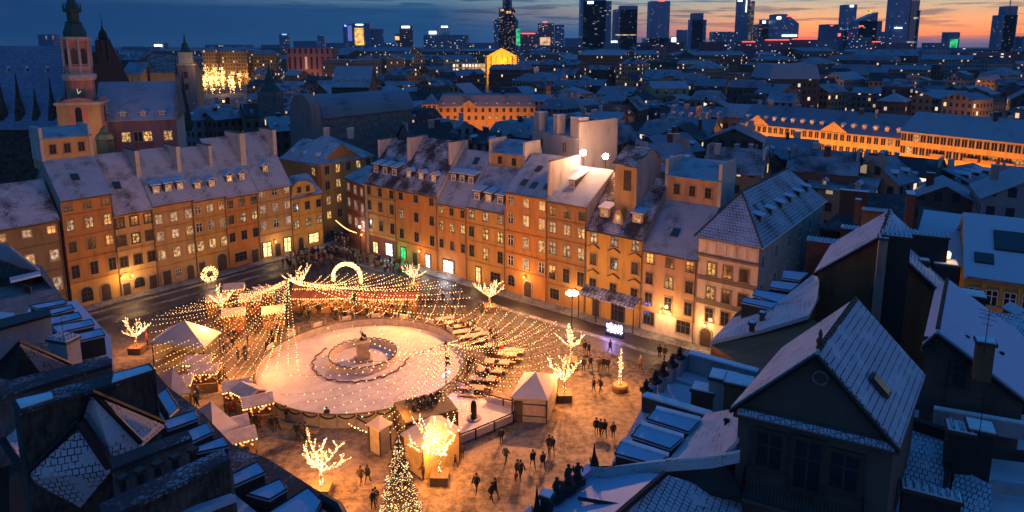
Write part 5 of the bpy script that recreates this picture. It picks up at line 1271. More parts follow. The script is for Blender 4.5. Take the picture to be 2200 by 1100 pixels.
# ---- right: long sheet roof gable
A_ = P(2014,713,23); E_ = P(2200,857,20.0)
t, F0, F1, A0, vec = gabled('long brown gable at the right edge whose snow slope carries one small chimney', Vector((A_.x-(E_.x-A_.x)*.10, A_.y-(E_.y-A_.y)*.10, 22.4)), None, 0, None, wall=K_grey, roof=T_sheet, Apt=A_, F1=E_, vec=(2.6*2,3.7*2,0))
dW = (Vector((F1.x,F1.y,0))-Vector((F0.x,F0.y,0))).normalized(); nO = Vector((dW.y,-dW.x,0)); inv = Vector((F0.x,F0.y,0))
for px, py, w, h in ((2060,805,.7,1.3),(2000,740,.5,.6)): q = ray_plane(F0, F1, px, py)+nO*.04-inv; window(t, q.x, q.y, q.z, w, h, 'off', 'd', math.atan2(dW.y,dW.x), 'none', 1)
stack('small chimney with snow cap standing on the long right-hand snow slope', 2117, 738, 23.2, .75, .6, 1.9, K_brown, tiles=False)
# generic composite: a house made of roof planes seen from above
def mass(label, foot, z, wall, roof=None, name='roof_house', h=None):
    v = [P(x, y, z) for x, y in foot]; t = thing(name, label, 'house', (v[0].x, v[0].y, 0))
    MB().prism(v, (0,0,-(h or z))).build('wall', wall, t, True)
    if roof: MB().prism([q+Vector((0,0,.14)) for q in v], (0,0,-.135)).build('roof', roof, t, True)
    return t
# lower right: metal roof with obelisks along its parapet
t = mass('blue sheet-roofed house at the bottom edge with obelisks and statues on its parapet', ((1100,1140),(1262,1002),(1440,996),(1600,1010),(1620,1180),(1300,1200)), 16.4, K_dark)
slab(t, 'roof_slope', [(1130,1118,16.9),(1284,1012,16.9),(1425,1018,18.6),(1290,1135,18.6)], .3, T_sheet)
slab(t, 'roof_slope', [(1296,1138,18.6),(1432,1020,18.6),(1500,1040,17.8),(1590,1075,17.2),(1610,1150,17.2)], .3, T_wave)
MB().tube([V3((1292,1136,18.8)), V3((1428,1018,18.85))], .16, 6).build('ridge', M_black, t, True)
slab(t, 'parapet', [(1112,1108,17.3),(1262,996,17.3),(1278,1003,17.3),(1130,1120,17.3)], 1.2, T_sheet)
MB().tube([V3((1243,1071,17.75)), V3((1333,1086,18.3))], .1, 4).build('snow_guard', M_black, t, True)
slab(t, 'gable_coping', [(1270,1003,17.6),(1300,1014,17.6),(1440,992,18.9),(1530,985,19.6),(1590,972,20.2),(1590,966,20.2),(1530,978,19.6),(1440,984,18.9),(1300,1004,17.9)], .5, T_pale_lit)
slab(t, 'gable_wall', [(1300,1018,17.3),(1440,996,18.3),(1560,1000,18.9),(1600,1070,18.0),(1500,1045,18.0),(1430,1022,18.3)], .3, K_dark)
def obelisk(px, py, tpy, label):
    p = P(px, py, 17.3); h = max(.6, z_at(p.x, p.y, tpy)-17.3); t = thing('obelisk', label, 'obelisk', p)
    MB().b2(-.22,.22,-.22,.22,0,.2).build('base', M_black, t); MB().lathe([(.24,.2),(.10,h*.55),(.02,h)], 4, rot=.78).build('spike', M_black, t)
def statue(px, py, tpy, label, z=17.3, k=0):
    p = P(px, py, z); h = max(.8, z_at(p.x, p.y, tpy)-z); t = thing('statue', label, 'statue', p, .5)
    MB().b2(-.28,.28,-.28,.28,0,h*.3).build('plinth', K_dark, t)
    b = MB(); s = h*.7; b.tube([(0,0,h*.3),(0,.02,h*.3+s*.25),(0,0,h*.3+s*.5),(0,-.02,h*.3+s*.72),(0,0,h*.3+s*.82)], [.20,.17,.13,.17,.06], 8); b.lathe([(.03,0),(.09,.05*s+.03),(.09,.11*s+.03),(.03,.16*s+.03)], 8, (0,0,h*.3+s*.82))
    b.tube([(-.15,0,h*.3+s*.7),(-.26,-.05,h*.3+s*.5),(-.12,-.16,h*.3+s*.42)], [.06,.05,.04], 5); b.tube([(.15,0,h*.3+s*.7),(.28,-.02,h*.3+s*.52),(.2,-.08,h*.3+s*(.9 if k else .35))], [.06,.05,.04], 5)
    b.build('figure', K_stain, t, smooth=True)
obelisk(1153,1103,1042,'dark obelisk nearest the bottom on the parapet of the blue sheet roof'); obelisk(1276,996,951,'dark obelisk at the upper end of the parapet of the blue sheet roof')
statue(1196,1072,1026,'dark statue nearest the lower obelisk on the parapet',17.3); statue(1221,1056,997,'dark arm-raising statue in the middle of the lower parapet',17.3,1); statue(1241,1040,994,'dark statue just below the upper obelisk on the parapet',17.3)
stack('low square pot between the lower obelisk and the first statue', 1175, 1068, 17.9, .45,.45,.9, K_dark, tiles=False)
# three box dormers and the pale pantile roof
t = mass('house with three long blue box dormers and a pale curved pantile roof, below the terrace', ((1315,998),(1386,868),(1530,890),(1592,868),(1600,985),(1440,990)), 16.2, K_dark, T_pale_lit)
box_dormer(t, ((1388,899),(1407,879),(1504,903),(1480,928)), 17.9); box_dormer(t, ((1356,936),(1375,912),(1468,940),(1440,964)), 17.9); box_dormer(t, ((1320,974),(1334,948),(1436,980),(1408,998)), 17.9)
for a, b_ in (((1407,879),(1504,903)),((1375,912),(1468,940)),((1334,948),(1436,980))): MB().prism([P(a[0]+1,a[1]-1,18.0), P(b_[0],b_[1]-1,18.0), P(b_[0]+2,b_[1]-8,18.0), P(a[0]+4,a[1]-8,18.0)], (0,0,-.2)).build('gutter_snow', M_snow, t, True)
cu = MB(); a0 = [(1438,985,17.6),(1470,945,17.6),(1497,910,17.6),(1518,888,17.9)]; a1 = [(1500,988,18.6),(1540,930,18.9),(1560,895,19.3),(1570,879,19.6)]; a2 = [(1545,985,19.4),(1588,940,20.4),(1590,900,20.5),(1592,873,20.6)]
for R0, R1 in ((a0,a1),(a1,a2)):
    for i in range(3): cu.prism([V3(R0[i]), V3(R0[i+1]), V3(R1[i+1]), V3(R1[i])], (0,0,-.25))
cu.build('roof_slope', T_pale_lit, t, True)
# flat terrace
t = mass('flat snowy roof terrace between two parapets with metal air units', ((1384,862),(1478,760),(1625,800),(1640,850),(1526,900)), 15.9, K_grey, T_snow)
slab(t, 'parapet', [(1484,752,17.4),(1630,792,17.4),(1626,799,17.4),(1480,759,17.4)], 1.3, K_blue)
slab(t, 'parapet', [(1380,849,17.4),(1390,843,17.4),(1530,884,17.4),(1522,893,17.4)], 12, K_grey)
slab(t, 'coping', [(1378,848,17.52),(1391,841,17.52),(1532,883,17.52),(1522,892,17.52)], .11, M_snow); slab(t, 'coping', [(1484,751,17.52),(1631,791,17.52),(1627,798,17.52),(1479,758,17.52)], .11, M_snow)
slab(t, 'seam', [(1452,818,16.12),(1454,815,16.12),(1500,829,16.12),(1498,832,16.12)], .05, K_blue)
for i, (x, y) in enumerate(((1386,840),(1398,828),(1421,800),(1441,783),(1458,768),(1472,758))): slab(t, 'pedestal', [(x-7,y+5),(x+3,y-6),(x+14,y-3),(x+5,y+8)], 1.2, K_blue, 17.2)
statue(1388,842,817,'squat dark statue at the near corner of the terrace parapet',17.2); statue(1408,822,795,'dark twin statue second along the terrace parapet',17.2); statue(1424,806,779,'dark statue third along the terrace parapet',17.2,1); statue(1444,787,760,'dark statue fourth along the terrace parapet',17.2); statue(1460,770,747,'small dark statue at the far end of the terrace parapet',17.2)
stack('large grey metal air unit with a snow lid on the terrace', 1555, 812, 18.3, 1.5, 1.2, 2.0, K_blue, tiles=False); stack('low dark air unit beside the larger one on the terrace', 1512, 838, 17.3, 1.3, 1.0, 1.2, M_trimd, tiles=False); stack('brown chimney block between the terrace and the gabled attic house', 1588, 822, 19.6, 1.4, 1.2, 4, K_brown, tiles=False)
# lilac roof with four box dormers
t = mass('long lilac snow roof over a brown wall with four blue dormers, below cream corner house', ((1528,740),(1582,672),(1690,600),(1770,560),(1770,800),(1640,790)), 15.4, K_brown)
slab(t, 'roof_slope', [(1526,733,16.0),(1574,683,16.0),(1683,648,18.3),(1757,612,20.0),(1757,640,20.0),(1738,677,19.3),(1639,707,17.8)], .3, T_pale_lit)
slab(t, 'roof_slope', [(1668,652,18.2),(1745,590,18.2),(1760,596,19.9),(1760,640,19.8)], .3, T_pale_lit)
slab(t, 'gable_wall', [(1530,742,15.8),(1639,714,17.3),(1738,684,18.8),(1775,700,19),(1775,800,18),(1620,800,17)], .4, K_brown)
for q4 in (((1592,648),(1597,638),(1672,651),(1658,663)),((1617,634),(1621,621),(1702,635),(1676,652)),((1652,617),(1658,602),(1718,609),(1700,624)),((1679,597),(1682,580),(1739,586),(1718,603))): box_dormer(t, q4, 18.0, 1.3)
for x, y in ((1616,697),(1638,675)): stack('small roof vent on the lilac snow roof, '+('lower' if x < 1620 else 'upper')+' one', x, y, 18.2, .35, .35, .5, M_trimd, tiles=False)
# dark tiled roof and the snowy roofs at right
t = mass('house with a bare dark tiled roof among brick chimneys, right of the cream corner house', ((1762,492),(1955,510),(1962,430),(1858,418)), 13.8, K_dark)
slab(t, 'roof_slope', [(1758,490,14.6),(1958,509,14.4),(1962,419,17.8),(1858,413,17.8)], .3, T_dark)
t = mass('house with a broad smooth snow roof like a fan, left of the dark skylight roof', ((1958,560),(2092,575),(2100,470),(1975,440)), 14.5, K_dark)
slab(t, 'roof_slope', [(1956,556,15.2),(2090,572,15.0),(2080,462,18.0),(1985,450,18.2)], .3, T_snow)
def face_house(label, l, r_, ze, depth, rise, wall, roof, n, wh, mull='w', group=None, **k):
    a, b_ = P(l[0],l[1],ze), P(r_[0],r_[1],ze); t = bld(label, a, b_, ze, depth, rise, 'gable', wall, roof, name='roof_house', **k); W = (b_-a).length
    for i in range(n): window(t, W*(i+.5)/n, -.05, ze-2.0, wh[0], wh[1], 'off', mull)
    return t, W
t, W = face_house('amber pilastered house front at the right edge under a snow roof with three dark skylights', (2078,590), (2235,612), 15.5, 15, 4.5, W_ochre, T_snow, 4, (1.0,1.6), chim=0)
for i in range(5): MB().b2(W*i/4-.2+.0,W*i/4+.2,-.12,-.03,9,15.0).build('pilaster', W_yellow, t)
MB().b2(0,W,-.35,-.03,15.05,15.45).build('cornice', W_brown, t); lamp((W*.5,-3,8), 260, (1,.5,.15), .5, t)
s_ = 4.5/7.5
for x, y, w, l in ((4.2,4.3,3.6,2.6),(1.4,1.9,1.4,1.2),(7.2,1.6,1.8,1.1)): skylight(t, x, y, 15.5+y*s_+.2, s_, w, l)
t = mass('tile roof with small arched dormers below the amber house front at the right edge', ((2056,668),(2230,690),(2230,800),(2090,745)), 13.0, K_dark)
slab(t, 'roof_slope', [(2054,662,15.0),(2230,680,15.0),(2230,770,13.2),(2086,724,13.2)], .3, T_slate)
for x, y in ((2118,700),(2150,725),(2196,692)): q = P(x, y, 14.2); inv_ = t.matrix_basis.inverted() @ q; dormer(t, inv_.x, inv_.y, inv_.z, .6, 1.0, 1.0, 'off', 'gable')
stack('white roofed lantern box right of the lilac dormers, under the dark square block', 2075, 632, 17.5, 2.6, 1.6, 4, K_dark, tiles=False)
# lower right corner roofs
t = mass('cluster of low flat snow roofs in the bottom right corner', ((1900,1060),(1960,870),(2240,900),(2240,1180),(1900,1180)), 16.6, K_dark, T_snow)
slab(t, 'roof_slope', [(1957,905,18.6),(2043,934,18.6),(2026,1064,17.3),(1917,1038,17.3)], .3, T_wave)
slab(t, 'roof_slope', [(2054,1002,17.9),(2130,1042,17.9),(2128,1130,17.0),(2034,1100,17.0)], .3, T_wave)
slab(t, 'parapet', [(1948,890,19.0),(2052,924,19.0),(2050,931,19.0),(1946,897,19.0)], .7, K_dark); slab(t, 'parapet', [(2008,872,19.2),(2240,912,19.2),(2240,921,19.2),(2006,881,19.2)], .8, K_blue)
slab(t, 'parapet', [(2120,958,18.0),(2240,972,18.0),(2240,979,18.0),(2120,964,18.0)], .5, K_dark); slab(t, 'parapet', [(2128,1030,17.6),(2240,1046,17.6),(2240,1053,17.6),(2126,1037,17.6)], .5, K_blue)
slab(t, 'coping', [(2008,871,19.3),(2240,911,19.3),(2240,915,19.3),(2006,875,19.3)], .09, M_snow)
slab(t, 'roof_slope', [(1972,808,18.9),(2062,868,17.8),(1990,872,17.6),(1952,868,18.2)], .3, T_sheet)
MB().tube([V3((2046,935,18.8)), V3((2030,1068,17.5))], .14, 6).build('verge', M_black, t, True)
stack('square chimney with a snow lid among the bottom right roofs', 2106, 922, 20.0, 1.0, 1.0, 2.6, K_dark, tiles=False); stack('dark chimney with wavy cap tiles, left of the snow-lidded one at bottom right', 2064, 925, 19.8, 1.1, .9, 3.0, K_dark); stack('dark row of chimney pots on the bottom edge of the tiled slope', 2000, 1062, 18.3, 2.2, .6, 2.2, K_dark)
# ---- left
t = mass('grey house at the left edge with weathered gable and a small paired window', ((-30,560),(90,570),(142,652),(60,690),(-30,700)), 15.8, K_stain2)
slab(t, 'roof_slope', [(-20,516,19.6),(22,528,19.6),(86,578,17.0),(20,558,17.6),(-20,546,17.8)], .25, T_snow)
slab(t, 'gable_wall', [(-20,552,17.5),(20,562,17.3),(86,584,16.7),(70,592,16.7),(-20,598,16.7)], 8, K_stain)
slab(t, 'coping', [(20,596,17.0),(84,582,17.0),(88,588,17.0),(22,604,17.0)], .2, T_sheet)
F_a, F_b = P(22,604,16.4), P(136,650,16.0); wl = MB().prism([P(22,602,16.9), P(86,588,16.9), P(138,652,14.8), P(138,652,8), P(22,602,8)], (-.3,.3,0)).build('gable', K_stain2, t, True)
q = ray_plane(P(22,602,16.9), P(138,652,14.8), 61, 629)-Vector(t.location); window(t, q.x+.1, q.y-.15, q.z, 1.0, 1.3, 'off', 'd', -.5, 'none')
t = mass('house with five stepped blue box dormers at the left, above the dark chimney', ((60,668),(165,648),(238,728),(245,800),(60,800)), 16.0, K_dark, T_snow)
for q4 in (((63,657),(139,643),(144,652),(80,664)),((106,666),(154,655),(160,663),(108,676)),((108,682),(169,671),(176,683),(108,698)),((110,701),(197,686),(203,698),(124,715)),((154,720),(218,706),(226,720),(162,734))): box_dormer(t, q4, 18.0, 1.3)
slab(t, 'parapet_wall', [(-20,694,20.6),(103,664,20.6),(108,674,20.6),(-20,706,20.6)], 10, K_blue); slab(t, 'coping', [(-20,690,20.8),(104,661,20.8),(110,675,20.8),(-20,710,20.8)], .19, M_black)
stack('grey chimney with wavy cap tiles beneath the stepped blue dormers', 137, 731, 20.0, 1.5, .9, 6, K_blue, -.3)
slab(t, 'roof_slope', [(-20,668,19.4),(30,672,19.4),(34,688,19.4),(-20,694,19.4)], .3, T_snow)
slab(t, 'skirt_snow', [(160,738,16.4),(225,770,16.4),(222,778,16.4),(158,750,16.4)], .2, M_snow)
t = mass('dark roofed house with a small snow pyramid roof behind the long tiled parapet at left', ((-30,800),(160,780),(240,770),(245,860),(-30,900)), 16.6, K_dark)
slab(t, 'roof_slope', [(43,735,21.2),(153,783,18.6),(88,798,18.6)], .25, T_pale_lit); slab(t, 'roof_slope', [(43,735,21.2),(88,799,18.6),(30,812,18.6),(-20,800,18.6)], .25, T_dark)
MB().tube([V3((-20,800,18.9)), V3((43,733,21.3)), V3((153,782,18.8))], .12, 5).build('ridge_tiles', M_black, t, True)
slab(t, 'parapet_wall', [(-20,832,20.4),(232,768,20.4),(238,780,20.4),(-20,852,20.4)], 4, K_stain2)
slab(t, 'parapet_tiles', [(-20,826,20.62),(232,765,20.62),(240,782,20.62),(-20,858,20.62)], .2, T_dark)
b = MB(); a = V3((96,790,19)); b.tube([a, a+Vector((0,0,1.6))], .02, 4)
for z, l in ((1.5,.5),(1.25,.7),(1.0,.4)): b.tube([a+Vector((-l/2,0,z)), a+Vector((l/2,.1,z))], .015, 3)
b.build('aerial', M_black, t, True)
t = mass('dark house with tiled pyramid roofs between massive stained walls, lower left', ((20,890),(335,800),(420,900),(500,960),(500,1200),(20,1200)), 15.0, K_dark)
slab(t, 'fire_wall', [(26,862,22.0),(322,782,22.0),(333,795,22.0),(40,882,22.0)], 9, K_stain)
slab(t, 'wall_tiles', [(26,860,22.2),(322,780,22.2),(334,795,22.2),(40,884,22.2)], .19, T_dark)
slab(t, 'snow_patch', [(34,858,22.28),(110,841,22.28),(114,853,22.28),(44,875,22.28)], .07, M_snow); slab(t, 'snow_patch', [(244,803,22.28),(318,784,22.28),(327,792,22.28),(240,820,22.28)], .07, M_snow)
slab(t, 'roof_slope', [(199,843,22.4),(352,908,19.2),(303,950,19.2)], .25, T_pale_lit)
slab(t, 'roof_slope', [(196,843,22.4),(303,951,19.2),(238,976,19.2),(174,888,21.0)], .25, T_slate)
slab(t, 'roof_slope', [(170,922,20.6),(236,1004,18.6),(138,1120,15.4),(66,1014,19.0)], .25, T_slate)
slab(t, 'roof_slope', [(10,944,18.6),(42,912,18.6),(60,1000,17.6),(40,985,17.6)], .25, T_slate)
MB().tube([V3((62,1012,19.1)), V3((172,900,21.0)), V3((197,841,22.5)), V3((303,951,19.3))], .13, 6).build('ridge_tiles', M_black, t, True)
MB().tube([V3((172,905,21.1)), V3((238,1003,18.8))], .24, 6).build('ridge_tiles', M_black, t, True); MB().tube([V3((197,841,22.6)), V3((352,907,19.4))], .12, 6).build('verge', M_black, t, True)
MB().tube([V3((5,945,18.6)), V3((70,1040,17.5)), V3((125,1120,15.5))], .18, 6).build('gutter', M_black, t, True)
slab(t, 'fire_wall', [(238,986,20.6),(402,926,20.6),(411,940,20.6),(242,1004,20.6)], 6, K_stain2); slab(t, 'wall_tiles', [(234,984,20.8),(403,923,20.8),(413,940,20.8),(241,1007,20.8)], .19, T_dark)
t = mass('massive dark stained wall block at the bottom left beside the near box dormers', ((250,1060),(480,980),(500,1010),(520,1180),(250,1200)), 18.4, K_stain)
slab(t, 'fire_wall', [(215,1084,20.9),(478,966,20.9),(493,986,20.9),(228,1110,20.9)], 8, K_stain); slab(t, 'wall_tiles', [(212,1083,21.1),(479,963,21.1),(495,986,21.1),(227,1114,21.1)], .19, T_dark)
slab(t, 'coping', [(380,1098,19.6),(495,1060,19.6),(508,1064,19.6),(390,1110,19.6)], .3, T_sheet)
for q in ((262,1030),(300,1015),(338,1000),(376,985),(414,970)): stack('small dark chimney pot on the stained wall, one of an even row', q[0], q[1], 20.6, .18, .18, .5, K_dark, tiles=False, snow=False)['group'] = 'chimney pots along the stained wall'
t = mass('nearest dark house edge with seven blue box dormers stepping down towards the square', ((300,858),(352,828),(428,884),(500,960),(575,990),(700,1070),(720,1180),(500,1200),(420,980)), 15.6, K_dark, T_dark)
for q4 in (((338,850),(357,834),(384,876),(364,893)),((348,905),(418,882),(426,900),(361,923)),((400,926),(445,908),(458,928),(409,951)),((412,964),(479,938),(491,958),(424,972)),((493,1022),(553,992),(570,1014),(504,1043)),((530,1060),(601,1029),(617,1050),(579,1073)),((566,1108),(661,1048),(692,1075),(672,1112))): box_dormer(t, q4, 17.8, 1.2)
slab(t, 'snow_patch', [(498,1058,17.2),(562,1108,17.2),(498,1118,17.2)], .2, M_snow); slab(t, 'snow_patch', [(343,886,16.9),(370,893,16.9),(352,906,16.9)], .2, M_snow)
MB().tube([V3((690,1073,17.6)), V3((725,1092,17.6)), V3((740,1120,17.4))], .3, 8).build('barrel_edge', M_black, t, True)

# small roof furniture: aerials, vents and walk boards
def aerial(px, py, z, label, h=1.7):
    p = P(px, py, z); t = thing('aerial', label, 'aerial', p, rnd.uniform(0,3)); b = MB(); b.tube([(0,0,-.6),(0,0,h)], .022, 4)
    for k, l in ((.95,.9),(.85,.7),(.72,.8),(.55,.5)): b.tube([(-l/2,.1*k,h*k),(l/2,.1*k,h*k)], .014, 3)
    b.tube([(0,-.5,h*.8),(0,.5,h*.86)], .014, 3); b.build('rods', M_black, t)
aerial(1898,508,24.8,'thin aerial on the pale quoined pier'); aerial(2117,735,23.5,'thin aerial on the chimney of the long right-hand snow slope'); aerial(137,727,20.3,'thin aerial on the grey chimney under the stepped blue dormers'); aerial(1884,450,21.8,'thin aerial on the wide brown chimney block'); aerial(2106,918,20.4,'thin aerial on the snow-lidded chimney at bottom right')
for px, py, z, lab in ((2075,735,21.9,'small roof vent high on the long right-hand snow slope'),(2150,770,20.7,'small roof vent low on the long right-hand snow slope'),(1690,800,22.6,'small vent on the pale left slope of the gabled attic house'),(1560,915,19.3,'small vent on the pale curved pantile roof')):
    t = thing('roof_vent', lab, 'vent', P(px, py, z), .4); MB().lathe([(.10,-.3),(.10,.28)], 8).build('pipe', M_black, t); MB().lathe([(.17,.28),(.15,.36),(.02,.42)], 8).build('cowl', M_black, t)
# ================================================================ the old town beyond the square
def city_wall(name, col, pitch=(2.6,3.3), litp=.07, lit=(1,.55,.2), es=1.2, win=(.45,.5), glasscol=(.015,.018,.025)):
    """plastered wall with a regular grid of far-off windows, a few of them lit"""
    if name in MATS: return MATS[name]
    m, nt, b = new_mat(name); v = uvn(nt); s = nt.nodes.new('ShaderNodeSeparateXYZ'); nt.links.new(v, s.inputs[0])
    cu = mathn(nt, 'DIVIDE', s.outputs[0], pitch[0]); cv_ = mathn(nt, 'DIVIDE', s.outputs[1], pitch[1])
    fu = mathn(nt, 'FRACT', cu); fv = mathn(nt, 'FRACT', cv_)
    iu = mathn(nt, 'LESS_THAN', mathn(nt, 'ABSOLUTE', mathn(nt, 'SUBTRACT', fu, .5)), win[0]/2); iv = mathn(nt, 'LESS_THAN', mathn(nt, 'ABSOLUTE', mathn(nt, 'SUBTRACT', fv, .5)), win[1]/2)
    geo = nt.nodes.new('ShaderNodeNewGeometry'); sg = nt.nodes.new('ShaderNodeSeparateXYZ'); nt.links.new(geo.outputs['Normal'], sg.inputs[0])
    iw = mathn(nt, 'MULTIPLY', mathn(nt, 'MULTIPLY', iu, iv), mathn(nt, 'LESS_THAN', mathn(nt, 'ABSOLUTE', sg.outputs[2]), .5))
    cx = nt.nodes.new('ShaderNodeCombineXYZ'); nt.links.new(mathn(nt, 'FLOOR', cu), cx.inputs[0]); nt.links.new(mathn(nt, 'FLOOR', cv_), cx.inputs[1])
    nt.links.new(mathn(nt, 'MULTIPLY', nt.nodes.new('ShaderNodeObjectInfo').outputs['Random'], 97), cx.inputs[2])
    wn = nt.nodes.new('ShaderNodeTexWhiteNoise'); nt.links.new(cx.outputs[0], wn.inputs['Vector'])
    lt = mathn(nt, 'LESS_THAN', wn.outputs['Value'], litp)
    n1 = noise(nt, mapping(nt, v, (.25,.1,1)), 1.5, 4, .6)
    wc = mixc(nt, n1, tuple(x*.6 for x in col), tuple(x*1.25 for x in col))
    nt.links.new(mixc(nt, iw, wc, glasscol), b.inputs['Base Color']); b.inputs['Roughness'].default_value = .7
    ws = nt.nodes.new('ShaderNodeSeparateXYZ'); nt.links.new(wn.outputs['Color'], ws.inputs[0])
    nt.links.new(mixc(nt, ws.outputs[1], lit, tuple(min(1, x*.5+.5) for x in lit)), b.inputs['Emission Color'])
    nt.links.new(mathn(nt, 'MULTIPLY', mathn(nt, 'MULTIPLY', iw, lt), mathn(nt, 'MULTIPLY', mathn(nt, 'ADD', ws.outputs[2], .25), es)), b.inputs['Emission Strength'])
    m.cycles.emission_sampling = 'NONE'; MATS[name] = m; return m
C_walls = [city_wall('city_%d' % i, c, litp=p) for i, (c, p) in enumerate((((.16,.125,.095),.10),((.07,.065,.06),.07),((.22,.17,.13),.11),((.16,.09,.06),.09),((.24,.24,.25),.07),((.30,.20,.12),.13)))]
R_city = [snow_roof('city_roof_%d' % i, c, (.5,.5), lines=.25, big=b_, snow=[(.32,.37,.42),(.26,.31,.37),(.30,.33,.38),(.20,.25,.31),(.24,.27,.31)][i], under=(.03,.032,.038)) for i, (c, b_) in enumerate(((.9,.2),(.7,.15),(.5,.2),(.8,.1),(.2,.15)))]
reserved = []   # (x, y, radius) kept free for particular buildings
def reserve(x, y, r): reserved.append((x, y, r))
def free(p, r=0): return all(math.hypot(p.x-a, p.y-b_) > c+r for a, b_, c in reserved)
M_slate = snow_roof('cathedral_roof', .9, (.45,.5), (.03,.035,.05), (.22,.28,.40), .7, False, .08)
W_pinkb = plaster('church_pink', (.55,.22,.15)); W_chtrim = plaster('church_trim', (.58,.42,.33)); W_purple = plaster('church_purple', (.17,.10,.12))
# ---- church with the copper-capped tower
yT = 132
cxT = PY(168,140,yT).x; rT = 2.45
def zt(py, Y=yT): return z_at(cxT, Y, py)
t = thing('church_tower', 'pink church tower with pale pilasters, a clock and a tiered green copper spire', 'church tower', (cxT, yT, 0), .35); reserve(cxT, yT, 9)
MB().b2(-3.6,3.6,-3.6,3.6,0,zt(222)).build('base', plaster('tower_base', (.48,.30,.12)), t)
MB().b2(-3.9,3.9,-3.9,3.9,zt(222),zt(217)).build('cornice', W_chtrim, t)
for a in range(4):
    g_ = MB(); g_.prism([(-3.0,-3.7,zt(217)),(3.0,-3.7,zt(217)),(2.0,-3.7,zt(211)),(0,-3.7,zt(207)),(-2.0,-3.7,zt(211))], (0,.5,0)); o = g_.build('pediment', W_pinkb, t); o.rotation_euler = (0,0,a*math.pi/2)
    p_ = MB(); p_.prism([(-1.6,-3.68,zt(285)),(1.6,-3.68,zt(285)),(1.6,-3.68,zt(228)),(-1.6,-3.68,zt(228))], (0,.08,0)); o = p_.build('wall_panel', W_pinkb, t); o.rotation_euler = (0,0,a*math.pi/2)
    o = arch_mesh(1.1, 3.2, -3.76, -3.6).build('window', M_glass, t); o.rotation_euler = (0,0,a*math.pi/2); o.location = (0,0,zt(262))
o8 = math.pi/8
MB().lathe([(rT,zt(217)),(rT,zt(165))], 8, rot=o8).build('lower_shaft', W_pinkb, t)
MB().lathe([(rT+.3,zt(172)),(rT+.5,zt(165)),(rT+.55,zt(160)),(rT*.98,zt(158))], 8, rot=o8).build('cornice', W_chtrim, t)
MB().lathe([(rT*.95,zt(158)),(rT*.95,zt(143))], 8, rot=o8).build('balustrade_stage', W_chtrim, t)
MB().lathe([(rT*.86,zt(143)),(rT*.86,zt(84))], 8, rot=o8).build('belfry', W_pinkb, t)
for k in range(8):
    a = k*math.pi/4; 
    MB().tube([(rT*.93*math.cos(a+o8),rT*.93*math.sin(a+o8),zt(143)),(rT*.93*math.cos(a+o8),rT*.93*math.sin(a+o8),zt(84))], .26, 5).build('pilaster', W_chtrim, t)
    o = arch_mesh(1.05, zt(104)-zt(137), -rT*.83, -rT*.70).build('belfry_opening', M_glass, t); o.rotation_euler = (0,0,a); o.location = (0,0,zt(137))
    o = MB().b2(-.6,.6,-rT*.93,-rT*.8,zt(155),zt(147)).build('panel', W_pinkb, t); o.rotation_euler = (0,0,a)
MB().lathe([(rT*.9,zt(88)),(rT*1.12,zt(84)),(rT*1.12,zt(80)),(rT*.9,zt(79))], 8, rot=o8).build('cornice', W_chtrim, t)
sp_ = MB(); sp_.lathe([(rT*.80,zt(79)),(rT*.82,zt(70)),(rT*.62,zt(55)),(rT*.55,zt(50)),(rT*.62,zt(48)),(rT*.40,zt(46))], 12); sp_.lathe([(rT*.42,zt(46)),(rT*.42,zt(24))], 8); sp_.lathe([(rT*.62,zt(26)),(rT*.66,zt(22)),(rT*.40,zt(16)),(rT*.28,zt(0)),(rT*.18,zt(-30)),(rT*.30,zt(-40)),(.05,zt(-80))], 12)
sp_.build('spire', M_copper, t)
for k in range(6): a = k*math.pi/3; MB().lathe([(.16,zt(24)),(.16,zt(15)),(.03,zt(4))], 6, (rT*.58*math.cos(a),rT*.58*math.sin(a),0)).build('pinnacle', M_copper, t)
for a in (0, math.pi/4, -math.pi/4): 
    ck = MB().prism([(-1.25,-rT*.97,zt(209)),(1.25,-rT*.97,zt(209)),(1.25,-rT*.97,zt(190)),(-1.25,-rT*.97,zt(190))], (0,.1,0)).build('clock_face', plain('clock_green', (.10,.16,.12)), t); ck.rotation_euler = (0,0,a-.0)
    if a: bpy.data.objects.remove(ck)
    else:
        h_ = MB(); h_.tube([(0,-rT*.99,(zt(209)+zt(190))/2),(.5,-rT*.99,(zt(209)+zt(190))/2+.5)], .06, 4); h_.tube([(0,-rT*.99,(zt(209)+zt(190))/2),(-.1,-rT*.99,(zt(209)+zt(190))/2+.95)], .05, 4); h_.build('clock_hands', emis('clock_gold', (1,.75,.4), .8), ck)
lamp((2,-11,zt(285)+1), 900, (1,.45,.2), .6, t); lamp((9,-6,zt(285)+1), 500, (1,.45,.2), .6, t)
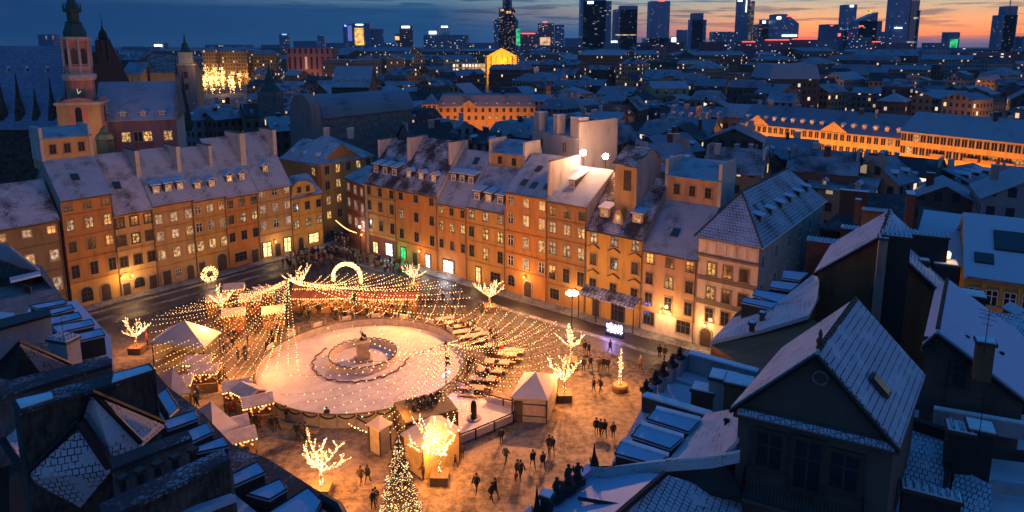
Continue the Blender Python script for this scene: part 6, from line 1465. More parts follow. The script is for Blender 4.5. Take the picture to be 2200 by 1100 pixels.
# nave
yN = 134; a, b_ = PY(206,262,yN), PY(378,250,yN+5); ze = (a.z+b_.z)/2; zr = z_at(a.x, yN+7, 178)
t = bld('long steep snowy church roof over a dull purple wall, attached right of the pink tower', a, b_, ze, 15, zr-ze, 'gable', W_purple, snow_roof('nave_roof', .85, (.4,.4), (.03,.035,.04), (.30,.36,.44), .4, False, .12), W_chtrim, name='church', cat='church'); Wn = (Vector((a.x,a.y,0))-Vector((b_.x,b_.y,0))).length
for x, st in ((.35,'lit'),(.62,'lit'),(.88,'lit'),(.5,'off')): plain_window(t, Wn*x, -.05, ze-3.6, 1.5, 1.9, st)
for x in (.1,.33,.58,.82): s_ = (zr-ze)/7.5; dormer(t, Wn*x, .5, ze+.5*s_+.2, s_, 1.3, .9, 'off', 'gable')
g_ = MB(); g_.prism([(Wn-.2,-.4,ze-.5),(Wn-.2,-.2,ze+1.4),(Wn-.2,2.0,ze+2.4),(Wn-.2,2.6,ze+4.6),(Wn-.2,5.6,zr-.8),(Wn-.2,6.4,zr+1.6),(Wn-.2,8.6,zr+1.6),(Wn-.2,9.6,zr-1),(Wn-.2,15.3,ze)], (.6,0,0)); g_.build('stepped_gable', K_stain2, t)
MB().lathe([(.3,0),(.18,.8),(.05,4)], 6, (Wn,7.5,zr+1.5)).build('finial', M_black, t); reserve(a.x+8, yN+6, 14)
t = thing('green_turret', 'small dark green domed turret against the purple church wall', 'turret', PY(228,330,128)); zq = z_at(t.location.x, 128, 300)
t.location.z = 0; MB().lathe([(1.5,0),(1.5,zq),(1.7,zq+.1),(1.4,zq+1.0),(.7,zq+1.6),(.5,zq+2.2),(.1,zq+2.6)], 8).build('dome', M_copper, t)
# cathedral
yC = 172; a, b_ = PY(-160,275,yC), PY(160,275,yC); zr = z_at(-120, yC+15, 100)
t = bld('huge steep slate-blue cathedral roof behind the pink tower at the left', a, b_, a.z, 30, zr-a.z, 'gable', K_stain, M_slate, K_brick, name='cathedral', cat='church', over=.1); Wc = b_.x-a.x; reserve(-118, 187, 34); reserve(-150, 187, 34); reserve(-95,187,20)
s_ = (zr-a.z)/15
for i, px in enumerate((8,48,92,133,190)):
    q = PY(px, 148, yC+9); dormer(t, q.x-a.x, 10.0, a.z+10.0*s_, s_, 1.0, 1.5, 'off', 'gable')
for i in range(15):
    x = 6+i*4.3; h_ = 11+((i*7) % 5)*1.5; MB().lathe([(1.5,0),(1.3,h_*.3),(.5,h_*.62),(.05,h_)], 6, (x,3.5-1.2,a.z-1)).build('pinnacle_roof', K_stain, t)
g_ = MB(); zc = a.z
st_ = [(Wc,-1,zc-14),(Wc,0,zc+.8)]
for k in range(7): st_ += [(Wc,-.5+k*2.15,zc+1+k*(zr-zc)/7),(Wc,-.5+k*2.15,zc+1.6+(k+1)*(zr-zc)/7)]
st_ += [(Wc,16.5,zr+2.2),(Wc,31,zc),(Wc,31,zc-14)]
g_.prism(st_, (1.6,0,0)); g_.build('stepped_gable', K_brick, t)
MB().lathe([(1.1,zr-4),(1.1,zr+2),(1.3,zr+2.2),(1.0,zr+3.6),(.3,zr+4.8),(.1,zr+6),(.04,zr+9)], 8, (Wc+.8,15,0)).build('turret', M_black, t)
for z in (0,4,8): MB().lathe([(.55,zc+8+z),(.6,zc+12+z),(.05,zc+15+z)], 6, (Wc+1.2,5+z*.8,0)).build('pinnacle', K_brick, t)
# ---- hill-lit quarter left of centre
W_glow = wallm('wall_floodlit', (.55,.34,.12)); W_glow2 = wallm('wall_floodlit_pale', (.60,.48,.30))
def px_house(label, l, r_, Y, top, depth, rise, kind='gable', wall=None, roof=None, **k):
    """front from pixel column l to r_, eaves at pixel row top, standing Y metres out"""
    a, b_ = PY(l, top, Y), PY(r_, top, Y); c_ = (a+b_)/2; reserve(c_.x, Y+depth/2, max(depth, (b_.x-a.x))*.55)
    return bld(label, a, b_, a.z, depth, rise, kind, wall, roof, **k), a, b_
t, a, b_ = px_house('long church hall with a tall brownish roof and floodlit orange wall behind the nave', 302, 388, 262, 155, 18, 6.5, wall=W_glow, roof=snow_roof('hall_roof', .5, (.5,.5), (.12,.08,.06), (.35,.28,.28), .2), name='church_hall', cat='church'); lamp(Vector((a.x+18, 256, 5)), 5000, (1,.42,.08), 1, name='street_light')
t, a, b_ = px_house('lower floodlit orange building left of the tall brown roofed hall', 262, 303, 258, 158, 12, 4, wall=W_glow, roof=R_city[1], name='house'); lamp(Vector((a.x+4, 250, 4)), 2500, (1,.42,.08), 1, name='street_light')
p = PY(406, 205, 250); t = thing('bell_tower', 'grey square bell tower with a gilded lantern top left of the big light cluster', 'bell tower', (p.x, 250, 0), .3); reserve(p.x, 250, 8); zz = lambda py: z_at(p.x, 250, py)
MB().b2(-3,3,-3,3,0,zz(140)).build('shaft', K_pink, t); MB().b2(-3.3,3.3,-3.3,3.3,zz(140),zz(137)).build('cornice', W_glow2, t); MB().b2(-2.2,2.2,-2.2,2.2,zz(137),zz(112)).build('bell_stage', W_glow2, t); MB().lathe([(2.4,zz(112)),(1.2,zz(104)),(1.1,zz(96)),(.4,zz(90)),(.1,zz(72))], 8).build('spire', M_copper, t)
for z in (160,185): plain_window(t, 0, -3.05, zz(z), 1.2, 2.2, 'off')
lamp((6,-6,zz(140)), 700, (1,.6,.25), .5, t)
# cluster of glittering light trees on the far castle square
Rk = random.Random(3)
for i in range(16):
    p = P(Rk.uniform(432,525), Rk.uniform(188,206)); h_ = Rk.uniform(10,19); t = thing('light_tree', 'one of the glittering golden light trees massed on the far square', 'light tree', p, 0, 'golden light trees on the far square'); b = MB()
    MB().tube([(0,0,0),(0,0,h_*.9)], .12, 4).build('trunk', M_black, t)
    for k in range(60): z = h_*math.sqrt(Rk.random()); r_ = .25+2.2*(z/h_)*Rk.random(); a_ = Rk.uniform(0,6.28); b.octa((r_*math.cos(a_), r_*math.sin(a_), z), .27)
    b.build('bulbs', M_bulby, t, fixn=False)
reserve(P(478,196).x, P(478,196).y, 26); lamp(P(478,180,8), 9000, (1,.5,.15), 2, name='street_light')
for l, r_, Y, top, lab in ((435,463,640,108,'floodlit gold tower-like house behind the light trees, left'),(463,530,650,109,'floodlit gold palace wing behind the light trees, right'),(527,592,660,116,'dim gold long house right of the floodlit palace wing')):
    t, a, b_ = px_house(lab, l, r_, Y, top, 14, 4, 'hip', city_wall('city_gold', (.34,.22,.08), litp=.08), R_city[1], name='palace', cat='building'); lamp(Vector((a.x+5, Y-14, 8)), 9000 if r_ < 531 else 3000, (1,.5,.12), 1, name='street_light')
# barrel-roofed church in the middle distance
p0 = PY(616,262,178); p1 = PY(678,262,172); rr = (p1.x-p0.x)/2; cx_ = (p0.x+p1.x)/2; zb = z_at(cx_, 175, 250); ztop = z_at(cx_, 175, 202); reserve(cx_, 180, 12); reserve(cx_+14, 196, 17)
t = thing('barrel_church', 'brown round-arched church front with a long blue lead roof behind it', 'church', (cx_, 175, 0), -.62)
prof = [(-rr,0,0),(rr,0,0)]+[(rr*math.cos(math.pi*i/12),0,zb+(ztop-zb)*math.sin(math.pi*i/12)) for i in range(13)]
MB().prism(prof, (0,3,0)).build('arched_front', K_pink, t)
prof2 = [(rr*.93*math.cos(math.pi*i/12),3.01,zb-1+(ztop-zb)*math.sin(math.pi*i/12)) for i in range(13)]+[(-rr*.93,3.01,0),(rr*.93,3.01,0)]
MB().prism(prof2, (0,34,0)).build('nave', K_stain2, t); 
prof3 = [((rr+.2)*math.cos(math.pi*i/12),3.2,zb-.6+(ztop-zb)*math.sin(math.pi*i/12)) for i in range(13)]+[((rr)*math.cos(math.pi*(12-i)/12),3.2,zb-.95+(ztop-zb)*math.sin(math.pi*(12-i)/12)) for i in range(13)]
MB().prism(prof3, (0,34,0)).build('roof', snow_roof('lead_roof', .7, (.7,3), (.03,.05,.06), (.17,.25,.31), .4, True, .1), t)
t, a, b_ = px_house('steep blue dormered roof just behind the round-arched church', 712, 792, 215, 186, 14, 6, 'gable', C_walls[1], R_city[0], dorm=(4,0), name='house')
p = PY(583, 240, 215); t = thing('church_spire', 'dark slender green spire beside the round-arched church', 'spire', (p.x, 215, 0)); reserve(p.x,215,5); zz = lambda py: z_at(p.x, 215, py)
MB().b2(-3,3,-3,3,0,zz(195)).build('tower', K_stain2, t); MB().lathe([(3.4,zz(195)),(2.6,zz(186)),(1.6,zz(178)),(1.4,zz(168)),(.5,zz(160)),(.1,zz(135))], 8).build('spire', M_copper, t)
# orange palace with mansard dormers
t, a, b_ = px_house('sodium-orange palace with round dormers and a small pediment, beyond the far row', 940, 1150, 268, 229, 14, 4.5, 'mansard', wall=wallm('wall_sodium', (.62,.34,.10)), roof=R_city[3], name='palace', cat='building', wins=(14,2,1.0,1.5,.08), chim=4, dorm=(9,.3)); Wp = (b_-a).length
MB().prism([(Wp*.22,-.35,a.z-.2),(Wp*.42,-.35,a.z-.2),(Wp*.32,-.35,a.z+2.6)], (0,.5,0)).build('pediment', W_glow, t)
t2, a2, b2_ = px_house('plainer orange wing attached left of the sodium-orange palace', 907, 938, 264, 224, 12, 3.5, 'hip', wall=wallm('wall_sodium', (.62,.34,.10)), roof=R_city[3], name='palace_wing', cat='building', wins=(3,2,1.0,1.5,.2))
for x, pw in ((915,2500),(970,4200),(1012,3000),(1060,5200),(1110,4200)): q = P(x, 262, 0); q.y = 258; q.x = (x-CX)/F_PX*260; globe_lamp((q.x, 256, 0), 5.5, 'orange street lamp burning before the sodium-orange palace', (1,.33,.045), pw*.8, 1, .35, emis('sodium', (1,.45,.1), 14, sample=False), 'street lamps before the orange palace')
# long orange street at right
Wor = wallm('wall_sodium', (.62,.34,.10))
def face(label, l, r_, ze, depth, rise, wall, roof, kind='gable', **k):
    a, b_ = P(l[0],l[1],ze), P(r_[0],r_[1],ze); n_ = 5
    for i in range(n_): q = a.lerp(b_, (i+.5)/n_); d = (b_-a).normalized(); q = q+Vector((-d.y,d.x,0))*depth*.5; reserve(q.x, q.y, max(depth*.6, (b_-a).length*.13))
    return bld(label, a, b_, ze, depth, rise, kind, wall, roof, **k), a, b_
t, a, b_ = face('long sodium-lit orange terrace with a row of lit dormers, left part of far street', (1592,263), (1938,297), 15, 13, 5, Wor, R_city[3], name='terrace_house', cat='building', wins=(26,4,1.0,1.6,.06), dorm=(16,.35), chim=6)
d = (b_-a).normalized(); Wt_ = (b_-a).length
for f in (.12,.62): MB().prism([(Wt_*f-4,-.3,14.7),(Wt_*f+4,-.3,14.7),(Wt_*f,-.3,17.6)], (0,.5,0)).build('pediment', W_glow, t)
nrm = Vector((d.y,-d.x,0))
for i in range(7): q = a.lerp(b_, (i+.5)/7)+nrm*8; globe_lamp((q.x,q.y,0), 7, 'sodium street lamp along the long orange terrace', (1,.33,.045), 4200, 1, .35, MATS['sodium'], 'street lamps of the orange street')
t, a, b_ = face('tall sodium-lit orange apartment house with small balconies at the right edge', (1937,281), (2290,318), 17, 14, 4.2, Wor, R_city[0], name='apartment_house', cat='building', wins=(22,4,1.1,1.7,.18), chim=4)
d = (b_-a).normalized(); nrm = Vector((d.y,-d.x,0)); Wt_ = (b_-a).length
for i in range(7):
    for j in (0,1): 
        if i % 2 == j or i > 2: MB().b2(Wt_*(.27+i*.11)-1.4,Wt_*(.27+i*.11)+1.4,-1.0,-.04,11.6-j*3.1,12.5-j*3.1).build('balcony', W_brown, t)
for i in range(6): q = a.lerp(b_, (i+.5)/6)+nrm*9; globe_lamp((q.x,q.y,0), 7, 'sodium street lamp before the tall orange apartment house', (1,.33,.045), 4600, 1, .4, MATS['sodium'], 'street lamps of the orange street')
# other particular buildings
t, a, b_ = px_house('golden floodlit classical theatre front with a pediment in the centre distance', 1042, 1114, 640, 122, 30, 8, 'gablefront', wallm('wall_gold', (.7,.42,.08)), R_city[1], name='theatre', cat='building'); reserve((a.x+b_.x)/2, 624, 14); lamp(Vector(((a.x+b_.x)/2, 622, 22)), 50000, (1,.50,.08), 3, name='street_light')
for i in range(7): MB().lathe([(1.0,0),(.8,(a.z))], 8, (((b_-a).length)*(i+.5)/7,-1.2,0)).build('column', MATS['wall_gold'], t)
t, a, b_ = px_house('white lit low wing left of the golden theatre', 972, 1042, 640, 137, 20, 1, 'flat', city_wall('city_whitelit', (.5,.42,.3), (3,4), .9, (1,.75,.45), 1.6, (.6,.6)), R_city[1], name='theatre_wing', cat='building')
t, a, b_ = px_house('pinkish lit ministry block with tall piers, left of centre distance', 615, 714, 620, 104, 20, 1, 'flat', city_wall('city_pinkpier', (.28,.16,.13), (5,14), .12, (1,.4,.3), .8, (.4,.8)), R_city[1], name='ministry', cat='building'); lamp(Vector(((a.x+b_.x)/2, 600, 4)), 15000, (1,.3,.15), 2, name='street_light')
t, a, b_ = px_house('mansion with a big hipped roof standing in dark trees, right of centre', 1655, 1762, 330, 170, 26, 7, 'mansard', C_walls[1], R_city[0], name='mansion', dorm=(3,0))
t, a, b_ = px_house('low pink lit school in the right distance', 2045, 2160, 480, 177, 20, 1, 'flat', city_wall('city_pinklow', (.35,.13,.12), (4,3.5), .3, (1,.35,.15), 1.4, (.6,.5)), R_city[1], name='school', cat='building')
t, a, b_ = px_house('pale yellow gabled hall with snow roof right of the big light', 1402, 1480, 330, 190, 16, 3, 'gable', wallm('wall_dimyellow', (.38,.28,.14)), R_city[0], name='hall', cat='building', wins=(4,1,1.2,1.8,.1)); lamp(Vector((a.x+6, 322, 5)), 1200, (1,.5,.2), 1, name='street_light')
# ---- ranks of ordinary houses
Rg = random.Random(21)
kinds = ('gable','gable','gable','hip','gable','gablefront','mansard')
cols = {0:'tan',1:'dark',2:'buff',3:'brown',4:'grey',5:'ochre'}
MARKS = ((150,'left of the pink tower'),(330,'behind the purple church'),(480,'below the light trees'),(600,'below the dark spire'),(700,'below the pink ministry'),(820,'below the three towers'),(930,'below the flat office slab'),(1050,'left of the golden theatre'),(1160,'right of the golden theatre'),(1260,'below the curved skyscraper'),(1350,'below the glass slab'),(1440,'below the plain blue skyscraper'),(1530,'below the shouldered tower'),(1620,'below the slender tower'),(1720,'below the curved roof tower'),(1830,'below the wedge roof'),(1960,'below the widest skyscraper'),(2070,'below the green-lit tower'),(2165,'below the lone right skyscraper'),(9999,'at the right edge'))
def near_mark(px): return next(t for x, t in MARKS if px < x)
def rank(y0, tilt, zbase, xa, xb, wid, depth, gapp, where, detail):
    """one line of houses with its eaves near pixel row y0"""
    px = xa
    while px < xb:
        zz = zbase*Rg.uniform(.8,1.18); yy = y0+tilt*(px-CX)/1100+Rg.uniform(-3,3)*(1 if y0 > 180 else .4)
        a = P(px, yy, zz); w = wid*Rg.uniform(.7,1.4); an = (-.6 if Rg.random() < .55 else .55)+Rg.uniform(-.15,.15)
        b_ = a+Vector((w*math.cos(an), w*math.sin(an), 0)); bp = proj((b_.x,b_.y,zz))[0]; px += max(6, abs(bp-px))*Rg.uniform(.95,1.2)
        if Rg.random() < gapp: continue
        n_ = Vector((-math.sin(an), math.cos(an), 0)); c_ = (a+b_)/2+n_*depth/2
        if not free(c_, max(w, depth)*.5): continue
        ki = Rg.randrange(6); kd = Rg.choice(kinds) if detail else Rg.choice(('gable','hip','gable','gable','mansard','flat')); rs = Rg.randrange(5)
        rn = ('white-roofed','snowy','patchy','snow-covered','bare dark')[rs]
        k = {}
        if detail == 2: k = dict(chim=Rg.randint(1,2), dorm=(Rg.randint(2,3),.12) if Rg.random() < .6 else None, fire=Rg.choice((0,1,2)) if kd == 'gable' else 0)
        elif detail == 1: k = dict(chim=Rg.choice((0,1,1)))
        bld('%s %s house, %s roof, %s, %s' % ({'gable':'gabled','hip':'hipped','gablefront':'gable-fronted','mansard':'mansard','flat':'flat'}[kd], cols[ki], rn, where.split(',')[0], near_mark(proj((c_.x,c_.y,zz))[0])), a, b_, zz, depth*Rg.uniform(.85,1.15), zz*Rg.uniform(.16,.30) if kd != 'mansard' else 3.4, kd, C_walls[ki], R_city[rs], group='old town houses '+where, R=Rg, **k)
reserve(-2, 112, 9); reserve(14, 108, 9)
# keep the square, its rows and their back yards free
for i in range(8):
    q = LA.lerp(LB, i/7)+nL*9; reserve(q.x, q.y, 9); q = RA.lerp(RB, i/7)+nR*8; reserve(q.x, q.y, 9)
for i in range(5): q = pA+n9*(i*7)+u9*4; reserve(q.x, q.y, 9)
q = P(690,352,15); reserve(q.x, q.y+6, 16); reserve(q.x+8, q.y+10, 14); reserve(-33, 122, 6); reserve(-34, 133, 5)
def low(*a): rank(*a)
rank(402, -6, 12, 1600, 1960, 9, 10, .0, 'behind the cream corner house', 2)
rank(366, 0, 13, 1340, 1930, 10, 11, .0, 'beyond the floodlights', 2)
rank(425, 0, 12, 1960, 2230, 10, 11, .0, 'before the orange apartments', 2)
rank(396, 0, 12, 1930, 2230, 10, 10, .0, 'close before the orange apartments', 2)
rank(334, 0, 13, 1350, 1640, 10, 11, .0, 'further beyond the floodlights', 2)
rank(302, -12, 14.5, 620, 1600, 10, 11, .0, 'behind the far row', 2)
rank(300, 0, 14, -60, 110, 10, 11, .1, 'below the cathedral', 2)
rank(285, 6, 14, 1250, 1580, 10, 11, .05, 'before the orange terrace', 2)
rank(276, -8, 14, 390, 880, 10, 11, .05, 'two ranks behind the far row', 2); rank(290, 0, 13, 880, 1150, 10, 11, .0, 'before the orange palace', 2); rank(272, -8, 14, 1160, 1300, 10, 11, .05, 'behind the white attic block', 2)
rank(252, 0, 13, 380, 860, 11, 12, .05, 'left of the orange palace', 2); rank(252, 0, 13, 1160, 1560, 11, 12, .05, 'between orange palace and terrace', 2)
rank(236, 0, 13, 380, 900, 11, 12, .05, 'behind the round-arched church', 2)
rank(232, 5, 13, 1160, 1560, 11, 12, .05, 'right of the orange palace', 2)
rank(250, 5, 13, 1960, 2260, 12, 12, .2, 'beyond the orange apartment house', 1)
rank(216, 0, 14, 540, 2260, 12, 13, .10, 'in the middle distance', 1)
rank(200, 0, 14, 540, 2260, 13, 13, .2, 'further back in town', 1)
rank(185, 0, 15, 530, 2260, 14, 13, .3, 'beyond the old town roofs', 1)
rank(172, 0, 15, 540, 2260, 16, 14, .35, 'at old town edge', 1)
rank(160, 0, 16, 540, 2260, 20, 15, .35, 'in the far streets', 0)
rank(149, 0, 17, 600, 2260, 24, 16, .4, 'in the hazy far streets', 0)
rank(138, 0, 19, 600, 2260, 30, 20, .35, 'far off towards the skyline', 0)
rank(128, 0, 21, 260, 2260, 40, 24, .25, 'near the skyline', 0)
rank(118, 0, 23, 250, 2260, 60, 30, .2, 'near the skyline foot', 0)
rank(110, 0, 24, 250, 2260, 90, 40, .2, 'on the horizon', 0)
# ---- trees
def tree_meshes(kind, seed, h):
    R = random.Random(seed); tr = MB(); cr = MB()
    tr.tube([(0,0,0),(R.uniform(-.2,.2),0,h*.3),(0,R.uniform(-.3,.3),h*.62)], [.28,.2,.1], 6)
    if kind == 'bare':
        for k in range(9):
            a = R.uniform(0,6.28); z = h*R.uniform(.25,.6); l = h*R.uniform(.25,.42); tr.tube([(0,0,z),(l*.5*math.cos(a),l*.5*math.sin(a),z+l*.5),(l*.8*math.cos(a),l*.8*math.sin(a),z+l*1.0)], [.12,.07,.02], 4)
        for i in range(700):
            u = R.uniform(-1,1); a = R.uniform(0,6.28); r_ = h*.36*R.random()**.4; c_ = Vector((r_*math.sqrt(1-u*u)*math.cos(a), r_*math.sqrt(1-u*u)*math.sin(a), h*.66+r_*u*.95)); d = Vector((R.gauss(0,1),R.gauss(0,1),R.gauss(.6,1))).normalized()*R.uniform(.4,1.0); s_ = d.cross(Vector((R.gauss(0,1),R.gauss(0,1),1))).normalized()*.045
            cr.add([c_-s_, c_+s_, c_+d], [(0,1,2)])
        m = plain('bare_twigs', (.035,.028,.022))
    else:
        for i in range(900):
            z = h*(.08+.92*(1-math.sqrt(R.random()))); rr_ = h*.2*(1-z/h)**.8*R.uniform(.4,1.1)*(.8+.2*math.sin(z*4)); a = R.uniform(0,6.28); c_ = Vector((rr_*math.cos(a), rr_*math.sin(a), z)); d = Vector((math.cos(a),math.sin(a),R.uniform(-.5,.2)))*.6; s_ = Vector((-d.y,d.x,R.uniform(-.3,.3)))*.35
            cr.add([c_-s_, c_+s_, c_+d], [(0,1,2)])
        m = plain('dark_needles', (.015,.024,.018))
    return tr.mesh('trunk', M_trimd), cr.mesh('crown', m)
TM = {('bare',i): tree_meshes('bare', 40+i, 12) for i in range(3)}; TM.update({('fir',i): tree_meshes('fir', 50+i, 13) for i in range(2)})
def tree(px, py, kind, label, s, group=None):
    p = P(px, py); k = (kind, Rg.randrange(3 if kind == 'bare' else 2)); t = thing('bare_tree' if kind == 'bare' else 'fir_tree', label, 'tree', p, Rg.uniform(0,6.28), group); t.scale = (s,s,s*Rg.uniform(.9,1.15))
    link('trunk', TM[k][0], t); link('crown', TM[k][1], t)
for i in range(34): tree(Rg.uniform(1090,1460), Rg.uniform(192,207), 'bare', 'bare winter tree in the dark park belt right of the golden theatre', Rg.uniform(.9,1.3), 'bare trees of the park belt')
for i in range(26): tree(Rg.uniform(1780,2080), Rg.uniform(196,226), 'bare', 'bare winter tree in the dark gardens beyond the orange terrace', Rg.uniform(.9,1.3), 'bare trees of the right-hand gardens')
for i in range(16): tree(Rg.uniform(1600,2200), Rg.uniform(170,190), 'bare', 'bare winter tree in the distant streets at right', Rg.uniform(1.0,1.4), 'distant bare trees at right')
for i in range(12): tree(Rg.uniform(560,1000), Rg.uniform(160,176), 'bare', 'bare winter tree among distant streets left of centre', Rg.uniform(1.0,1.4), 'distant bare trees left of centre')
for x, y, s, lab in ((1484,250,1.15,'tall dark fir, left of a pair behind the floodlights'),(1516,252,1.25,'tallest dark fir, right of a pair behind the floodlights'),(1728,240,1.0,'dark fir before the mansion with the hipped roof'),(1810,205,.9,'left dark fir on the lawn right of the mansion'),(1828,205,.9,'right dark fir on the lawn right of the mansion')): tree(x, y, 'fir', lab, s)
for x, y in ((1085,262),(1100,264),(1070,263),(1118,262)): tree(x, y, 'bare', 'bare tree silhouetted against the sodium-orange palace', .62, 'bare trees before the orange palace')
# street lights sprinkled over the far city
M_so = MATS['sodium']; M_ws = emis('street_white', (1,.75,.5), 12, sample=False); M_rs = emis('street_red', (1,.12,.06), 10, sample=False)
pole_m = {}
def far_lamp(p, r, mat, nm, lab, grp):
    k = (round(r,1), mat.name)
    if k not in pole_m: pole_m[k] = (MB().tube([(0,0,0),(0,0,7)], .08, 4).mesh('pole', M_black), MB().octa((0,0,7.2), r).mesh('lamp_head', mat))
    o = link(nm, None, None, p, 0, label=lab, category='street lamp', group=grp); link('pole', pole_m[k][0], o); link('lamp_head', pole_m[k][1], o)
for i in range(230):
    y = Rg.choice((118,126,135,142,150,160,172,185,200,215)); x = Rg.uniform(260,2190); p = P(x, y+Rg.uniform(-4,4)); mt = Rg.choice((M_so,M_so,M_ws,M_rs if x > 1400 else M_so)); far_lamp(p, .17+p.y*.0010, mt, 'street_lamp', 'tiny distant %s street light %s' % ('white' if mt is M_ws else 'red' if mt is M_rs else 'orange', 'left of the palace of culture' if x < 1060 else 'among the houses below the skyscrapers'), 'distant street lights')
for x, y, pw in ((1142,176,7000),(1516,166,9000),(1700,150,30000),(1850,170,14000),(1780,185,9000),(2050,190,7000),(1190,190,5000),(1350,165,12000),(560,182,5000),(1560,150,20000)):
    p = P(x, y, 7); globe_lamp((p.x,p.y,0), 7, 'bright orange street light glowing between distant roofs', (1,.38,.08), pw, 1, .25+p.y*.0012, M_so, 'bright distant street lights')
for x, y, pw in ((330,262,1500),(402,300,2200),(420,250,2200),(540,232,3500),(640,236,3000),(700,300,1200),(600,212,4000),(760,232,2500),(870,262,2500),(1180,262,2200),(1270,250,2500),(1420,262,2000),(1540,240,3000),(1620,345,900),(1880,330,900),(2060,262,3500),(2150,262,5000),(1760,214,5000),(1960,212,4500),(1230,212,4500),(900,205,5000),(700,190,5500),(480,218,5000),(1640,196,5000),(2100,205,6000)):
    p = P(x, y, 6); globe_lamp((p.x,p.y,0), 6, 'orange street light in a narrow lane between snowy old town roofs', (1,.36,.06), pw*2.6, 1, .2+p.y*.0008, M_so, 'orange lane lights of the old town')
# ================================================================ skyline
def tower_mat(name, col, lit, litp, pitch=(6,4), es=.5, rough=.35, win=(.6,.5)): 
    m = city_wall(name, col, pitch, litp, lit, es, win, tuple(x*.5 for x in col)); m.node_tree.nodes['Principled BSDF'].inputs['Roughness'].default_value = rough; return m
B1 = tower_mat('glass_blue_hazed', (.12,.27,.46), (1,.8,.55), .03); B2 = tower_mat('glass_dark_hazed', (.10,.22,.37), (1,.7,.4), .025); B3 = tower_mat('slab_brown', (.16,.10,.12), (1,.6,.3), .09, (7,3.4), 1.3, .8, (.5,.5)); B4 = tower_mat('slab_pink', (.26,.14,.18), (1,.5,.3), .08, (7,3.4), 1.2, .8, (.5,.5)); B5 = tower_mat('slab_grey_hazed', (.15,.23,.33), (1,.75,.5), .08, (7,3.4), 1.2, .8, (.5,.5)); B6 = tower_mat('glass_office_hazed', (.11,.22,.36), (.95,.85,.7), .05, (9,5), .5, .4, (.9,.5))  # bluish haze of the distance mixed into these base colours
M_signw = emis('sign_white', (.8,.88,1), 5, sample=False); M_signr = emis('sign_red', (1,.12,.08), 2.5, sample=False); M_signb = emis('sign_blue', (.12,.25,1), 4, sample=False); M_signg = emis('sign_green', (.05,.7,.25), 1.2, 0.05, sample=False); M_signo = emis('sign_gold', (1,.55,.15), 1.6, .06, sample=False)
def sky_tower(label, parts, Y, name='skyscraper', signs=(), base=0, rz=.3):
    """parts: (left px, right px, top px, material[, taper]) stacked boxes standing Y metres away"""
    l, r_ = parts[0][0], parts[0][1]; c_ = PY((l+r_)/2, 90, Y); t = thing(name, label, 'skyscraper' if name == 'skyscraper' else 'building', (c_.x, Y, 0))
    for p_ in parts:
        xl, xr = PY(p_[0], 90, Y).x-c_.x, PY(p_[1], 90, Y).x-c_.x; zt_ = z_at(c_.x, Y, p_[2]); zb_ = z_at(c_.x, Y, p_[5]) if len(p_) > 5 else 0; w = xr-xl; d = w*.8; tp = p_[4] if len(p_) > 4 else None
        if tp == 'slope': MB().prism([(xl,0,0),(xr,0,0),(xr,0,zt_),(xl,0,zt_-w*.45)], (0,d,0)).build('shaft', p_[3], t)
        elif tp == 'slopel': MB().prism([(xl,0,0),(xr,0,0),(xr,0,zt_-w*.4),(xl+w*.45,0,zt_),(xl,0,zt_)], (0,d,0)).build('shaft', p_[3], t)
        else: MB().box(((xl+xr)/2, d/2, (zb_+zt_)/2), (w, d, zt_-zb_), 0, 0, tp).build('shaft', p_[3], t)
    for s_ in signs:
        x0, x1, y0, y1, m_ = s_; a, b_ = PY(x0, y1, Y-1.5), PY(x1, y0, Y-1.5); MB().b2(a.x-c_.x, b_.x-c_.x, -2.5, -1.5, z_at(c_.x,Y,y1), z_at(c_.x,Y,y0)).build('sign_light', m_, t)
    return t
sky_tower('stepped palace tower with red crown lights and green lit flank, centre skyline', [(1061,1113,42,B5),(1068,1110,38,B5,.97,45),(1072,1107,18,tower_mat('crown_red',(.20,.05,.06),(1,.3,.2),.3,(6,5),1.2)),(1080,1100,0,B2),(1086,1094,-25,B2)], 3000, signs=((1109,1118,62,98,M_signg),(1075,1082,20,24,M_signo),(1088,1098,24,29,M_signo)))
sky_tower('broad curved glass skyscraper with scattered window dots, left of the cluster', [(1252,1312,2,B6),(1247,1300,-14,B1)], 2700, signs=((1262,1275,3,8,M_signw),))
sky_tower('flat-topped blue glass slab with a lit lower band', [(1320,1368,20,B2),(1331,1368,12,B2)], 2800, signs=((1322,1366,74,76,emis('band_gold',(1,.75,.4),1.0,.05,sample=False)),(1313,1326,88,91,M_signw)))
sky_tower('tall plain blue skyscraper with low side block and a white screen', [(1395,1437,2,B1),(1387,1443,82,B5)], 2900, signs=((1443,1457,81,90,M_signw),(1415,1428,0,3,M_signr)))
sky_tower('dark tower with a lower shoulder on its right', [(1485,1509,28,B2),(1483,1516,42,B2)], 3200)
sky_tower('slender tapering tower outlined in white light with a glowing orange flank', [(1583,1607,-5,B2),(1604,1617,2,tower_mat('flank_orange',(.45,.22,.14),(1,.5,.25),.5,(5,5),.7))], 2900, signs=((1602,1605,0,26,M_signw),(1585,1595,1,3,M_signw)))
sky_tower('blocky tower with a white rooftop lamp', [(1628,1668,52,B4),(1636,1664,42,B2)], 2700, signs=((1638,1645,45,50,M_signw),))
sky_tower('tower with a curved sloping roof and red roof lights', [(1664,1714,30,B1,'slopel')], 2600, signs=((1669,1678,36,41,M_signw),(1680,1712,75,78,M_signw),(1690,1712,34,36,M_signr)))
sky_tower('low gridded office block with red corner lights', [(1771,1812,52,B6)], 2600, signs=((1784,1790,54,56,M_signr),(1800,1806,72,78,M_signr)))
sky_tower('slim pale-topped tower behind the gridded office block', [(1808,1835,10,B1),(1806,1837,65,B5)], 2900, signs=((1826,1834,11,15,M_signw),(1822,1832,60,64,M_signw)))
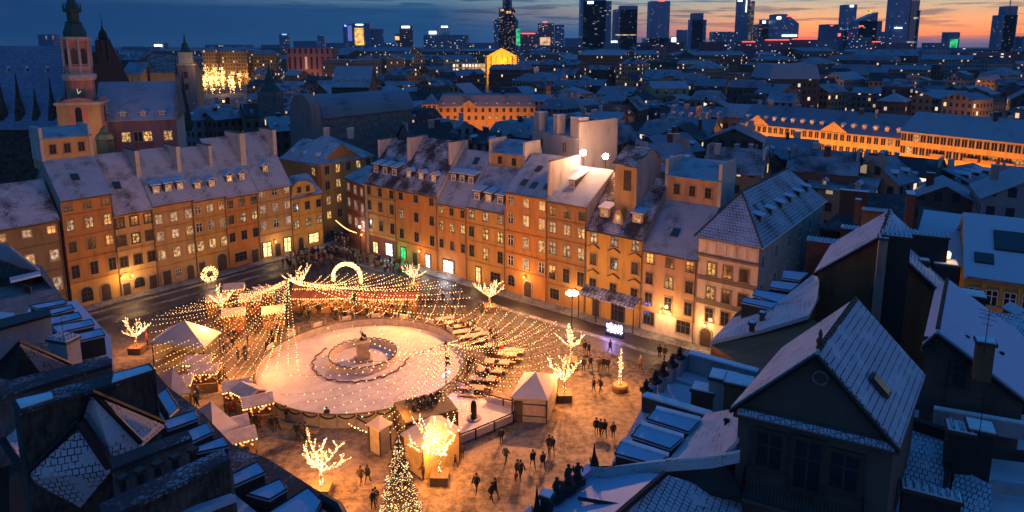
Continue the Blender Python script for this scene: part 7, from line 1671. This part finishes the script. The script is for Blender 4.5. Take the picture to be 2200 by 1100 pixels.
sky_tower('tower with a steep wedge roof and a golden emblem mast', [(1843,1881,26,B2,'slope'),(1840,1892,45,B6)], 2500, signs=((1864,1872,20,29,M_signo),(1845,1856,55,57,M_signr)))
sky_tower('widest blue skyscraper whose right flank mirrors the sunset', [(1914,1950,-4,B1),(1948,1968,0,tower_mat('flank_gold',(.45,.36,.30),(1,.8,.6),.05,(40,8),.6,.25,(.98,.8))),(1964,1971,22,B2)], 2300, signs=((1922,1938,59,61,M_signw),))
sky_tower('short tower with a green light tree on its face', [(2035,2061,69,B2)], 2500, signs=((2040,2058,84,102,M_signg),))
sky_tower('lone stepped dark skyscraper with a mast at the far right', [(2145,2180,32,B2),(2152,2178,13,B2),(2160,2161.5,-5,B2)], 2400)
sky_tower('tower sliced by the right edge of the photo', [(2196,2225,78,B2)], 2400)
sky_tower('pair of small towers with one round rooftop, right of the palace tower', [(1156,1190,50,B4),(1192,1212,53,B5)], 2600, signs=((1166,1176,46,48,M_signr),))
sky_tower('pink lit low block beside the palace tower', [(1118,1156,70,B4)], 2400, name='office_block', signs=((1120,1150,71,73,M_signr),(1160,1182,80,97,emis('lit_face',(1,.6,.35),1.0,.05,sample=False))))
sky_tower('left tower of three, edged in violet-blue light', [(738,758,52,B1)], 2300, signs=((740,744,54,57,M_signb),(748,756,55,88,emis('violet_edge',(.25,.3,1),.5,sample=False))))
sky_tower('middle tower of three with a golden lit atrium', [(757,795,50,B2)], 2250, signs=((763,781,60,97,M_signo),(764,780,52,54,M_signw)))
sky_tower('right tower of three, lower and dark', [(795,821,62,B5)], 2280)
sky_tower('brown round-topped tower crowned with white light', [(859,885,56,B3)], 2300, signs=((863,880,56,60,M_signw),))
sky_tower('small golden dome building beside the brown tower', [(849,858,72,MATS['glass_office_hazed'])], 2300, name='domed_building', signs=((849,858,78,86,M_signo),))
sky_tower('wide flat office slab with two white rooftop signs', [(910,1003,75,B5)], 2200, name='office_block', signs=((922,937,67,73,M_signw),(948,962,56,59,M_signw)))
sky_tower('square rooftop tower rising from the wide flat office slab', [(938,965,56,B2)], 2230, name='office_block')
sky_tower('lonely dark block at the left horizon with a few lit windows', [(82,113,74,B2)], 1500, name='office_block')
sky_tower('small block with blue top light, left horizon', [(600,618,73,B5)], 2600, name='office_block', signs=((606,616,73,75,M_signb),))
sky_tower('small dark block on the horizon left of the three towers', [(682,697,76,B2)], 2600, name='office_block')
sky_tower('white lit low building on the left horizon', [(330,352,92,B5)], 1800, name='office_block', signs=((332,348,96,100,M_signw),))
for l, r_, tp, m_, Y, lab in ((1372,1402,92,B3,1100,'brown slab block, left of the brick slab trio'),(1402,1434,98,B4,1080,'pinkish slab block, middle of the brick slab trio'),(1434,1470,90,B3,1120,'brown slab block, right of the brick slab trio'),(1512,1562,90,B3,1150,'wide brown slab block standing right of the brick slab trio'),
  (1590,1640,88,B4,1700,'long pink slab below the slender tower'),(1640,1700,84,B4,1600,'long pink slab below the curved tower'),(1700,1760,82,B3,1650,'brown slab below the curved tower'),(1757,1800,86,B5,1500,'grey block right of the brown slab'),(1870,1896,88,B4,1450,'pink narrow block left of the widest skyscraper'),
  (1925,1985,106,B5,900,'grey slab in front of the widest skyscraper'),(1985,2045,108,B2,880,'dark slab right of the grey slab'),(2050,2085,104,B5,900,'grey slab left of the pink terrace of flats'),(2082,2172,112,B4,860,'long pink terrace of flats in the right distance'),(2172,2230,118,B3,880,'brown flats at the right edge'),
  (1905,1960,92,B4,1300,'pink slab at the foot of the widest skyscraper'),(2000,2040,92,B5,1900,'low blue block right of the widest skyscraper'),(1560,1592,68,B5,2400,'distant dark tower left of the slender tower'),(1456,1476,64,B2,2600,'distant small tower right of the plain blue one'),(1530,1560,68,B5,2500,'hazy low tower behind the wide brown slab'),
  (1215,1250,82,B5,2000,'low bluish block left of the curved glass skyscraper'),(1300,1330,94,B5,1500,'low bluish block at the foot of the glass slab'),(1730,1768,92,B4,1900,'pink lit low block'),(1836,1872,80,B5,2100,'bluish block under the wedge roof tower'),(1895,1915,68,B5,2200,'narrow bluish block left of the widest skyscraper'),
  (560,600,96,B5,1500,'low dim block on the left horizon'),(700,742,92,B2,1500,'low dim block left of the three towers'),(820,850,92,B5,1600,'low dim block right of the three towers'),(1003,1060,92,B5,1700,'low dim block left of the palace tower'),(630,680,88,B2,1400,'dim flat block above the pink ministry'),(440,520,96,B2,1500,'dark flat block above the gold houses'),(260,320,100,B2,1300,'dark flat block behind the cathedral gable')):
    sky_tower(lab, [(l, r_, tp, m_)], Y, name='tower_block', signs=((l+4,r_-4,tp+1,tp+2.5,M_signr),) if m_ in (B4, B3) and Y > 1400 else ())
# ---- the warm light of the strings themselves (thousands of bulbs) gathered into a few lamps hung in the nets
for x, y, z, pw in ((440,700,4.2,3600),(560,650,4.5,3400),(520,760,3.6,1800),(720,630,4.5,2600),(860,640,4.5,2600),(980,650,4.2,2200),(1100,710,4.2,2400),(1130,770,3.6,2000),(1000,790,4,900),(860,880,3.5,900),(600,720,5.0,1200)):
    lamp(P(x, y, z), pw*.85, (1,.37,.08), 1.2, None, name='string_glow')

# ---- night air
m = bpy.data.materials.new('haze'); m.use_nodes = True; nt = m.node_tree; nt.nodes.clear(); o = nt.nodes.new('ShaderNodeOutputMaterial'); pv = nt.nodes.new('ShaderNodeVolumePrincipled')
pv.inputs['Color'].default_value = (.75,.85,1,1); pv.inputs['Density'].default_value = 0.00004; nt.links.new(pv.outputs[0], o.inputs['Volume'])
hz = MB().b2(-6510,6510,-210,8010,-1,440).build('haze', m); hz['kind'] = 'stuff'

# ================================================================ tell look-alikes apart by their order from left to right
ORD = 'first second third fourth fifth sixth seventh eighth ninth tenth eleventh twelfth thirteenth fourteenth'.split()
seen = {}
for o in S.objects:
    if o.parent is None and 'label' in o: seen.setdefault((o['label'], o.get('group')), []).append(o)
for (lb, gr), os_ in seen.items():
    n = len(os_)
    if 1 < n <= 14:
        os_.sort(key=lambda o: KEY.get(o.name, proj(o.location)[0]))
        for i, o in enumerate(os_):
            w = ('left one' if i == 0 else 'right one') if n == 2 else 'leftmost' if i == 0 else 'rightmost' if i == n-1 else ORD[i]+' from left'
            if len((lb+', '+w).split()) <= 16: o['label'] = lb+', '+w
